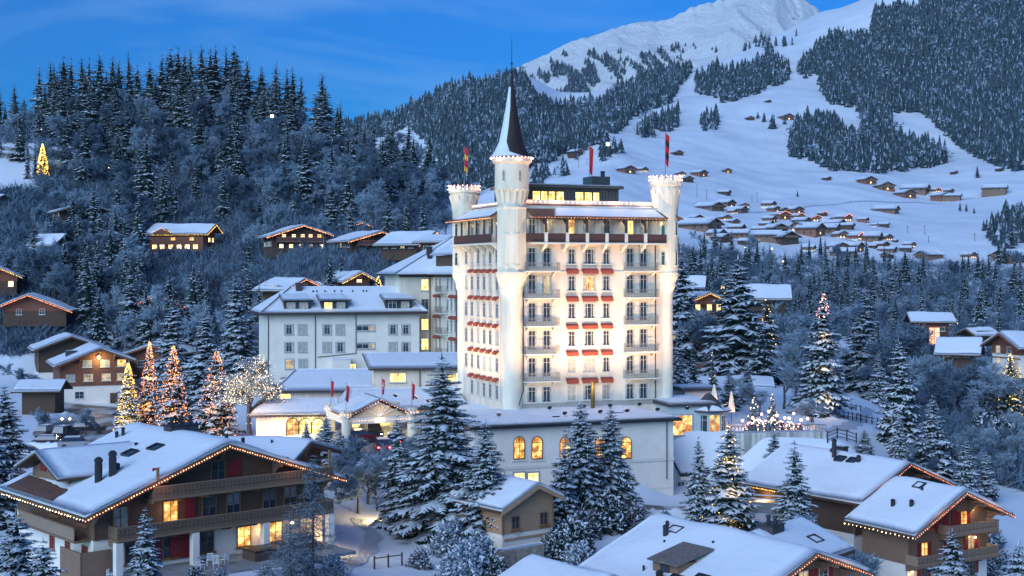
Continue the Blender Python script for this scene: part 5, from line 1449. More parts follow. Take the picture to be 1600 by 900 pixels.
# two chalets at right
A, r = gable_frame((1422.7, 727), 140, (-.58, .81))
ch3, H3, zr3, ex3 = chalet('upper_chalet', 'snow roofed chalet with glowing red roof edge below the retaining wall', A, r, 17.5, 7.8, 8.0, 3.55, 3.1, -29.5, base_h=2.6, lights=B_ORG, wood=WOOD_D, floors=(4.0,), win_x=(-3.5, 0, 3.5), snow=.42, seed=61, og=2.0, glasses=[GLASS_D, GLASS_B])
for (x_, y_, rr_, hh) in ((-1.2, 9.2, .26, 1.9), (-.5, 10.2, .16, .4), (-1.7, 5.4, .24, .8), (-4.8, 11.0, .1, .4)): vent(ch3, x_, y_, zr3(x_) + .45, rr_, hh)
chimney(ch3, .6, 9.6, H3, .9, .9, .8, SLATE)
nL = Vector((-3.55 / 7.8, 0, 1)).normalized()
for y_ in (8.0, 6.3): skylight(ch3, (-1.6, y_, zr3(-1.6) + .62), nL, (0, 1, 0), 1.0, .8)
f = MB(); f.bulbs((-7.9, 11.2, H3 - 3.5), (-7.9, 17.5, H3 - 3.5), .24, .05, B_YEL); f.build('light_string', ch3)
lamp('carport_glow', 'POINT', (-7.2, 14, H3 - 4.4), 60, (1, .6, .25), .4, parent=ch3)
b = MB(); b.box(-7.2, -6.9, 15.6, 15.9, 0, H3 - 3.6, WOOD_M); b.build('post', ch3)
A, r = gable_frame((1510, 771.7), 128, (-.5, .86))
ch4, H4, zr4, (xl4, xr4, yf4, yb4) = chalet('balcony_chalet', 'timber chalet with red shutters and two planted balconies in the lower right corner', A, r, 9.2, 6.9, 6.7, 3.6, 2.8, -30.0, base_h=2.3, lights=B_ORG, wood=WOOD_G, og=2.1,
    floors=(1.2, 3.6, 6.1), win_x=((-3.4, .2, 3.2), (-3.4, .2, 3.0), (-2.9, 2.0)), win_w=.8, win_h=1.2, glasses=[GLASS_D, LIT_C, GLASS_D, LIT_W, GLASS_D, LIT_C, GLASS_D, LIT_W], frame=FRAME_O, shut=SHUT_R, snow=.42, seed=71, eave_lights=B_WHT,
    balc=((-5.9, 5.2, 2.35, dict(depth=1.5, plants=3)), (-1.6, 5.2, 4.85, dict(depth=1.5, plants=5))))
for x_ in (-1.55, -.55, .6): 
    b = MB(); b.box(x_ - .4, x_ + .4, yf4 - .09, yf4 - .02, 4.95, 6.95, SHUT_R); b.build('red_door', ch4)
for (x_, y_, rr_, hh) in ((-4.3, 5.2, .22, .8), (-3.9, 3.2, .22, .8), (-1.4, 4.2, .12, .4)): vent(ch4, x_, y_, zr4(x_) + .45, rr_, hh)
nL = Vector((-3.6 / 6.9, 0, 1)).normalized(); skylight(ch4, (-.9, 5.0, zr4(-.9) + .62), nL, (0, 1, 0), 1.0, .8)
for x_, z_, e in ((-3.0, 6.9, 26), (2.9, 6.9, 34), (3.3, 4.1, 26), (-5.3, 1.7, 20)):
    lamp('wall_lamp', 'POINT', (x_, yf4 - .45, z_), e, (1, .66, .22), .1, parent=ch4)
    b = MB(); b.ball((x_, yf4 - .3, z_), .11, B_WHT); b.build('wall_lantern', ch4)

# big roof at the bottom edge
A, r = gable_frame((1277, 868), 105, (-11, 15))
ch5, H5, zr5, ex5 = chalet('bottom_chalet', 'chalet with wide snowy roof and lit gable cut by the bottom edge', A, r, 19.0, 9.0, 6.5, 3.6, 2.4, -31.0, base_h=2.6, lights=B_ORG, wood=WOOD_M, floors=(6.6,), win_x=(-2.6, .6, 3.0), win_w=1.0, snow=.45, seed=81, og=2.0, shut=SHUT_R, glasses=[GLASS_D, LIT_C])
nL = Vector((-3.6 / 9.0, 0, 1)).normalized()
SHG = mat('bare_shingles', (.17, .14, .13), .85, .3, 3, .5, 6)
b = MB(); b.box(-6.9, -4.1, 8.4, 11.4, zr5(-6.9), zr5(-6.9) + 1.45, WOOD_G); b.extr([(-7.3, 8.1, zr5(-6.9) + 1.35), (-3.2, 8.1, zr5(-3.2) + .75), (-3.2, 8.1, zr5(-3.2) + .87), (-7.3, 8.1, zr5(-6.9) + 1.47)], (0, 3.6, 0), SHG); dd = b.build('dormer', ch5)
win(dd, -6.91, 9.9, zr5(-6.9) + .98, .9, .6, R90, GLASS_D, WOOD_D, sill=False)
for (x_, y_, rr_, hh) in ((-1.6, 15.4, .16, .7), (-2.8, 14.3, .24, 1.1), (-3.6, 13.6, .1, .4), (-7.2, 12.2, .1, .4), (-2.2, 9.2, .12, .3), (-8.0, 9.4, .3, .8)): vent(ch5, x_, y_, zr5(x_) + .45, rr_, hh)
for x_, y_ in ((-1.8, 14.2), (-7.6, 8.0), (-6.8, 5.9)): skylight(ch5, (x_, y_, zr5(x_) + .70), nL, (0, 1, 0), 1.2, .9)
b = MB(); b.slab([(-2.5, 15.0, zr5(-2.5) + .66), (-1.2, 15.0, zr5(-1.2) + .66), (-1.2, 15.3, zr5(-1.2) + .66), (-2.5, 15.3, zr5(-2.5) + .66)], .08, TILE_B, 2, 2, 0); b.build('bare_tiles', ch5)
# cross wing behind it
ch6, H6, zr6, ex6 = chalet('cross_wing', 'low snow roofed house with black chimney pots right behind the bottom chalet', P(1257, 816, 118), math.atan2(.66, -.75), 9.0, 4.8, 4.8, 2.0, 2.0, -29.0, base_h=2.0, wood=WOOD_D, floors=(), snow=.42, seed=91, brackets=False)
chimney(ch6, -.6, 6.6, H6 - .2, 1.3, 1.9, 1.0, SLATE, pipes=2); skylight(ch6, (-3.0, 3.6, zr6(-3.0) + .66), Vector((-2.0 / 4.8, 0, 1)), (0, 1, 0), 1.2, .9)
# roof at the bottom left of it
ch7, H7, zr7, ex7 = chalet('corner_cottage', 'small snowy roof peeking in at the bottom left of the wide chalet roof', P(826, 876, 108), math.atan2(.62, .78) + math.radians(180), 10.0, 5.0, 5.0, 2.0, 2.0, -29.5, base_h=2.6, wood=WOOD_D, floors=(), snow=.4, seed=95, brackets=False)

# brown and white chalet by the car park
A, r = gable_frame((157, 546), 250, (-.40, .92))
ch8, H8, zr8, ex8 = chalet('car_park_chalet', 'brown timber chalet on white ground floor with bright gable lamp by the car park', A, r, 17, 8.4, 6.6, 3.3, 2.5, -25.3, base_h=4.1, wood=WOOD_R, floors=(2.4, 5.6, 8.2), win_x=((-3.6,), (-5.2, -2.0, 1.2, 4.0), (-5.0, -2.2, 1.0, 4.0)), win_w=1.5, win_h=1.2, glasses=[GLASS_D, CURTAIN, LIT_C, LIT_C, LIT_C, CURTAIN, CURTAIN, LIT_W, CURTAIN], frame=FRAME_W, seed=101, snow=.4, side_wins=((-1, 5, 2, .9, 2.2, GLASS_D),))
b = MB(); b.box(1.9, 3.2, yf - .1, yf + .1, 0, 2.6, WOOD_D); o = b.build('door', ch8); o.location = (0, 0, 0)
chimney(ch8, -4.6, 6.5, zr8(-4.6) + .3, 2.0, 1.2, .9, SLATE)
b = MB(); b.ball((-.2, .9, H8 - 1.5), .28, B_WHT); b.build('gable_lamp', ch8); lamp('gable_light', 'POINT', (-.2, .3, H8 - 1.8), 190, (1, .82, .30), .3, parent=ch8)
chalet('rear_chalet', 'snowy roof right behind the brown car park chalet', P(112, 527, 268), math.atan2(.4, .92), 13, 7.5, 7.5, 2.8, 2.8, -23, base_h=3, wood=WOOD_D, floors=(), seed=103, brackets=False)
chalet('orange_lit_chalet', 'snowy roof between brown car park chalet and orange lit tree', P(236, 540, 262), math.atan2(-.2, .97), 12, 8.5, 5, 2.8, 2, -24, base_h=3, wood=WOOD_R, floors=(6,), win_x=(-3, 2), seed=104, brackets=False)
sh, *_ = chalet('car_shelter', 'open timber shelter with snowy roof at the left edge of the car park', P(28, 597, 228), math.atan2(-1, .1), 8, 5.0, 4.2, 1.7, 1.5, -24.4, base_h=.2, wood=WOOD_D, floors=(), seed=105, brackets=False, cat='shelter')

# chalets up on the wooded hill
LM = lit_mat('lit_room_far', (1.0, .50, .16), (1.0, .75, .40), 2.4, .6, .5)
def hill_chalet(name, label, apex, Y, d, L, WL, WR, dL, dR, base_py, lights=None, rows=(), xs=(), ww=1.0, wh=1.1, g=None, **kw):
    A, r = gable_frame(apex, Y, d)
    zg = -(base_py - HZ) / F * Y
    if not rows: rows, xs, g = (1.7,), ((-WL * .3, WR * .3),), [GLASS_B]
    n_ = max(2, int(L / 2.6))
    kw.setdefault('side_wins', tuple((-1, 1.8 + (L - 3.4) * (k + .5) / n_, 1.6, 1.0, .9, (GLASS_B, GLASS_D, LIT_C)[(k * 7 + int(apex[0])) % 3]) for k in range(n_)))
    return chalet(name, label, A, r, L, WL, WR, dL, dR, zg, base_h=kw.pop('bh_', 1.8), lights=lights, wood=kw.pop('wood', WOOD_D), floors=rows, win_x=xs, win_w=ww, win_h=wh, glasses=g or [LM], seed=int(apex[0]), lstep=.35, lr=.085, brackets=False, base=kw.pop('base', WOOD_D), **kw)
hill_chalet('lit_chalet', 'dark chalet with three rows of bright lamps and glowing gable on the hill', (475, 353), 300, (-.35, .94), 13, 8.2, 6.6, 2.7, 2.1, 392, B_WARM, (1.1, 3.3, 4.9), ((-4.8, -2.6, -.4, 1.8, 4.2), (-4.2, -2.0, .0, 1.8, 3.8), (-1.4, 1.2)), .8, .75, balc=((-6, 5, 2.1, dict(depth=1.3, rail=RAIL_D)),))
hill_chalet('dark_chalet', 'dark wide chalet with glowing roof edge right of the three row lit chalet', (597, 363), 295, (-.5, .87), 14, 8.0, 5.6, 2.3, 2.0, 394, B_WARM, (2.6,), ((-2, 2),), 1.2, .7, [GLASS_B], balc=((-5.5, 4, 1.6, dict(depth=1.3, rail=RAIL_D)),))
hill_chalet('upper_hill_chalet', 'smaller lit chalet standing above the dark wide chalet', (566, 348.5), 335, (-.4, .92), 11, 5.6, 5.0, 1.8, 1.8, 368, B_WARM, (1.6,), ((-2.2, 0.2, 2.4),), .9, .9)
hill_chalet('slope_chalet', 'snowy roofed chalet with lit edge just left of the rear hotel wing', (682, 364), 285, (-.85, .5), 12, 6.6, 5, 2.9, 2.2, 396, B_WARM)
hill_chalet('dark_hill_house', 'dark house half hidden behind the pyramid roof of the rear wing', (710, 370), 270, (-.9, .4), 7, 5, 5, 1.4, 1.4, 400)
jc, Hj, zrj, _e = hill_chalet('triple_gable_chalet', 'long lit chalet with three glowing gables on the wooded hill', (338, 352), 340, (-.97, .2), 17, 5.5, 3.6, 2.6, 1.9, 396, B_YEL, (1.0, 3.4), ((-2.5, 0, 1.5), (-1, 1.2)), 1.0, 1.0)
b = MB(); b.box(-5.7, -3, 1, 15.5, 0, Hj - 3.0, WOOD_R); b.build('long_wall', jc)
for y_ in (3, 5.2, 7.4, 9.6, 12, 14): win(jc, -5.7, y_, 1.6, 1.2, 1.0, R90, LM, FRAME_O); 
for y_ in (4, 9): win(jc, -5.7, y_, 3.6, 1.2, .8, R90, LIT_W, FRAME_O)
f = MB(); f.bulbs((-5.75, 0, Hj - 2.55), (-5.75, 15, Hj - 2.55), .35, .07, B_YEL); f.bulbs((-6.2, 9.5, Hj - 1.9), (-6.2, 12.0, Hj - .8), .3, .07, B_YEL); f.bulbs((-6.2, 12.0, Hj - .8), (-6.2, 14.5, Hj - 1.9), .3, .07, B_YEL); f.build('light_string', jc)
b = MB(); b.extr([(-6.1, 9.4, Hj - 2.1), (-6.1, 14.6, Hj - 2.1), (-6.1, 12.0, Hj - .9)], (4.5, 0, 0), WOOD_R); dm = b.build('dormer', jc)
hill_chalet('black_chalet', 'unlit black chalet among spruces on the upper left hill', (137, 317), 350, (-.5, .87), 12, 8, 5.5, 2.6, 2.2, 345)
hill_chalet('hip_roof_house', 'dark house under a plain snowy roof left on the hill', (104, 368), 320, (-.96, .3), 8, 5, 5, 2.8, 2.0, 408)
hill_chalet('edge_chalet', 'reddish chalet with lit eave at the far left edge', (-6, 418), 300, (-.3, .95), 12, 6, 5.6, 2.2, 2.4, 452, B_YEL, (1.2,), ((3,),), wood=WOOD_R)
hill_chalet('string_lit_chalet', 'dark chalet outlined by a long orange light string at far left', (43, 462), 285, (-.2, .98), 12, 6.5, 9, 2.7, 3.6, 500, B_ORG, wood=WOOD_R)
hill_chalet('hidden_chalet', 'chalet outlined by an orange light string among frosted trees', (244, 463), 290, (-.3, .95), 10, 4.6, 7.0, 1.9, 2.8, 495, B_ORG)
hill_chalet('wall_top_house', 'snow roofed house at the left edge above the yellow lit tree', (8, 306), 370, (-.9, .3), 12, 6, 5, 2, 2, 338, None, (1.4,), ((0,),), g=[LIT_C])
hill_chalet('garden_chalet', 'small dark chalet behind the white wing with a lit christmas tree', (566, 427), 268, (-.5, .87), 14, 4.2, 3.6, 2.0, 1.8, 449, B_YEL, (1.6,), ((0,),))
hill_chalet('brown_gable_house', 'low snowy roof with short light string over the left end of the white wing', (478, 437), 262, (-.8, .6), 9, 6, 4, 2.4, 1.4, 462, B_ORG)

# chalets beyond the hotel on the right
hill_chalet('yellow_gable_chalet', 'chalet with yellow lit gable left of the tall dark spruce on the right', (1110, 459), 265, (-.3, .95), 10, 4.2, 4.6, 1.6, 1.9, 490, B_YEL, (1.2,), ((-2, .5, 2.6),), g=[LIT_Y], wood=WOOD_G)
hill_chalet('small_red_chalet', 'small reddish chalet right beside the hotel corner turret', (1060, 460), 270, (-.5, .87), 9, 4.6, 3.4, 1.8, 1.6, 484, B_ORG, wood=WOOD_R)
hill_chalet('steep_roof_house', 'steep snowy roof above the yellow gabled chalet', (1104, 434), 300, (-.97, .2), 8, 4, 4, 2.6, 2.2, 462)
hill_chalet('wide_roof_house', 'wide snowy roof behind the tall dark spruce', (1236, 447), 300, (-.97, .15), 13, 6, 4, 3.2, 2, 478)
hill_chalet('glowing_porch_chalet', 'chalet with bright orange lit porch and small gable at the right', (1488, 491), 300, (-.97, .1), 10, 4.6, 4, 1.9, 2, 524, B_YEL, (1.6,), ((0,),), g=[GLASS_D], wood=WOOD_R)
b = MB(); hp, _r = gable_frame((1452, 508), 294, (0, 1)); 
gp = thing('lit_porch', 'bright orange glazed porch of the chalet on the right', 'porch', (P(1452, 523, 293.5).x, 290.0, P(1452, 523, 293.5).z), math.radians(4)); b.box(-1.15, 1.15, 0, 3, -2, 1.7, bulb_mat('porch_glass', (1, .42, .10), .75)); b.build('glazing', gp); b = MB(); b.box(-1.6, 1.6, -.2, 3, 1.7, 1.95, WOOD_R); b.box(-1.3, -1.15, -.1, 3, -2, 1.7, WOOD_R); b.box(1.15, 1.3, -.1, 3, -2, 1.7, WOOD_R); b.box(-1.15, 1.15, -.06, -.001, .5, .6, WOOD_R); b.box(-.05, .05, -.03, -.001, -2, 2, WOOD_R); b.build('frame', gp)
hill_chalet('steep_gable_house', 'dark steep gabled house with snowy roof at the right', (1536, 531), 255, (-.9, .4), 8.5, 4.5, 4, 3.0, 3.0, 566, None, (1.5,), ((-1, 1),), g=[GLASS_B])
hill_chalet('round_roof_house', 'low house under a long snowy roof behind the steep gabled house', (1508, 515), 300, (.9, .3), 7, 4.0, 3.6, 1.5, 1.5, 529)
hill_chalet('edge_farmhouse', 'timber farmhouse on white base at the right edge beside a lit christmas tree', (1560, 522), 235, (.95, .3), 14, 5, 5.4, 2.4, 2.6, 575, None, (1.3, 3.2), ((-2, 1), (-2, 1)), g=[LIT_C, GLASS_D], wood=WOOD_R, bh_=2.4, base=PLASTER_W)
hill_chalet('long_low_house', 'long low snowy roofed house behind the hotel garden', (1208, 592), 235, (-.97, .1), 16, 4.4, 4, 1.5, 1.5, 620)
hill_chalet('upper_garden_house', 'snowy flat roofed house beside the tall dark spruce', (1216, 556), 250, (-.97, .1), 13, 4, 4, 1.2, 1.2, 590)
hill_chalet('slope_shed', 'snow covered shed roof left of the tall dark spruce', (1078, 515), 262, (-.9, .2), 5, 3.2, 3, 1, 1, 538)

# ---------------------------------------------------------------- valley village and slope huts: small chalets, copied
VT = []
def village_proto(wood, L, W, Hh, lit, stone=False):
    t = thing('village_chalet', 'x', 'chalet')
    b = MB(); x = W / 2 - .9; hz = Hh - (W / 2 - .9) * .42
    b.extr([(-x, 1.0, -1.5), (x, 1.0, -1.5), (x, 1.0, hz), (0, 1.0, Hh), (-x, 1.0, hz)], (0, L - 1.6, 0), wood)
    b.box(-x - .03, x + .03, .95, L - .55, -1.6, 1.5, PLASTER_W if stone else wood)
    b.build('wall', t)
    b = MB(); b.box(-x * .8, x * .8, .2, .96, 2.55, 2.7, WOOD_M); b.box(-x * .8, x * .8, .18, .25, 2.7, 3.4, WOOD_M); b.build('balcony', t)
    e = W / 2; d = e * .42
    for q in ([(0, 0, Hh + .1), (0, L, Hh + .1), (-e, L, Hh - d + .1), (-e, 0, Hh - d + .1)], [(0, 0, Hh + .1), (e, 0, Hh - d + .1), (e, L, Hh - d + .1), (0, L, Hh + .1)]):
        b = MB(); b.slab(q, .18, WOOD_D, 1, 1, 0, sag=0); r_ = b.build('roof', t)
        s = MB(); s.slab([Vector(v) + Vector((0, 0, .19)) for v in q], .42, SNOW, 4, 4, .03); s.build('roof_snow', r_, True)
    for k, (x_, z_) in enumerate(((-x * .55, 1.6), (0, 1.6), (x * .55, 1.6), (-x * .4, 4.0), (x * .4, 4.0))):
        if z_ > hz + .2 and abs(x_) > x * .5: continue
        win(t, x_, .95 if z_ < 3 else 1.0, z_, .9, 1.0, 0, (LM if (k in lit) else GLASS_D), FRAME_W if stone else WOOD_M)
    for y_ in (3.2, 6.2): win(t, -x, y_, 1.8, .9, .9, R90, GLASS_D, WOOD_M)
    return t
def copy_tree(o, parent=None):
    c = o.copy(); COL.objects.link(c); c.parent = parent
    for ch in [q for q in o.children]: copy_tree(ch, c)
    return c
WOOD_V = wood_mat('village_timber', (0.27, 0.115, 0.07), 4.0)
VP = [village_proto(WOOD_V, 11, 11, 5.6, (1,)), village_proto(WOOD_D, 9, 9, 4.4, ()), village_proto(WOOD_V, 11, 13, 6.0, (0, 1, 2), True), village_proto(WOOD_G, 14, 11, 4.7, ())]
used = [False] * 4
VG = mat('x', (0, 0, 0)) if False else None
def vch(px, py, proto, ang, s, label, Y=None, group='village chalets on the snowy valley slope', lights=False):
    p = base_at(px, py, Y)
    k = p.y / F      # world metres per photo pixel at that depth
    c = VP[proto] if not used[proto] else copy_tree(VP[proto])
    used[proto] = True
    wdt = (11, 9, 13, 10)[proto]
    sc = 1.18 * s * k / wdt
    c.location = (p.x, p.y, p.z); c.rotation_euler = (0, 0, math.radians(min(66, ang + 22) if (int(px) % 2 and ang >= 0) else ang)); c.scale = (sc, sc, sc)
    tag(c, label, 'chalet', group)
    if lights:
        e = wdt / 2; hh = (5.6, 4.4, 6.0, 4.7)[proto] + .3; f = MB()
        f.bulbs((0, -.1, hh), (-e, -.1, hh - e * .42), .5, .14, B_ORG); f.bulbs((0, -.1, hh), (e, -.1, hh - e * .42), .5, .14, B_ORG); f.build('light_string', c)
    return c
# px, base py, proto, angle, width px
V = [
 (1075, 349, 1, 35, 14, 'small brown hut right of the hotel turret, left one of two'), (1094, 349, 0, 35, 20, 'brown chalet right of the hotel turret, right one of two'),
 (1124, 331, 3, 40, 26, 'long barn and house high on the slope right of the turret'), (1145, 326, 0, 25, 22, 'brown chalet joined to the long barn on the slope'), (1151, 335, 2, 30, 15, 'small lit chalet below the long barn on the slope'),
 (1120, 363, 3, 50, 38, 'long pale timber barn at the left end of the village'), (1131, 373, 2, 30, 26, 'red brown chalet below the long pale barn'), (1138, 380, 1, 40, 24, 'dark chalet at the bottom left of the village'),
 (1163, 365, 0, 40, 22, 'dark gabled chalet at the left of the village centre'), (1172, 374, 3, 70, 26, 'broad snowy roofed house left of the village centre'),
 (1216, 332, 0, 35, 16, 'hut at the top of the village, left one of two'), (1228, 333, 1, 20, 14, 'hut at the top of the village, right one of two'), (1250, 335, 0, 30, 20, 'chalet at the top of the village with steep dark gable'),
 (1228, 344, 0, 25, 22, 'lamp lit chalet in the upper village row'), (1253, 343, 2, 10, 18, 'orange lit chalet in the upper village row'), (1278, 347, 2, 15, 18, 'orange outlined chalet at the right of the upper row'), (1290, 338, 1, 30, 12, 'tiny hut above the orange outlined chalet'),
 (1207, 357, 0, 30, 18, 'dark chalet with tall gable in mid village'), (1222, 368, 1, 25, 30, 'broad dark chalet in the middle of the village'), (1243, 363, 2, -60, 28, 'white based house with four bright windows mid village'), (1222, 378, 3, 75, 30, 'low snow roofed barn below the broad dark chalet'), (1238, 384, 1, 30, 36, 'wide dark chalet at the lower village edge'),
 (1264, 353, 1, 50, 22, 'low dark chalet right of mid village'), (1300, 352, 0, 30, 18, 'chalet with dark gable right of the village spruce'), (1285, 370, 0, 30, 34, 'wide brown chalet in the lower right of the village'), (1312, 366, 3, 60, 28, 'long snowy roofed chalet at the village right'), (1327, 347, 2, 20, 22, 'chalet with glowing gable at the upper right of the village'),
 (1335, 359, 1, 40, 18, 'small dark chalet near the village right end'), (1318, 356, 3, 50, 22, 'snow roofed barn near the village right end'), (1320, 374, 2, 25, 22, 'lit pale chalet in the lower right village'), (1347, 377, 2, 30, 24, 'pale timber chalet with glowing wall at the village right'), (1378, 379, 3, 65, 28, 'long low reddish barn at the right end of the village'),
 (1403, 379, 1, 30, 8, 'tiny half buried hut beyond the right end of the village'),
 (1318, 396, 0, 20, 26, 'red roofed chalet at the forest edge, left one of two'), (1347, 395, 0, 30, 26, 'brown chalet at the forest edge, right one of two'), (1340, 403, 3, 70, 26, 'snow roofed barn just below the forest edge chalets'), (1382, 404, 1, -40, 16, 'lit hut half hidden by the forest edge'),
 (1437, 406, 3, -60, 24, 'lone red timber barn at the forest edge'), (1523, 405, 2, 20, 20, 'lit chalet with balcony at the forest edge right'), (1561, 411, 3, -55, 34, 'large barn with snowy roof at the right'), (1594, 412, 1, 20, 20, 'dark chalet at the right border near the big barn'),
 (1362, 289, 0, 20, 22, 'upper slope chalet under the dark forest, left one of two'), (1388, 299, 0, 10, 24, 'upper slope chalet under the dark forest, right one of two'),
 (1424, 311, 0, 25, 24, 'red chalet at the left of the slope hamlet'), (1430, 300, 1, 30, 14, 'small chalet behind the red chalet of the hamlet'), (1452, 304, 3, 60, 26, 'long snowy roofed chalet in the slope hamlet'), (1467, 302, 2, 10, 14, 'orange red gabled chalet in the slope hamlet'), (1489, 302, 1, 20, 12, 'dark hut at the top right of the slope hamlet'), (1480, 314, 0, 30, 22, 'brown chalet at the bottom of the slope hamlet'), (1503, 312, 3, 50, 18, 'pinkish low barn at the right of the slope hamlet'),
 (1404, 335, 3, 60, 24, 'isolated pair of barns on the open snow slope'), (1575, 303, 3, 60, 24, 'hut with frosted tree on the far right slope'), (1592, 357, 2, 20, 26, 'orange lit chalet at the right border above the forest'),
 (1297, 283, 1, 20, 11, 'tiny lone hut on the snow right of a frosted tree'), (1495, 273, 1, 10, 9, 'tiny dark hut below the right forest'), (1567, 268, 1, 10, 10, 'tiny dark hut at the right forest edge'),
 (1141, 307, 1, 40, 16, 'lone dark hut with a round tree on the left slope'), (1138, 271, 0, 10, 13, 'lone dark hut higher up the left slope'),
 (1101, 277, 0, 20, 19, 'brown chalet behind the right turret'), (1078, 286, 1, 30, 18, 'hut right beside the right turret crown'), (1066, 276, 2, 20, 14, 'pale lit hut next to the right turret flagpole'),
 (1234, 189, 0, 20, 18, 'mountain chalet on the ski slope, upper right'), (1174, 189, 1, 10, 12, 'mountain hut on the middle of the ski slope'), (1203, 161, 1, 10, 8, 'tiny mountain hut high on the ski slope'),
 (907, 244, 1, 20, 18, 'lone hut above the hotel roof left of the middle flag'), (986, 272, 0, 30, 22, 'brown hut above the hotel penthouse, left of two'), (1009, 270, 2, 25, 16, 'lit brown hut above the hotel penthouse, right of two'), (1062, 244, 1, 20, 15, 'lone hut just right of the tall red flag'), (855, 222, 1, 20, 10, 'tiny barn beside the spire on the slope'),
]
rv = random.Random(33)
SIZES = ('tiny', 'small', 'middling', 'wide')
nx_ = {}
for _ in range(400):
    if len(nx_) >= 22: break
    px_, py_ = rv.uniform(1095, 1440), rv.uniform(318, 402)
    if abs(py_ - (345 + (px_ - 1165) * .17)) > 36 * rv.random() ** .5 + 6: continue
    if any(abs(px_ - v[0]) < 11 and abs(py_ - v[1]) < 6 for v in V): continue
    wd = rv.choice((11, 14, 17, 20)); pr = rv.randrange(4)
    lb = '%s %s wedged in the village, %s part, %s row' % (SIZES[(11, 14, 17, 20).index(wd)], ('red brown chalet', 'dark hut', 'white based chalet', 'grey timber barn')[pr], 'left' if px_ < 1240 else 'middle' if px_ < 1320 else 'right', 'upper' if py_ < 350 else 'middle' if py_ < 372 else 'lower')
    if lb in nx_: continue
    nx_[lb] = 1; V.append((px_, py_, pr, rv.uniform(5, 60), wd, lb))
for (px_, py_, pr, ang, wd, lb) in V:
    vch(px_, py_, pr, ang, wd, lb, lights=any(q in lb for q in ('orange', 'lamp lit', 'glowing')))
# ---------------------------------------------------------------- draped sheets: car park and drives
def drape(name, label, pxs, Ys, m, lift=.03, kind='structure', cat=None):
    PX, YY = np.meshgrid(pxs, Ys); X = (PX - 800) / F * YY
    Z = ground_z(X, YY) + lift
    V = np.stack([X, YY, Z], -1).reshape(-1, 3); nx, ny = len(pxs), len(Ys)
    a = (np.arange(ny - 1)[:, None] * nx + np.arange(nx - 1)[None, :]).ravel()
    o = link_mesh(name, np_mesh(name, V, np.stack([a, a + 1, a + nx + 1, a + nx], 1), None, [m], True))
    return tag(o, label, cat, kind=kind)
def slush_mat():
    m = bpy.data.materials.new('cleared_slush'); nt, b = _nodes(m); N, L = nt.nodes, nt.links
    geo = N.new('ShaderNodeNewGeometry'); n = N.new('ShaderNodeTexNoise'); n.inputs['Scale'].default_value = .35; n.inputs['Detail'].default_value = 8
    mp = N.new('ShaderNodeMapping'); mp.inputs['Scale'].default_value = (1, .35, 1); L.new(geo.outputs['Position'], mp.inputs[0]); L.new(mp.outputs[0], n.inputs['Vector'])
    r = N.new('ShaderNodeValToRGB'); r.color_ramp.elements[0].position = .42; r.color_ramp.elements[0].color = (.07, .07, .075, 1)
    r.color_ramp.elements[1].position = .62; r.color_ramp.elements[1].color = (.5, .52, .55, 1)
    L.new(n.outputs[0], r.inputs[0]); L.new(r.outputs[0], b.inputs['Base Color']); b.inputs['Roughness'].default_value = .45
    return m
SLUSH = slush_mat()
drape('car_park_ground', 'cleared slushy car park in front of the brown and white chalet', np.linspace(60, 330, 50), np.linspace(183, 246, 50), SLUSH)
drape('driveway', 'slushy driveway leading to the hotel entrance porch', np.linspace(500, 700, 30), np.linspace(150, 170, 24), SLUSH)
drape('lane', 'trodden lane between the dining wing and the lower chalets', np.linspace(1000, 1180, 30), np.linspace(144, 149, 6), SLUSH)

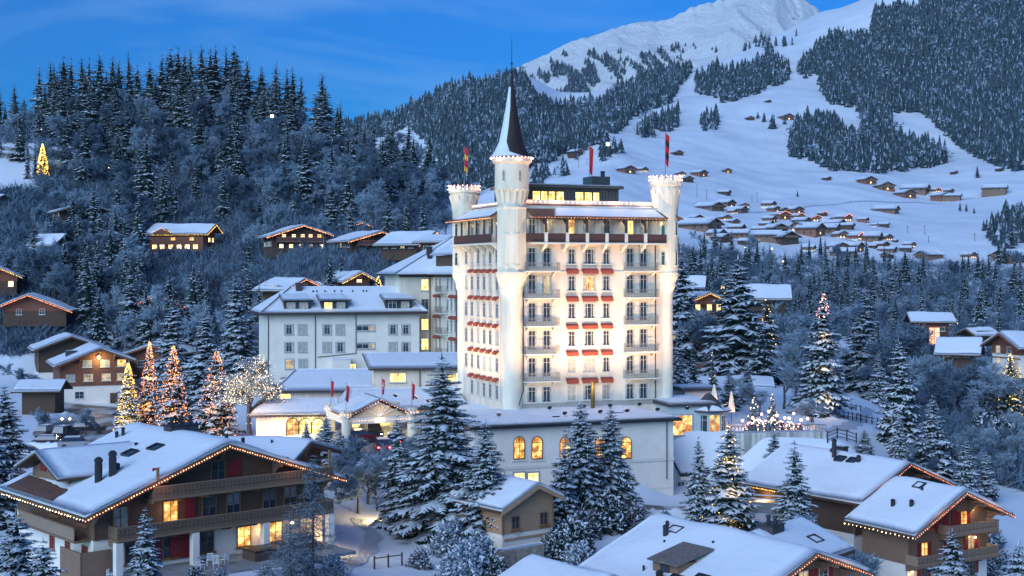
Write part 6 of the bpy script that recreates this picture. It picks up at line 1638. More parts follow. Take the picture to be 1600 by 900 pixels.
# ---------------------------------------------------------------- cars
def car(name, label, px, py, Y, ang, col, L_=4.5, W_=1.85, Hh=1.5, van=False, lights=None, snow=True, group='parked cars'):
    p = base_at(px, py, Y); t = thing(name, label, 'car', (p.x, p.y, p.z + .05), math.radians(ang), group)
    m = mat('paint_%s' % '_'.join(str(int(c * 100)) for c in col), col, .25, 0.04, spec=.6)
    h = L_ / 2; w = W_ / 2
    b = MB()
    prof = [(-h, .35), (-h, .85), (-h + .15, .95), (-h + .5, 1.0), (h - 1.1, 1.0), (h - .2, .88), (h, .7), (h, .35)] if not van else [(-h, .35), (-h, 1.1), (h - .9, 1.15), (h - .1, .95), (h, .7), (h, .35)]
    b.extr([(x, -w, z) for x, z in prof], (0, W_, 0), m); b.build('body', t)
    b = MB(); c0, c1 = (-h + .45, h - 1.3) if not van else (-h + .05, h - .9)
    b.add([(c0, -w + .05, 1.0), (c1 + .35, -w + .05, 1.0), (c1 + .35, w - .05, 1.0), (c0, w - .05, 1.0), (c0 + .35, -w + .22, Hh), (c1 - .35, -w + .22, Hh), (c1 - .35, w - .22, Hh), (c0 + .35, w - .22, Hh)],
          [(3, 2, 1, 0), (4, 5, 6, 7), (0, 1, 5, 4), (1, 2, 6, 5), (2, 3, 7, 6), (3, 0, 4, 7)], GLASS_D)
    b.build('windows', t)
    b = MB(); b.box(c0 + .33, c1 - .33, -w + .2, w - .2, Hh, Hh + .05, m); r_ = b.build('roof', t)
    if snow:
        s = MB(); s.slab([(c0 + .4, -w + .25, Hh + .051), (c1 - .4, -w + .25, Hh + .051), (c1 - .4, w - .25, Hh + .051), (c0 + .4, w - .25, Hh + .051)], .1, SNOW, 6, 5, .02, px); s.build('roof_snow', r_, True)
    for sx in (-h + .85, h - .85):
        for sy in (-w + .1, w - .1):
            k = MB()
            M = Matrix.Translation((sx, sy, .34)) @ Matrix.Rotation(math.pi / 2, 4, 'X')
            vs = []; n = 14
            for z_ in (-.11, .11):
                for q in range(n): vs.append(M @ Vector((.34 * math.cos(6.283 * q / n), .34 * math.sin(6.283 * q / n), z_)))
            k.add(vs, [(q, (q + 1) % n, n + (q + 1) % n, n + q) for q in range(n)] + [tuple(range(n - 1, -1, -1)), tuple(range(n, 2 * n))], METAL_D); k.build('wheel', t)
    for sy in (-w + .2, w - .4):
        b = MB(); b.box(-h - .03, -h + .02, sy, sy + .22, .68, .84, B_RED if lights == 'rear' else SHUT_R); b.build('tail_light', t)
        b = MB(); b.box(h - .06, h + .02, sy, sy + .24, .6, .72, B_WHT if lights == 'front' else GLASS_B); b.build('headlight', t)
    return t
BLK = (.02, .02, .025); GRY = (.12, .12, .13); WHT = (.6, .6, .6); RDC = (.25, .02, .02)
car('parked_suv', 'black boxy off road car beside the twin globe street lamp', 101, 684, 192, 75, BLK, Hh=1.85)
car('parked_car', 'dark grey car just left of the black boxy car', 73, 682, 195, 80, GRY, Hh=1.7)
car('parked_estate', 'long dark estate car right of the twin globe street lamp', 138, 676, 200, 8, BLK, L_=5.0, Hh=1.6)
car('parked_sedan', 'dark low car in the row nearest the big chalet roof', 78, 700, 183, 5, (.05, .03, .03))
car('white_car', 'white car near the left edge behind the dormer of the big chalet', 45, 714, 172, 20, WHT)
car('silver_car', 'pale car half hidden behind the open timber shelter', 54, 606, 243, 15, (.4, .42, .45))
car('snowed_car', 'snow covered car at the foot of the lit yellow tree', 118, 703, 180, 15, (.3, .3, .32))
car('black_van', 'black van standing under the entrance porch', 580, 681, 161, -70, BLK, L_=4.9, Hh=2.0, van=True, lights='front', snow=False, group='cars at the hotel entrance')
car('red_car', 'red car with glowing tail lights right in front of the porch', 598, 697, 154, 100, RDC, lights='rear', group='cars at the hotel entrance')
car('dark_taxi', 'dark car with glowing tail lights beside the right porch column', 616, 697, 155.5, 95, GRY, lights='rear', group='cars at the hotel entrance')
car('maroon_car', 'maroon car left of the van under the entrance porch', 560, 690, 158, 20, (.12, .02, .03), lights='rear', snow=False, group='cars at the hotel entrance')

# ---------------------------------------------------------------- lamps and poles
def street_lamp(label, px, py, Y=None, h=4.0, e=40, globes=1, col=(1, .75, .4), py_top=None, r=.16, group='street lamps'):
    p = base_at(px, py, Y)
    if py_top is not None: h = max(1.5, -(py_top - HZ) / F * p.y - p.z)
    t = thing('street_lamp', label, 'lamp', p, 0, group)
    b = MB(); b.tube((0, 0, -.5), (0, 0, h), .07, .05, METAL_D, 7); b.build('pole', t)
    xs = (0,) if globes == 1 else (-.55, .55)
    if globes == 2: b = MB(); b.box(-.6, .6, -.03, .03, h - .06, h, METAL_D); b.build('arm', t)
    for x_ in xs:
        b = MB(); b.ball((x_, 0, h + r), r, B_WHT, 10, 8); b.build('globe', t)
        lamp('lamp_light', 'POINT', (x_, 0, h + r), e, col, r, parent=t)
    return t
street_lamp('twin globe street lamp in the car park between two dark cars', 103, 686, 190, 2.9, 420, 2, (1, .85, .35))
for lb, px_, py_, tp in (('lamp above the yellow lit tree on the upper left hill', 64, 215, 203), ('lamp beside the unlit black chalet', 93, 318, 305), ('left lamp of a close pair among spruces on the hill', 170, 276, 263), ('right lamp of a close pair among spruces on the hill', 178, 280, 266),
                         ('lone white lamp in the woods above the triple gabled chalet', 263, 322, 308), ('lamp on the bushy slope right of the triple gabled chalet', 381, 410, 400), ('lamp in the woods under the spruce crest', 425, 196, 184), ('lamp high in the woods left of the spire', 561, 228, 213),
                         ('lamp among frosted trees above the string lit chalets', 125, 474, 460), ('lamp at the left lower slope beside dark spruces', 20, 746, 740), ('lamp among the village edge trees right of the turret', 1100, 391, 386), ('lamp deep in the valley forest right of the turret', 1224, 418, 410), ('lamp at the lower village edge', 1206, 395, 390), ('second lamp at the lower village edge left of the first', 1165, 393, 388), ('lamp by the forest edge above the round lit tree', 1186, 382, 377)):
    street_lamp(lb, px_, py_, None, 3, 8, 1, (1, .7, .4), tp, .16 if py_ > 200 and px_ < 700 else .5)
# pylons of the ski lift carrying a bright lamp
for lb, px_, py_, tp in (('bright piste lamp right above the middle flag of the hotel', 950, 243, 228), ('bright piste lamp near the top of the ski slope', 1318, 62, 48)):
    street_lamp(lb, px_, py_, None, 6, 9000, 1, (1, .85, .7), tp, 1.6, group='piste lamps')
for k, (px_, py_, tp) in enumerate(((1089, 308, 288), (1104, 312, 296), (1168, 332, 320), (1175, 318, 306), (1183, 316, 300), (1445, 368, 352), (1451, 380, 368), (1418, 364, 352), (1523, 377, 364), (1130, 331, 319), (1055, 300, 286), (904, 262, 250), (917, 258, 247))):
    p = base_at(px_, py_); h = max(3, -(tp - HZ) / F * p.y - p.z)
    t = thing('utility_pole', 'thin dark utility pole ' + ('below the right turret crown, first of five from left', 'below the right turret crown, second of five', 'left of the village, lowest of five', 'left of the village, third of five', 'left of the village, fourth of five', 'right of the village, tallest of three', 'right of the village, lowest of three', 'right of the village, leftmost of three', 'far right of the village on open snow', 'beside the long barn', 'just behind the right turret', 'above the hotel roof, left of two', 'above the hotel roof, right of two')[k], 'pole', p, 0, 'utility poles on the snow slopes')
    b = MB(); b.tube((0, 0, -1), (0, 0, h), .18, .12, BARK, 5); b.build('pole', t); b = MB(); b.box(-.9, .9, -.06, .06, h - .9, h - .7, BARK); b.build('crossarm', t)
# ground spotlight in the garden clearing
for lb, px_, py_, Y_, e in (('ground spotlight on the snow clearing beside the spruces', 603, 806, 132, 700), ('ground lamp behind the lone bare larch', 520, 862, 116, 260)):
    p = base_at(px_, py_, Y_); t = thing('garden_light', lb, 'lamp', p)
    b = MB(); b.tube((0, 0, -.2), (0, 0, .45), .04, .04, METAL_D); b.build('stand', t); b = MB(); b.ball((0, 0, .52), .10, B_WHT); b.build('globe', t)
    lamp('garden_glow', 'POINT', (0, 0, .75), e, (1, .72, .30), .1, parent=t)

# ---------------------------------------------------------------- walls and fences
def wall_run(name, label, pts, h, th, m, cap=True, cat='wall', down=1.0, snow=.18):
    t = thing(name, label, cat, pts[0]); o = Vector(pts[0]); b = MB(); s = MB()
    for a, c in zip(pts[:-1], pts[1:]):
        a = Vector(a) - o; c = Vector(c) - o; d = (c - a); d.z = 0; n = Vector((-d.y, d.x, 0)).normalized() * th
        b.add([a + Vector((0, 0, -down)), c + Vector((0, 0, -down)), c + n + Vector((0, 0, -down)), a + n + Vector((0, 0, -down)), a + Vector((0, 0, h)), c + Vector((0, 0, h)), c + n + Vector((0, 0, h)), a + n + Vector((0, 0, h))],
              [(3, 2, 1, 0), (4, 5, 6, 7), (0, 1, 5, 4), (1, 2, 6, 5), (2, 3, 7, 6), (3, 0, 4, 7)], m)
        if cap: s.slab([a + Vector((0, 0, h + .003)), c + Vector((0, 0, h + .003)), c + n + Vector((0, 0, h + .003)), a + n + Vector((0, 0, h + .003))], snow, SNOW, 12, 2, .03, a.x)
    b.build('masonry', t)
    if cap: s.build('snow_cap', t, True)
    return t
STREAK = mat('streaked_render', (.46, .44, .40), .9, .55, 1.1, .3, 3, stretch=(1.8, 1.8, .10))
a, c = P(1138, 677, 162.5), P(1291, 672, 164.5)
rw = wall_run('retaining_wall', 'tall streaked pale retaining wall below the festive hotel terrace', [(a.x, a.y, -27.5), (c.x, c.y, -27.5)], 27.5 + a.z, .5, STREAK, True, down=2)
wall_run('retaining_wall', 'short return of the pale retaining wall at its right end', [(c.x, c.y + .5, -27.5), (c.x + .3, c.y + 9, -27.5)], 27.5 + c.z - .02, .5, STREAK, True, down=2)
rb = MB()
for k in range(30):
    x = k / 29; q = (Vector((c.x - a.x, c.y - a.y, 0))) * x; rb.box(q.x - .02, q.x + .02, q.y + .18, q.y + .24, 27.5 + a.z, 28.3 + a.z, METAL_D)
rb.extr([(0, .2, 28.28 + a.z), (0, .26, 28.28 + a.z), (0, .26, 28.34 + a.z), (0, .2, 28.34 + a.z)], (c.x - a.x, c.y - a.y, 0), METAL_D)
rb.build('railing', rw)
a = P(1165, 786, 147.5); c = P(1240, 790, 144)
dk = wall_run('terrace_deck', 'dark terrace deck with snow lined railing left of the slender lone spruce', [(a.x, a.y, a.z), (c.x, c.y, c.z)], .1, 4.0, CONC, True, 'deck', down=4.5)
for zz in (.5, .9):
    b = MB(); b.extr([(0, -.1, zz), (0, .0, zz), (0, .0, zz + .12), (0, -.1, zz + .12)], (c.x - a.x, c.y - a.y, c.z - a.z), SNOW); b.build('rail', dk)
# walls and path on the upper left hill
for lb, pts, h in (('dark retaining wall of the hillside path at the upper left', [(0, 247), (40, 250), (85, 262), (120, 272), (160, 279)], 1.7), ('short dark wall above the hillside path at the far left', [(0, 235), (12, 236), (26, 238)], 1.2)):
    wall_run('path_wall', lb, [tuple(base_at(x, y)) for x, y in pts], h, .6, CONC)
STONE = mat('field_stone', (.22, .19, .16), .95, .4, 2.5, .8, 5)
wall_run('stone_wall', 'low rubble stone wall below the small timber cottage', [tuple(P(785, 878, 116)), tuple(P(850, 866, 118))], .9, .8, STONE, down=2)
wall_run('garden_wall', 'low dark wall across the slope left of the tall dark spruce', [tuple(base_at(1085, 562, 250)), tuple(base_at(1210, 560, 250))], 1.8, .5, WOOD_R)
def fence(label, pts, h=1.1, rails=2, posts=6, snow=False):
    t = thing('wooden_fence', label, 'fence', pts[0]); o = Vector(pts[0])
    for a, c in zip(pts[:-1], pts[1:]):
        a = Vector(a) - o; c = Vector(c) - o
        for k in range(posts + 1):
            q = a.lerp(c, k / posts); g = gz(o.x + q.x, o.y + q.y) - o.z
            b = MB(); b.box(q.x - .07, q.x + .07, q.y - .07, q.y + .07, g - .3, g + h + .1, BARK); b.build('post', t)
        for r_ in range(rails):
            b = MB()
            for k in range(posts):
                q0 = a.lerp(c, k / posts); q1 = a.lerp(c, (k + 1) / posts)
                z0 = gz(o.x + q0.x, o.y + q0.y) - o.z + h * (r_ + 1) / rails - .1; z1 = gz(o.x + q1.x, o.y + q1.y) - o.z + h * (r_ + 1) / rails - .1
                b.tube((q0.x, q0.y, z0), (q1.x, q1.y, z1), .05, .05, BARK, 5)
            b.build('rail', t)
fence('dark wooden fence on the snow field right of the retaining wall', [tuple(base_at(1293, 692)), tuple(base_at(1338, 694))], 1.3, 3, 3)
fence('long wooden fence descending across the upper snow field', [tuple(base_at(1312, 654)), tuple(base_at(1345, 660)), tuple(base_at(1388, 668))], 1.0, 2, 5)
fence('short fence in the snow clearing at the bottom', [tuple(base_at(585, 890)), tuple(base_at(628, 884))], 1.0, 1, 2)
fence('thin fence across the snow field behind the long wooden fence', [tuple(base_at(1330, 641)), tuple(base_at(1345, 643))], .8, 1, 2)

# closed parasols on the hotel terrace
for lb, px_, b_, tp in (('closed cream parasol nearer the hotel tower', 1116, 632, 600), ('closed cream parasol beside the pointed bay roof', 1143, 650, 611)):
    p = P(px_, b_, 172); h = (b_ - tp) / F * 172
    t = thing('closed_parasol', lb, 'parasol', p, 0, 'closed parasols on the terrace')
    b = MB(); b.tube((0, 0, -2), (0, 0, h), .05, .04, METAL_D); b.build('pole', t)
    b = MB(); b.lathe([(.42, .5), (.46, .7), (.36, h * .5), (.12, h - .1), (.02, h)], PLASTER, (0, 0), 10); b.build('canopy', t)
    lamp('parasol_light', 'POINT', (.9, -.9, .4), 25, (1, .6, .35), .2, parent=t)

# festive terrace: little lit shrubs and lantern balls
def lit_shrub(label, px, py, Y, s, m, n, mesh=0, glow=0):
    p = base_at(px, py, Y)
    t = thing('lit_shrub', label, 'shrub', p, RNG.uniform(0, 6), 'lit shrubs on the hotel terrace')
    link_mesh('foliage', SHRUB[mesh], t, (0, 0, 0), s)
    b = MB()
    for _ in range(n):
        a = RNG.uniform(0, 6.283); e = RNG.uniform(0, 1.5); b.octa((math.cos(a) * math.cos(e) * s * .6, math.sin(a) * math.cos(e) * s * .6, math.sin(e) * s), .06, m)
    b.build('light_string', t)
    if glow: lamp('shrub_glow', 'POINT', (0, -s * .8, s * .7), glow, (1, .6, .45), .3, parent=t)
TL = [(1172, 1.1, 'small lit shrub at the left end of the terrace'), (1184, 1.3, 'lit shrub with rose lights, second along the terrace'), (1196, 1.0, 'low shrub under lights, third along the terrace'), (1208, 1.5, 'bright shrub near the terrace middle, fourth along'), (1220, 1.2, 'lit shrub right of the terrace middle, fifth along'), (1234, 1.0, 'small lit shrub, sixth along the terrace'), (1248, 1.2, 'lit shrub near the terrace right end, seventh along')]
for k, (px_, s_, lb) in enumerate(TL): lit_shrub(lb, px_, 670, 166 + (k % 3) * 1.3, s_, (B_PINK, B_WHT)[k % 2], 40, (0, 2, 1)[k % 3], 55 if k % 2 else 0)
for k, (px_, py_) in enumerate(((1160, 664), (1176, 655), (1190, 649), (1201, 645), (1207, 662), (1214, 651), (1226, 655), (1233, 664), (1240, 648), (1252, 662), (1262, 656))):
    p = base_at(px_, 668, 169 + (k * 7) % 5); z = -(py_ - HZ) / F * p.y - p.z; z = max(.7, z)
    t = thing('lantern_ball', 'glowing ball lantern over the terrace shrubs, %s in order from the left' % ('first', 'second', 'third', 'fourth', 'fifth', 'sixth', 'seventh', 'eighth', 'ninth', 'tenth', 'eleventh')[k], 'lantern', p, 0, 'ball lanterns on the terrace')
    b = MB(); b.tube((0, 0, -.2), (0, 0, z), .025, .02, METAL_D, 5); b.build('stake', t); b = MB(); b.ball((0, 0, z + .16), .17, (B_PINK, B_WHT)[k % 2]); b.build('globe', t)
    if k % 2 == 0: lamp('lantern_light', 'POINT', (0, 0, z + .16), 60, (1, .62, .5), .17, parent=t)
def planter(label, px, py, Y):
    p = base_at(px, py, Y); t = thing('cone_shrub', label, 'shrub', p, 0, 'dark cone shrubs on the terrace edge'); link_mesh('foliage', SHRUB[0], t, (0, 0, 0), (.55, .55, 1.5))
for k, px_ in enumerate((1164, 1171, 1180, 1189, 1199)): planter('dark clipped cone shrub, %s from the left along the terrace edge' % ('first', 'second', 'third', 'fourth', 'fifth')[k], px_, 672, 163.6)

# garden furniture on the big chalet's terrace
M1 = Matrix.Translation(ch1.location) @ Matrix.Rotation(ch1.rotation_euler.z, 4, 'Z')
WPL = mat('white_resin', (.7, .7, .7), .5, .05)
WCK = mat('brown_wicker', (.10, .06, .045), .8, .2, 12)
CUSH = mat('grey_cushion', (.5, .48, .46), .9, .1)
def chair(label, x, y, a):
    p = M1 @ Vector((x, y, 0)); t = thing('garden_chair', label, 'chair', p, ch1.rotation_euler.z + math.radians(a), 'white garden chairs of the big chalet')
    b = MB(); b.box(-.24, .24, -.24, .24, .40, .44, WPL); b.build('seat', t)
    b = MB()
    for k in range(5): b.box(-.22 + .1 * k, -.17 + .1 * k, .22, .25, .44, .92, WPL)
    b.box(-.24, .24, .215, .255, .92, .98, WPL); b.build('backrest', t)
    for sx in (-.21, .21):
        for sy in (-.21, .21): q = MB(); q.tube((sx, sy, 0), (sx * .95, sy * .95, .4), .022, .022, WPL, 5); q.build('leg', t)
        q = MB(); q.box(sx - .025, sx + .025, -.22, .22, .62, .66, WPL); q.build('armrest', t)
for k, (x, y, a, lb) in enumerate(((-3.6, -1.9, 20, 'white garden chair nearest the slender spruce on the terrace'), (-2.4, -2.2, -30, 'white garden chair turned to the terrace door'), (-1.2, -1.4, 190, 'white garden chair set against the wall side of the group'), (-2.2, -.8, 160, 'white garden chair behind the two front ones'), (-10.6, -1.2, 40, 'lone white garden chair by the timber wind screen'))): chair(lb, x, y, a)
def sofa(label, x, y, a, L_, name='garden_sofa'):
    t = thing(name, label, 'sofa', M1 @ Vector((x, y, 0)), ch1.rotation_euler.z + math.radians(a), 'wicker lounge set')
    h = L_ / 2; b = MB(); b.box(-h, h, -.4, .4, .05, .35, WCK); b.build('base', t); b = MB(); b.box(-h, h, .28, .42, .35, .8, WCK); b.build('backrest', t)
    for sx in (-h, h - .12): b = MB(); b.box(sx, sx + .12, -.4, .28, .35, .62, WCK); b.build('armrest', t)
    b = MB(); b.slab([(-h + .14, -.38, .352), (h - .14, -.38, .352), (h - .14, .26, .352), (-h + .14, .26, .352)], .14, CUSH, 8, 4, .01); b.build('cushion', t, True)
sofa('long wicker sofa with pale cushions under the lit window', 7.0, .2, 0, 2.3); sofa('wicker armchair beside the long sofa', 4.9, -.3, 60, .95, 'garden_armchair'); 
t = thing('coffee_table', 'low dark wicker table in front of the wicker sofa', 'table', M1 @ Vector((7.3, -1.3, 0)), ch1.rotation_euler.z); b = MB(); b.box(-.5, .5, -.35, .35, .3, .36, WCK); b.build('tabletop', t)
for sx in (-.45, .4):
    for sy in (-.3, .25): b = MB(); b.box(sx, sx + .05, sy, sy + .05, 0, .3, WCK); b.build('leg', t)
t = thing('hot_tub', 'dark covered square hot tub on the terrace', 'hot tub', M1 @ Vector((2.3, -1.3, 0)), ch1.rotation_euler.z); b = MB(); b.box(-1.3, 1.3, -1, 1, 0, .75, WCK); b.build('tub', t); b = MB(); b.box(-1.36, 1.36, -1.06, 1.06, .75, .86, METAL_D); b.build('cover', t)

# trodden paths, ploughed banks and heaps
def path_strip(label, pts, wd, m=SLUSH):
    P_ = [base_at(x, y, Y) for x, y, Y in pts]; V = []; n = 0
    for a, c in zip(P_[:-1], P_[1:]):
        d = (c - a); d.z = 0; s = Vector((-d.y, d.x, 0)).normalized() * wd * .5
        st = max(2, int(d.length / .8))
        for k in range(st):
            q = a.lerp(c, k / st); wob = s * (1 + .25 * math.sin(n * .9))
            for u in (-1, -.33, .33, 1):
                w_ = q + wob * u; V.append((w_.x, w_.y, gz(w_.x, w_.y) + .035))
            n += 1
    Fq = np.array([(r * 4 + c, r * 4 + c + 1, r * 4 + c + 5, r * 4 + c + 4) for r in range(n - 1) for c in range(3)])
    o = link_mesh('footpath', np_mesh('footpath', np.array(V), Fq, None, [m], True)); tag(o, label, kind='structure')
TROD = snow_mat('trodden_snow', (.50, .54, .60), .9, 3.0)
path_strip('trodden footpath across the snow clearing below the porch', [(560, 0, 133), (585, 0, 127), (575, 0, 119), (545, 0, 112), (520, 0, 106)], 1.5, TROD)
path_strip('trodden footpath on the snow field behind the retaining wall', [(1290, 0, 168), (1320, 0, 176), (1345, 0, 190), (1360, 0, 212)], 1.6, TROD)
path_strip('ploughed track through the open slope above the village', [(1100, 0, 1010), (1180, 0, 985), (1260, 0, 1040), (1330, 0, 1090), (1420, 0, 1120), (1540, 0, 1150)], 5.0, TROD)
path_strip('ploughed village lane', [(1130, 0, 860), (1200, 0, 880), (1260, 0, 900), (1330, 0, 880), (1400, 0, 860)], 4.0, TROD)
for lb, px_, Y_, L_, a_ in (('ploughed snow bank along the front edge of the car park', 95, 181, 16, 8), ('ploughed snow bank beside the open timber shelter', 90, 222, 9, 60), ('heaped snow bank at the lane below the dining wing', 1035, 143, 8, 15), ('second heaped snow bank farther right on the lane', 1110, 145, 7, 5), ('snow heap by the driveway left of the red car', 545, 150, 6, 30), ('low snow bank at the foot of the retaining wall', 1180, 158, 12, 8)):
    p = base_at(px_, 0, Y_); t = thing('snow_bank', lb, 'snow bank', p, math.radians(a_), 'ploughed snow banks'); b = MB(); vs = []; fs = []; n, m = int(L_ * 2.2), 8
    for j in range(n + 1):
        for i in range(m + 1):
            x = L_ * (j / n - .5); y = 1.6 * (i / m - .5); e = max(0, 1 - abs(2 * j / n - 1) ** 4) * max(0, 1 - (2 * i / m - 1) ** 2)
            vs.append((x, y, -.35 + e * (1.15 + .5 * noise.noise(Vector((x * 1.3, y * 1.6, Y_))) + .25 * noise.noise(Vector((x * 4, y * 4, 1))))))
    for j in range(n):
        for i in range(m): fs.append((j * (m + 1) + i, j * (m + 1) + i + 1, (j + 1) * (m + 1) + i + 1, (j + 1) * (m + 1) + i))
    b.add(vs, fs, SNOW); b.build('snow_heap', t, True)
# ---------------------------------------------------------------- trees placed one by one
spruce(695, 0, 548, 128, 1.4, ('hi', 4), 'great snow laden spruce in front of the dining wing, tallest near tree')
spruce(756, 0, 652, 123, 1.25, ('hi', 5), 'dark spruce close right of the great snow laden spruce')
spruce(622, 0, 642, 131.5, 1.25, ('hi', 2), 'spruce left of the great spruce, lit yellow at its foot')
spruce(908, 0, 622, 136, 1.25, ('hi', 5), 'left one of the twin snowy spruces hiding the dining windows')
spruce(957, 0, 628, 139, 1.3, ('hi', 4), 'right one of the twin snowy spruces hiding the dining windows')
spruce(878, 0, 690, 131, 1.3, ('hi', 0), 'lower dark spruce tucked under the left twin spruce')
spruce(1091, 0, 678, 139, 1.15, ('hi', 2), 'slim snowy spruce left of the spruce with yellow lights')
spruce(1137, 0, 656, 138, 1.35, ('hi', 1), 'snowy spruce with yellow lights below the retaining wall', lights=(B_YEL, 90, .055))
spruce(1242, 0, 685, 133, 1.35, ('hi', 2), 'slender lone snowy spruce before the right chalet roof')
spruce(1491, 0, 822, 117, 1.5, ('hi', 0), 'spruce in front of the balconies of the lower right chalet')
spruce(1590, 0, 838, 112, 1.5, ('hi', 1), 'spruce cut by the right edge beside the balconied chalet')
spruce(228, 0, 788, 93, 1.35, ('hi', 2), 'young snowy spruce in front of the big brown chalet')
spruce(20, 0, 792, 88, 1.7, ('hi', 1), 'frosty spruce in the bottom left corner')
spruce(72, 0, 835, 86, 1.6, ('hi', 3), 'smaller frosty spruce right of the bottom left corner spruce')
spruce(8, 0, 598, 152, 1.5, ('hi', 0), 'dark tall spruce at the left edge above the big chalet')
spruce(-12, 0, 655, 128, 1.5, ('hi', 3), 'dark spruce cut by the left edge')
spruce(201, 0, 560, 176, 1.15, ('hi', 0), 'snowy spruce wrapped in yellow lights, leftmost of the lit trees', lights=(B_YEL, 900, .05))
spruce(233, 0, 526, 178, .95, ('hi', 2), 'tall narrow spruce wrapped in orange lights right of the yellow lit one', lights=(B_GOLD, 700, .05))
spruce(272, 0, 533, 174, 1.1, ('hi', 0), 'orange lit spruce in the middle of the lit tree row', lights=(B_GOLD, 650, .05))
spruce(336, 0, 541, 170, 1.35, ('hi', 1), 'broad orange lit spruce beside the bare glowing tree', lights=(B_GOLD, 600, .05))
spruce(320, 0, 478, 205, 1.2, ('hi', 3), 'tall pale frosted spruce behind the lit trees')
spruce(268, 0, 462, 232, 1.25, ('hi', 1), 'frosted spruce with long branches behind the lit trees')
spruce(372, 0, 425, 240, 1.15, ('hi', 0), 'dark green spruce left of the white hotel wing')
spruce(478, 0, 656, 152, 1.4, ('hi', 0), 'little spruce before the warm arcade, left of three')
spruce(509, 0, 645, 150, 1.5, ('hi', 3), 'little spruce before the warm arcade, middle of three')
spruce(533, 0, 668, 146, 1.5, ('hi', 1), 'little spruce before the porch column, right of three')
spruce(1281, 0, 452, 186, 1.15, ('hi', 0), 'tall spruce with rose lights at its tip behind the terrace', lights=(B_PINK, 60, .06))
spruce(1156, 0, 396, 248, 1.35, ('hi', 3), 'huge dark spruce right of the hotel')
spruce(1059, 0, 500, 214, .85, ('hi', 2), 'narrow dark spruce beside the hotel corner')
spruce(1083, 0, 528, 226, 1.0, ('mid', 0), 'small spruce right of the narrow dark one at the hotel corner')
spruce(1070, 0, 385, 262, 1.1, ('hi', 0), 'dark spruce half hidden by the right turret')
spruce(1372, 0, 545, 232, 1.1, ('hi', 0), 'spruce at the top of the snow field beyond the fence')
spruce(1409, 0, 523, 178, 1.15, ('hi', 1), 'tall frosted spruce on the slope right of the snow field')
spruce(1461, 0, 612, 172, 1.2, ('hi', 3), 'snowy spruce right of and below the tall frosted one')
spruce(1404, 0, 640, 166, 1.2, ('hi', 2), 'snowy spruce left above the glowing red roof edge')
spruce(1508, 0, 678, 166, 1.3, ('hi', 0), 'dark bushy spruce above the balconied chalet roof')
spruce(1540, 0, 700, 168, 1.3, ('hi', 1), 'low spruce at the right above the balconied chalet')
spruce(1211, 0, 668, 158.5, 1.5, ('hi', 0), 'dark spruce standing against the retaining wall')
spruce(1350, 0, 668, 164, 1.7, ('hi', 3), 'small round spruce alone on the snow field')
spruce(1114, 0, 545, 196, .85, ('hi', 2), 'slim spruce with faint lights behind the terrace hut', lights=(B_WHT, 25, .05))
spruce(1168, 0, 562, 198, 1.1, ('hi', 1), 'snowy spruce behind the terrace, right of the slim one')
spruce(1140, 0, 575, 190, 1.3, ('hi', 3), 'bushy spruce behind the closed parasols')
spruce(1207, 0, 612, 176, 1.2, ('hi', 0), 'little spruce in the glow of the terrace lights', lights=(B_WHT, 30, .05))
spruce(1178, 0, 618, 174, 1.3, ('hi', 1), 'low spruce over the terrace lanterns', lights=(B_WHT, 30, .05))
spruce(1351, 0, 446, 300, 1.2, ('hi', 0), 'dark spruce in the valley right of the rose tipped spruce')
spruce(1192, 0, 498, 240, 1.1, ('mid', 2), 'spruce close right of the huge dark spruce')
spruce(67, 276, 222, None, 1.05, ('mid', 2), 'yellow lit christmas tree on the upper left hill', lights=(B_YEL, 500, .13))
spruce(43, 280, 210, None, .55, ('mid', 1), 'narrow cypress like spruce left of the yellow lit tree, farther one'); spruce(55, 280, 214, None, .55, ('mid', 3), 'narrow cypress like spruce close left of the yellow lit tree')
spruce(590, 449, 428, 262, 1.2, ('mid', 2), 'small golden christmas tree behind the white wing', lights=(B_YEL, 120, .09))
spruce(1133, 0, 438, 262, 1.0, ('mid', 2), 'golden lit tree left of the huge dark spruce', lights=(B_YEL, 90, .09))
spruce(1201, 482, 462, 262, 1.2, ('mid', 2), 'golden lit tree right of the huge dark spruce', lights=(B_YEL, 90, .09))
spruce(1580, 570, 547, 232, 1.3, ('mid', 2), 'golden christmas tree before the farmhouse at the right edge', lights=(B_YEL, 150, .08))
spruce(516, 448, 394, 268, 1.2, ('mid', 4), 'dark spruce behind the middle of the white wing roof')
for k, (px_, tp, Y_) in enumerate(((1527, 262, None), (1246, 302, None), (1500, 320, None), (1510, 322, None), (1522, 328, None))): spruce(px_, (278, 308, 330, 331, 334)[k], tp - 6, None, 1.3, ('mid', 2))
# bare and frosted trees
bare(392, 0, 552, 166, 1.8, 0, 'bare tree wrapped all over in warm white lights', lights=(B_WHT, 2400, .032))
bare(488, 0, 700, 101, 1.35, 0, 'tall bare larch dusted with snow before the big chalet', larch=True)
bare(455, 0, 790, 98, 1.6, 1, 'low frosted bare tree left of the tall larch', larch=True)
for k, (px_, tp, Y_) in enumerate(((545, 675, 142), (575, 690, 139), (560, 705, 135), (590, 715, 137), (525, 700, 140), (605, 700, 143), (640, 662, 146))):
    bare(px_, 0, tp, Y_, 1.7, k, None, dark=False)
bare(1269, 0, 614, 172, 2.0, 1, 'snow laden little tree with forked trunk beside the terrace')
bare(1186, 0, 585, 182, 1.9, 2, 'frosted tree above the terrace lights')
bare(1246, 0, 508, 200, 1.7, 0, 'frosted tree lit from below left of the rose tipped spruce')
bare(1225, 0, 560, 192, 1.8, 3, 'lower frosted tree lit warm beside the tall spruce')
bare(1460, 0, 560, 215, 1.5, 1, 'brown bare birch among frosted bushes', dark=True)
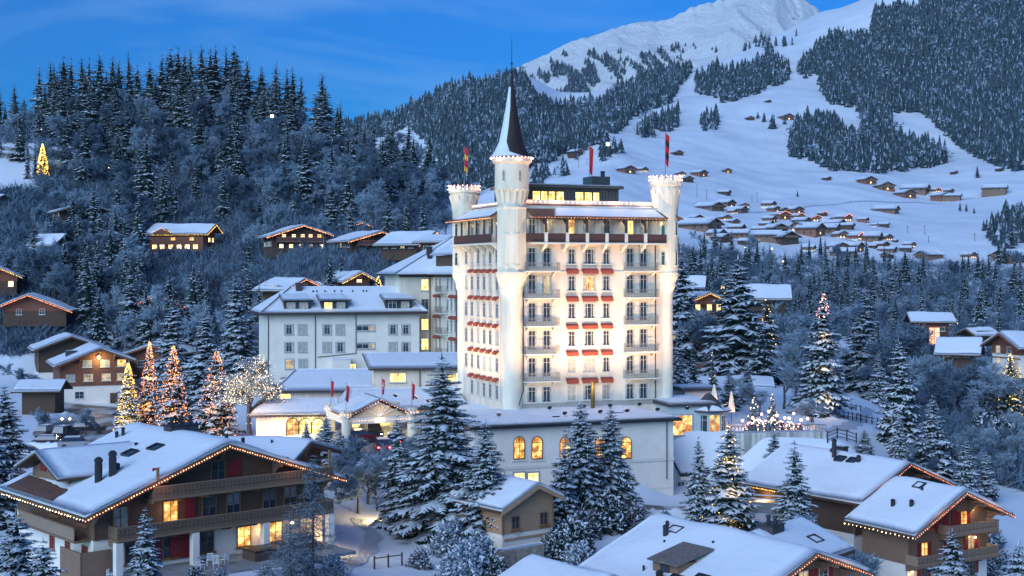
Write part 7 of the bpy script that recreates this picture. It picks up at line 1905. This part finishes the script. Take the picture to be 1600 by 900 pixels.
bare(135, 0, 636, 196, 1.5, 0, 'little frosted tree beside the car park lamp'); bare(72, 0, 632, 200, 1.6, 1, 'frosted tree in front of the open shelter'); bare(40, 0, 565, 250, 1.9, 2, 'pinkish frosted bush tree left of the car park chalet')
bare(1300, 0, 792, 128, 2.2, 2, 'frosted bushy tree between the two right chalets'); bare(1330, 0, 835, 122, 2.0, 1, 'frosted bush tree beside the cross wing roof')
for k, (px_, py_, tp) in enumerate(((1212, 283, 262), (1290, 292, 278), (1341, 318, 286), (1316, 315, 293), (1388, 361, 343), (1176, 252, 238), (1196, 265, 252), (1219, 281, 260), (943, 273, 258), (927, 275, 265), (1427, 327, 314), (1446, 329, 322), (1568, 292, 284), (1593, 314, 301), (1149, 306, 297), (1432, 367, 353), (1413, 410, 385), (1485, 414, 384), (873, 265, 256))):
    bare(px_, py_, tp, None, 1.9, k, None, dark=True)

for k, (px_, tp, Y_) in enumerate(((1438, 518, 285), (1470, 520, 282), (1496, 530, 270), (1523, 556, 240), (1552, 562, 232), (1498, 556, 246), (1410, 500, 292), (1100, 478, 258), (1078, 476, 262), (1120, 482, 256), (1232, 468, 290), (1258, 466, 288))):
    bare(px_, 0, tp, Y_, 2.0, k, 'frosted tree in front of the houses right of the hotel, %s of twelve' % ('first second third fourth fifth sixth seventh eighth ninth tenth eleventh twelfth'.split()[k]), dark=k % 3 == 0)
# keep these faces clear of automatic trees: photo rectangle and depth of the thing
KEEP = [(245, 350, 357, 396, 340), (416, 350, 522, 394, 300), (518, 345, 640, 396, 300), (400, 440, 660, 640, 230), (600, 370, 720, 620, 235), (0, 415, 34, 455, 300), (5, 460, 106, 480, 285),
        (54, 535, 200, 640, 250), (56, 218, 78, 284, 470), (0, 590, 70, 640, 228), (560, 424, 625, 449, 268), (0, 225, 38, 330, 400),
        (700, 60, 1070, 640, 300), (1085, 458, 1132, 490, 265), (1045, 458, 1080, 482, 270), (1180, 448, 1240, 474, 300), (1420, 490, 1500, 512, 300), (1505, 518, 1600, 550, 260), (1090, 430, 1116, 452, 300),
        (1290, 600, 1390, 690, 185), (1085, 556, 1215, 585, 240), (1192, 458, 1210, 480, 262), (1125, 436, 1140, 458, 262), (1270, 450, 1292, 640, 186), (1115, 396, 1195, 560, 248), (1395, 520, 1425, 730, 175), (80, 222, 150, 262, 380), (1050, 500, 1072, 600, 210)]
def blocked(px, base, top, hw, Y):
    for x0, y0, x1, y1, Yk in KEEP:
        if Y < Yk + 12 and px + hw > x0 and px - hw < x1 and base > y0 and top < y1: return True
    return False
R2 = random.Random(21)
def scatter(n, xr, yr, hr, kinds, poly=None, mind=7, wr=(.9, 1.25), y0=None, mesh='mid', tries=12):
    pts = []; made = 0
    for _ in range(n * tries):
        if made >= n: break
        px = R2.uniform(*xr); py = R2.uniform(*yr)
        if poly and not inpoly(px, py, poly): continue
        p = cast(px, py, y0 or 70)
        if p is None: continue
        if any(abs(px - q[0]) < mind and abs(py - q[1]) < mind * .6 for q in pts): continue
        h = R2.uniform(*hr); hpx = h * F / p.y
        if blocked(px, py, py - hpx, hpx * .2, p.y): continue
        kd = R2.choices(['s', 'b', 'd'], kinds)[0]
        if kd == 's': spruce(0, 0, 0, None, R2.uniform(*wr), (mesh, R2.randrange(5 if mesh == 'mid' else 4)), h=h, loc=p)
        else: bare(0, 0, 0, None, R2.uniform(1.1, 1.6), R2.randrange(4), dark=(kd == 'd'), h=h * .72, loc=p)
        pts.append((px, py)); made += 1
# crest of the wooded hill: tops follow the photograph
CREST = [(0, 130), (20, 128), (40, 150), (62, 100), (75, 90), (85, 96), (100, 84), (112, 88), (128, 84), (140, 88), (158, 80), (170, 84), (183, 92), (205, 80), (218, 100), (236, 96), (252, 82), (268, 72), (280, 70), (293, 76), (304, 70), (318, 66), (330, 74), (342, 68), (352, 72), (364, 66), (372, 78), (388, 88), (402, 104), (414, 102), (432, 95), (446, 106), (456, 102), (470, 112), (500, 108), (530, 155), (556, 178), (585, 175), (612, 188), (640, 182), (668, 195)]
_cx = [c[0] for c in CREST]
for row, (Y_, dh, dx) in enumerate(((492, 0, 0), (472, 20, 6), (452, 44, -4))):
    for k, (px_, tp) in enumerate(CREST):
        if row and R2.random() < .18: continue
        x = px_ + dx + R2.uniform(-4, 4); tt = tp + dh * R2.uniform(.7, 1.3) + (R2.uniform(0, 12) if row else 0)
        YY = Y_ if px_ < 520 else Y_ - (px_ - 520) * .25
        pz = gz((x - 800) / F * YY, YY); hp = (-(tt - HZ) / F * YY - pz)
        hp = min(max(hp, 9), 31)
        xx = (x - 800) / F * YY
        if row and R2.random() < .25: bare(0, 0, 0, None, 1.4, R2.randrange(4), dark=R2.random() < .5, h=hp * .6, loc=Vector((xx, YY, pz)))
        else: spruce(0, 0, 0, None, R2.uniform(1.0, 1.4), ('mid', R2.randrange(5)), h=hp, loc=Vector((xx, YY, pz)))
scatter(75, (-10, 690), (205, 330), (13, 22), (.46, .30, .24), mind=14, y0=200)
scatter(120, (-10, 700), (255, 420), (9, 19), (.38, .38, .24), mind=13, y0=200)
scatter(85, (-10, 420), (400, 560), (9, 20), (.42, .34, .24), mind=15, y0=180)
scatter(14, (400, 640), (395, 450), (4, 9), (.4, .4, .2), mind=10, y0=200)
# valley forest right of the hotel
BAND = [(1050, 385), (1110, 395), (1230, 405), (1300, 402), (1400, 415), (1440, 420), (1600, 425), (1600, 520), (1500, 540), (1400, 530), (1250, 500), (1050, 470)]
scatter(150, (1045, 1610), (392, 545), (14, 21), (.66, .16, .18), BAND, mind=11, y0=300, wr=(.85, 1.2), tries=30)
scatter(60, (1210, 1600), (505, 610), (9, 15), (.36, .34, .30), mind=14, y0=215)
scatter(70, (1425, 1610), (560, 760), (4, 8.5), (.06, .52, .42), mind=12, y0=150)
scatter(16, (1560, 1610), (330, 430), (12, 20), (.9, .1, 0), mind=9, y0=500)
scatter(14, (1060, 1240), (470, 560), (6, 11), (.5, .4, .1), mind=12, y0=200)
scatter(7, (1290, 1420), (592, 612), (4, 7), (.2, .6, .2), mind=14, y0=180)
scatter(26, (1215, 1400), (470, 520), (12, 18), (.7, .2, .1), mind=12, y0=300)

# ---------------------------------------------------------------- names, labels and objects for every tree
LAND = [(358, 700, 'the big brown chalet'), (125, 580, 'the brown car park chalet'), (530, 480, 'the white three storey wing'), (300, 370, 'the triple gabled chalet'), (468, 370, 'the chalet with three rows of lamps'), (600, 380, 'the dark wide chalet'),
        (67, 250, 'the yellow lit tree'), (55, 475, 'the long orange light string'), (130, 330, 'the unlit black chalet'), (98, 385, 'the snowy hip roof'), (250, 475, 'the hidden lit chalet'), (800, 200, 'the spire'), (735, 320, 'the left turret'), (1045, 300, 'the right turret'),
        (1130, 475, 'the yellow gabled chalet'), (1155, 480, 'the huge dark spruce'), (1281, 550, 'the rose tipped spruce'), (1460, 505, 'the glowing porch chalet'), (1536, 545, 'the steep gabled house'), (1580, 560, 'the right edge golden tree'), (1230, 365, 'the village centre'), (1470, 305, 'the slope hamlet'),
        (1437, 398, 'the lone red barn'), (1561, 400, 'the big barn at the right'), (1372, 580, 'the fence end spruce'), (1409, 640, 'the tall frosted spruce'), (1510, 800, 'the balconied chalet'), (1340, 740, 'the upper right chalet roof'), (1225, 680, 'the retaining wall'), (590, 660, 'the entrance porch'),
        (640, 345, 'the snow meadow gap'), (30, 290, 'the hillside path wall'), (350, 100, 'the highest crest spruces'), (110, 100, 'the left crest spruces'), (500, 120, 'the lone crest spruce'), (1240, 460, 'the wide roofed house'), (425, 184, 'the woods lamp under the crest'), (561, 213, 'the high woods lamp'), (263, 308, 'the lone white woods lamp'), (1230, 150, 'the upper ski slope hut'), (1330, 375, 'the forest edge chalets')]
def auto_label(T, taken):
    p = T['loc']; px = 800 + F * p.x / p.y; pm = HZ - F * (p.z + T['h'] * .5) / p.y
    kind = {'spruce': 'spruce', 'bare': 'frosted bare tree', 'larch': 'bare larch'}[T['kind']]
    h = T['h']; w = T['w']
    size = 'towering' if h > 22 else 'tall' if h > 16 else 'mid height' if h > 11 else 'short' if h > 6.5 else 'small'
    form = 'slim' if w < 1.0 else 'broad' if w > 1.15 else 'even'
    if T['kind'] != 'spruce': form = 'dim' if T.get('dark') else 'pale'; size = size if h > 5 else 'tiny'
    cand = sorted(LAND, key=lambda q: math.hypot(px - q[0], pm - q[1]))[:9]
    opts = []
    for (lx, ly, nm) in cand:
        dx, dy = px - lx, pm - ly; d = math.hypot(dx, dy)
        near = 'close ' if d < 35 else 'well ' if d > 80 else ''
        v = 'above' if dy < 0 else 'below'; hz_ = 'left of' if dx < 0 else 'right of'
        rel = near + (hz_ if abs(dx) > 2 * abs(dy) else v if abs(dy) > 2 * abs(dx) else ('upper ' if dy < 0 else 'lower ') + hz_)
        opts.append('%s %s %s %s %s' % (size, form, kind, rel, nm.replace('the chalet with three rows of lamps', 'the lamp lit chalet')))
    for o in opts:
        if o not in taken: return o
    return opts[0]
taken = {}
order = sorted(TREES, key=lambda t: -t['s'])
_ns = _nb = 0; small = []; big = []
for T in order:
    if T['kind'] == 'spruce':
        _ns += 1
        (big if _ns <= 300 or T['label'] else small).append(T)
    else:
        _nb += 1
        if _nb <= 300 or T['label']: big.append(T)
order = big
lab = {}
for T in order:
    L_ = T['label'] or auto_label(T, taken)
    T['label'] = L_; taken[L_] = taken.get(L_, 0) + 1
YELLOWLIT = {}
tb_cache = {}
counts = {'spruce': 0, 'bare': 0}
for T in order:
    k = T['kind']; p = T['loc']; h = T['h']; w = T['w']
    nm = {'spruce': 'spruce_tree', 'bare': 'frosted_tree', 'larch': 'larch_tree'}[k]
    grp = T['group']
    if not grp:
        px = 800 + F * p.x / p.y
        grp = ('spruces' if k == 'spruce' else 'frosted bare trees') + (' around the hotel' if p.y < 215 else ' on the wooded left hill' if px < 720 else ' in the valley and on the slopes')
    if T['label'] and taken[T['label']] > 1: grp = grp
    t = thing(nm, T['label'], 'tree', (p.x, p.y, p.z - .1), R2.uniform(0, 6.28), grp)
    t.rotation_euler.x = R2.uniform(-.03, .03); t.rotation_euler.y = R2.uniform(-.03, .03); t.scale = (R2.uniform(.9, 1.1), R2.uniform(.9, 1.1), 1)
    if k == 'spruce':
        v = T['v'] or ('mid', 0)
        me = CON_HI[v[1]] if v[0] == 'hi' else CON_MID[v[1]]
        c = link_mesh('crown', me, t, None, (h * w * (.95 if v[0] == 'hi' else 1.15), h * w * (.95 if v[0] == 'hi' else 1.15), h)); link_mesh('trunk', CON_TRUNK, t, None, (h, h, h))
        R0_ = (.21, .24, .18, .27, .23, .25)[v[1]] if v[0] == 'hi' else (.2, .16, .23, .14, .18)[v[1]]
        R0_ *= w * h * .9
    elif k == 'larch':
        link_mesh('crown', LARCH[T['v'] % 2], t, None, (h * w, h * w, h)); link_mesh('trunk', CON_TRUNK, t, None, (h, h, h)); R0_ = .2 * h * w
    else:
        ms = BARE_D if T['dark'] else BARE
        link_mesh('crown', ms[T['v'] % len(ms)], t, None, (h * w, h * w, h)); link_mesh('trunk', BARE_TRUNK, t, None, (h, h, h * .55)); R0_ = .4 * h * w
    if T['lights']:
        m_, n_, r_ = T['lights']; b = MB()
        tip_only = 'rose lights at its tip' in T['label']
        if k == 'spruce':
            for q in range(n_):
                u = R2.uniform(.05, .98); u = u if not tip_only else R2.uniform(.80, .99)
                a = R2.uniform(0, 6.283); rr_ = R0_ * (1 - u) ** .82 * R2.uniform(.55, 1.02) + .05
                b.octa((math.cos(a) * rr_, math.sin(a) * rr_, h * (.06 + .92 * u) - rr_ * .35), r_ * R2.uniform(.7, 1.2), m_)
        else:
            co = np.array([v.co for v in BARE[T['v'] % len(BARE)].vertices]); ii = R2.sample(range(len(co)), n_)
            for q in ii: b.octa((co[q][0] * h * w, co[q][1] * h * w, co[q][2] * h), r_, m_)
        b.build('light_string', t)
        if n_ > 50:
            cc = (1, .62, .2) if m_ is B_YEL else (1, .38, .10) if m_ is B_GOLD else (1, .62, .35)
            for u in (.15, .4, .65): 
                a = math.radians(-90) - t.rotation_euler.z; rr_ = R0_ * (1 - u) * .75 + .3
                lamp('string_glow', 'POINT', (math.cos(a) * rr_, math.sin(a) * rr_, h * u), (22 if k == 'bare' else 9) * h, cc, .8, parent=t)

# ---------------------------------------------------------------- shrubs near the chalets
for lb, px_, tp, Y_, s_, v_ in (('wide snow laden bush at the foot of the great spruce', 705, 0, 121, 3.0, 1), ('snow laden bush below and right of the great spruce', 745, 0, 117, 2.8, 1), ('snow laden bush at the bottom edge under the great spruce', 725, 0, 112, 3.2, 1), ('dark green snowy bush right of the bottom spruce bushes', 770, 0, 113, 2.2, 0),
    ('tall snow laden bush between cottage and wide chalet roof', 893, 0, 122, 3.4, 0), ('low snowy bush at the roof edge of the wide chalet', 905, 0, 118, 2.4, 1), ('dark hedge bush left of the wide chalet roof', 868, 0, 121, 2.6, 0), ('frosted thicket beside the short fence', 655, 0, 115, 1.6, 2),
    ('dark bush below the twin snowy spruces', 945, 0, 134, 3.6, 0), ('brown bank bush right of the twin snowy spruces', 985, 0, 137, 2.6, 2), ('brown bank bush below the left twin spruce', 905, 0, 130, 2.8, 2),
    ('snowy round bush on the terrace of the big chalet', 306, 0, 100.5, 1.3, 0), ('second snowy terrace bush right of the round one', 345, 0, 101, 1.1, 1), ('frosted hedge left of the larch', 415, 0, 103, 1.0, 2), ('frosted low bush under the larch', 470, 0, 104, 1.8, 2), ('frosted low bush right under the larch', 520, 0, 106, 1.7, 1),
    ('frosted bush beside the right chalet deck', 1262, 0, 132, 2.4, 1), ('snowy bush on the snow field by the fence', 1352, 0, 160, 1.2, 0), ('small snowy bush on the snow field', 1368, 0, 158, .9, 2), ('snow mound bush above the lane', 1040, 0, 140, 1.4, 1),
    ('frosted bush at the right bottom beside the chalet', 1560, 0, 140, 2.8, 1), ('frosted bush above the glowing red gable', 1540, 0, 150, 3.0, 1), ('dark snowy bush at the right slope', 1575, 0, 200, 4.0, 0), ('wide dark snowy bush below the farmhouse', 1545, 0, 205, 4.5, 0)):
    p = base_at(px_, 0, Y_); t = thing('snowy_bush', lb, 'bush', (p.x, p.y, p.z - .15), R2.uniform(0, 6.28), 'snow laden bushes'); link_mesh('foliage', SHRUB[v_], t, None, (s_ * 1.25, s_ * 1.25, s_))

# ---------------------------------------------------------------- distant forests and undergrowth (masses nobody could count)
def far_tree_template(seed, tiers=4, n=6):
    r = np.random.default_rng(seed); V = []; Fc = []; MI = []
    for l in range(tiers):
        z0 = .05 + .80 * l / tiers; z1 = z0 + .42 * (1 - .35 * l / tiers); z1 = min(z1, 1.0) if l < tiers - 1 else 1.0
        R = .2 * (1 - l / tiers) ** .8 + .02; k = len(V); V.append((0, 0, z1)); a0 = r.uniform(0, 6)
        for q in range(2 * n):
            rr_ = R * (1.0 if q % 2 else .55) * r.uniform(.8, 1.2); a = a0 + math.pi * q / n
            V.append((rr_ * math.cos(a), rr_ * math.sin(a), z0 + r.uniform(-.03, .03) + (.04 if q % 2 == 0 else 0)))
        for q in range(2 * n): Fc.append((k, k + 1 + q, k + 1 + (q + 1) % (2 * n))); MI.append(1 if r.uniform() < .17 else 0)
    return np.array(V), np.array(Fc), np.array(MI)
FT = [far_tree_template(i) for i in range(9)]
def far_round(seed):       # small round leafless crown
    r = np.random.default_rng(seed); V = []; Fc = []
    for q in range(34):
        d = r.normal(size=3); d /= np.linalg.norm(d); p = np.array([0, 0, .55]) + d * np.array([.26, .26, .4]) * r.uniform(.5, 1); s = r.normal(size=3) * .09; u = r.normal(size=3) * .09; k = len(V)
        V += [p, p + s, p + u]; Fc.append((k, k + 1, k + 2))
    V += [(-.02, 0, 0), (.02, 0, 0), (0, 0, .5)]; Fc.append((len(V) - 3, len(V) - 2, len(V) - 1))
    return np.array(V), np.array(Fc), np.ones(len(Fc), int)
FT = FT * 2 + [far_round(80)]
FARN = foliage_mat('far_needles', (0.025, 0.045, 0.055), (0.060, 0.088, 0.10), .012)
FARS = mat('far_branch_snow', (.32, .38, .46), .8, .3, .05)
def forest_mesh(name, label, spots, T, mats, cat=None):
    Vs = []; Fs = []; Ms = []; k = 0
    for i, (x, y, z, h, w) in enumerate(spots):
        V, Fc, M = T[(i * 7 + i // 23) % len(T)]; a = (i * 2.399) % 6.283; c, s = math.cos(a), math.sin(a)
        W = np.empty_like(V); W[:, 0] = (V[:, 0] * c - V[:, 1] * s) * h * w + x; W[:, 1] = (V[:, 0] * s + V[:, 1] * c) * h * w + y; W[:, 2] = V[:, 2] * h + z
        Vs.append(W); Fs.append(Fc + k); Ms.append(M); k += len(V)
    o = link_mesh(name, np_mesh(name, np.concatenate(Vs), np.concatenate(Fs), np.concatenate(Ms), mats)); return tag(o, label, kind='stuff')
def cast_many(PX, PY, y0=700., zf=None, y1=3150., n=420):
    """vectorised first hit of the terrain"""
    zf = zf or ground_z
    Y = np.geomspace(y0, y1, n); out = []
    for px, py in zip(PX, PY):
        k = (px - 800) / F; z = zf(k * Y, Y); hit = np.nonzero(z >= -(py - HZ) / F * Y)[0]
        if len(hit): j = hit[0]; out.append((k * Y[j], Y[j], float(z[j])))
    return out
NQ = np.random.default_rng(5)
def zone(poly, step, hr, jit=.5, y0=700., zf=None, y1=3150., keepf=None, w=(.9, 1.3)):
    xs = [p[0] for p in poly]; ys = [p[1] for p in poly]; PX = []; PY = []
    step = (step[0] * .84, step[1] * .86)
    y = min(ys)
    while y < max(ys):
        x = min(xs)
        while x < max(xs):
            qx = x + NQ.uniform(-jit, jit) * step[0]; qy = y + NQ.uniform(-jit, jit) * step[1]
            if inpoly(qx, qy, poly) and (keepf is None or keepf(qx, qy)) and (y0 < 600 or noise.noise(Vector((qx / 9., qy / 5., 3))) > -.42 + .2 * noise.noise(Vector((qx / 60., qy / 30., 1)))): PX.append(qx); PY.append(qy)
            x += step[0]
        y += step[1]
    return [(x, y, z - .5, NQ.uniform(*hr) * (NQ.uniform(.45, .98) if y0 > 600 else 1), NQ.uniform(*w) * NQ.uniform(.75, 1.35)) for x, y, z in cast_many(PX, PY, y0, zf, y1)]
def clump(sx, sy, th, ph=0.0):
    return lambda x, y: noise.noise(Vector((x / sx + ph, y / sy, ph))) > th
spots = []
spots += zone([(540, 190), (575, 168), (640, 152), (700, 130), (760, 114), (812, 110), (835, 150), (868, 172), (895, 168), (940, 160), (985, 128), (1075, 92), (1082, 112), (1062, 140), (1045, 165), (1000, 178), (960, 205), (925, 225), (900, 232), (840, 256), (790, 290), (700, 310), (690, 262), (676, 240), (665, 225), (640, 200), (600, 215), (540, 230)], (5.2, 3.6), (17, 26), y0=1100)
spots += zone([(1255, 95), (1300, 62), (1360, 58), (1365, 22), (1395, 12), (1430, 18), (1470, -10), (1610, -90), (1610, 268), (1560, 262), (1520, 240), (1480, 215), (1465, 200), (1440, 178), (1400, 172), (1350, 168), (1300, 165), (1284, 150), (1280, 118), (1244, 118)], (5.0, 4.2), (19, 29), y0=900)
spots += zone([(1245, 102), (1290, 82), (1330, 90), (1330, 120), (1275, 118), (1250, 118)], (6, 4), (18, 26), y0=900)
spots += zone([(1295, 150), (1600, 190), (1600, 272), (1520, 246), (1470, 205), (1440, 190), (1400, 180), (1395, 215), (1480, 245), (1478, 258), (1400, 272), (1360, 272), (1330, 268), (1300, 268), (1262, 250), (1233, 248), (1236, 220), (1245, 195), (1270, 188), (1315, 196), (1318, 214), (1345, 215), (1345, 180)], (5.4, 4.4), (19, 26), y0=900, keepf=lambda x, y: not (1318 < x < 1480 and 178 < y < 214 and not (1345 < x < 1395 and y < 232)))
spots += zone([(1086, 128), (1118, 108), (1150, 112), (1200, 92), (1232, 108), (1234, 128), (1190, 146), (1150, 158), (1130, 164), (1112, 150), (1088, 150)], (6, 4.2), (19, 27), y0=900)
spots += zone([(980, 160), (1062, 118), (1084, 104), (1068, 130), (1022, 160), (985, 178)], (6, 4), (17, 25), y0=900)
spots += zone([(1005, 190), (1060, 178), (1062, 200), (1010, 220), (985, 222)], (7, 4.5), (18, 25), y0=900, keepf=clump(26, 14, -.15))
spots += zone([(1092, 190), (1120, 184), (1122, 206), (1095, 207)], (8, 6), (19, 25), y0=900)
spots += zone([(890, 210), (985, 182), (975, 205), (930, 230), (870, 252), (850, 262), (840, 252)], (6.2, 4), (18, 25), y0=900, keepf=clump(34, 16, -.25, 2))
spots += zone([(1128, 72), (1160, 60), (1210, 60), (1216, 76), (1180, 82), (1130, 80)], (7, 5), (17, 25), y0=900, keepf=clump(24, 14, -.05, 4))
spots += zone([(1196, 64), (1250, 44), (1262, 58), (1215, 84), (1196, 80)], (8, 6), (16, 24), y0=900, keepf=clump(20, 14, 0, 5))
spots += zone([(1160, 52), (1250, 10), (1300, -10), (1420, -60), (1430, -44), (1310, 6), (1260, 26), (1210, 46)], (5.5, 4), (16, 24), y0=900, keepf=clump(30, 20, -.2, 8))
spots += zone([(1080, 178), (1290, 100), (1255, 160), (1250, 180), (1150, 250), (1100, 240)], (16, 14), (14, 22), y0=900, keepf=clump(40, 30, .28, 1))
spots += zone([(720, 285), (860, 262), (900, 240), (980, 225), (975, 240), (840, 292), (720, 318)], (9, 6), (14, 20), y0=900, keepf=clump(36, 18, .05, 3))
spots += zone([(1536, 360), (1610, 330), (1610, 380), (1560, 392)], (9, 6), (14, 19), y0=700)
forest_mesh('distant_forest', 'dark snow dusted conifer forest covering the far mountain slopes', spots, FT, [FARN, FARS])
N_FAR = len(spots)
# trees in the gullies of the white summit
def diag(x, y): return noise.noise(Vector(((x - y * .85) / 11., (x + y) / 60., 7))) > .10 - .25 * max(0, (y - 95) / 60.) and noise.noise(Vector((x / 40., y / 30., 2))) > -.22
pk = zone([(822, 104), (880, 84), (930, 80), (1000, 84), (1060, 110), (1010, 132), (960, 165), (900, 175), (860, 178), (838, 160)], (3.6, 3.0), (20, 34), y0=2960, zf=peak_z, y1=4590, keepf=diag, w=(1.0, 1.6))
pk += zone([(1000, 84), (1060, 70), (1130, 72), (1120, 84), (1080, 96), (1060, 108)], (4, 3.4), (16, 28), y0=2960, zf=peak_z, y1=4590, keepf=diag, w=(1.0, 1.6))
forest_mesh('gully_forest', 'streaks of dark conifers in the gullies of the white summit', pk, FT, [FARN, FARS])
# undergrowth: small frosted tufts
def as_template(me):
    n = len(me.vertices); V = np.empty(n * 3, np.float32); me.vertices.foreach_get('co', V)
    k = len(me.polygons); I = np.empty(k * 3, np.int32); me.loops.foreach_get('vertex_index', I); M = np.empty(k, np.int32); me.polygons.foreach_get('material_index', M)
    return V.reshape(-1, 3), I.reshape(-1, 3), M
NT = [as_template(conifer_mesh('low', 600 + i, 12, 7, .2, .4, 3, .5, .1)) for i in range(4)]
if small: forest_mesh('valley_forest', 'smallest snowy spruces filling the valley wood', [(T['loc'].x, T['loc'].y, T['loc'].z, T['h'], T['w'] * 1.1) for T in small], NT, [NEEDLE, TSNOW])
def tuft(seed):
    r = np.random.default_rng(seed); V = []; Fc = []; MI = []
    for _ in range(26):
        a = r.uniform(0, 6.283); e = r.uniform(.1, 1.5); d = np.array([math.cos(a) * math.cos(e), math.sin(a) * math.cos(e), math.sin(e)])
        p = r.normal(size=3) * .12; p[2] = abs(p[2]); q = p + d * r.uniform(.4, 1.0); s = np.cross(d, r.normal(size=3)); s /= np.linalg.norm(s); w = r.uniform(.02, .05)
        k = len(V); V += [p - s * w, p + s * w, q + s * w * .2]; Fc.append((k, k + 1, k + 2)); MI.append(r.integers(0, 3) > 0)
        k = len(V); m = (p + q) / 2; d2 = d + r.normal(size=3) * .6; V += [m - s * w * .7, m + s * w * .7, m + d2 * .4]; Fc.append((k, k + 1, k + 2)); MI.append(1)
    return np.array(V), np.array(Fc), np.array(MI, int)
TT = [tuft(i) for i in range(8)]
ug = zone([(-10, 190), (430, 190), (560, 260), (700, 300), (700, 360), (420, 400), (420, 560), (200, 520), (0, 560), (-10, 300)], (7.5, 5.5), (1.6, 4.2), y0=200, y1=520, w=(1.0, 1.6), keepf=lambda x, y: not (x < 60 and 225 < y < 300) and not (75 < x < 155 and 232 < y < 262) and not (218 < x < 260 and y > 390 and y < 405))
ug += zone([(400, 392), (640, 395), (640, 450), (470, 440), (400, 470)], (6.5, 4.5), (1.2, 3.2), y0=200, y1=400, w=(.8, 1.2))
ug += zone([(1215, 480), (1400, 540), (1610, 500), (1610, 770), (1560, 760), (1500, 720), (1420, 690), (1400, 600), (1290, 600), (1215, 580)], (7.5, 6), (1.5, 3.6), y0=150, y1=520, w=(1.0, 1.5), keepf=lambda x, y: not (x < 1400 and y > 596))
ug += zone([(1050, 392), (1610, 424), (1610, 540), (1400, 540), (1050, 480)], (9, 6), (3, 8), y0=300, y1=860, w=(.6, 1.0))
forest_mesh('frosted_undergrowth', 'frosted undergrowth and saplings between the trees on the slopes', ug, TT, [TWIG, FROST_D])
print('TREES', len(TREES), 'far', N_FAR, 'pk', len(pk), 'ug', len(ug), 'spruce', sum(1 for t in TREES if t['kind'] == 'spruce'))
# ---------------------------------------------------------------- evening haze: one closed box of thin air round everything
HAZE_D = 0.00004
b = MB(); b.box(-5200, 6200, -60, 6600, -62, 1320, mat('x_h', (1, 1, 1), 1, 0))
hz = b.build('haze'); hz.data.materials.clear()
hm = bpy.data.materials.new('thin_evening_haze'); hm.use_nodes = True; hm.node_tree.nodes.clear()
ho = hm.node_tree.nodes.new('ShaderNodeOutputMaterial'); hv = hm.node_tree.nodes.new('ShaderNodeVolumePrincipled')
hv.inputs['Color'].default_value = (.72, .88, 1.0, 1); hv.inputs['Density'].default_value = HAZE_D; hv.inputs['Anisotropy'].default_value = 0.1
hm.node_tree.links.new(hv.outputs[0], ho.inputs['Volume']); hz.data.materials.append(hm)
tag(hz, 'thin blue evening haze filling the valley', kind='stuff')
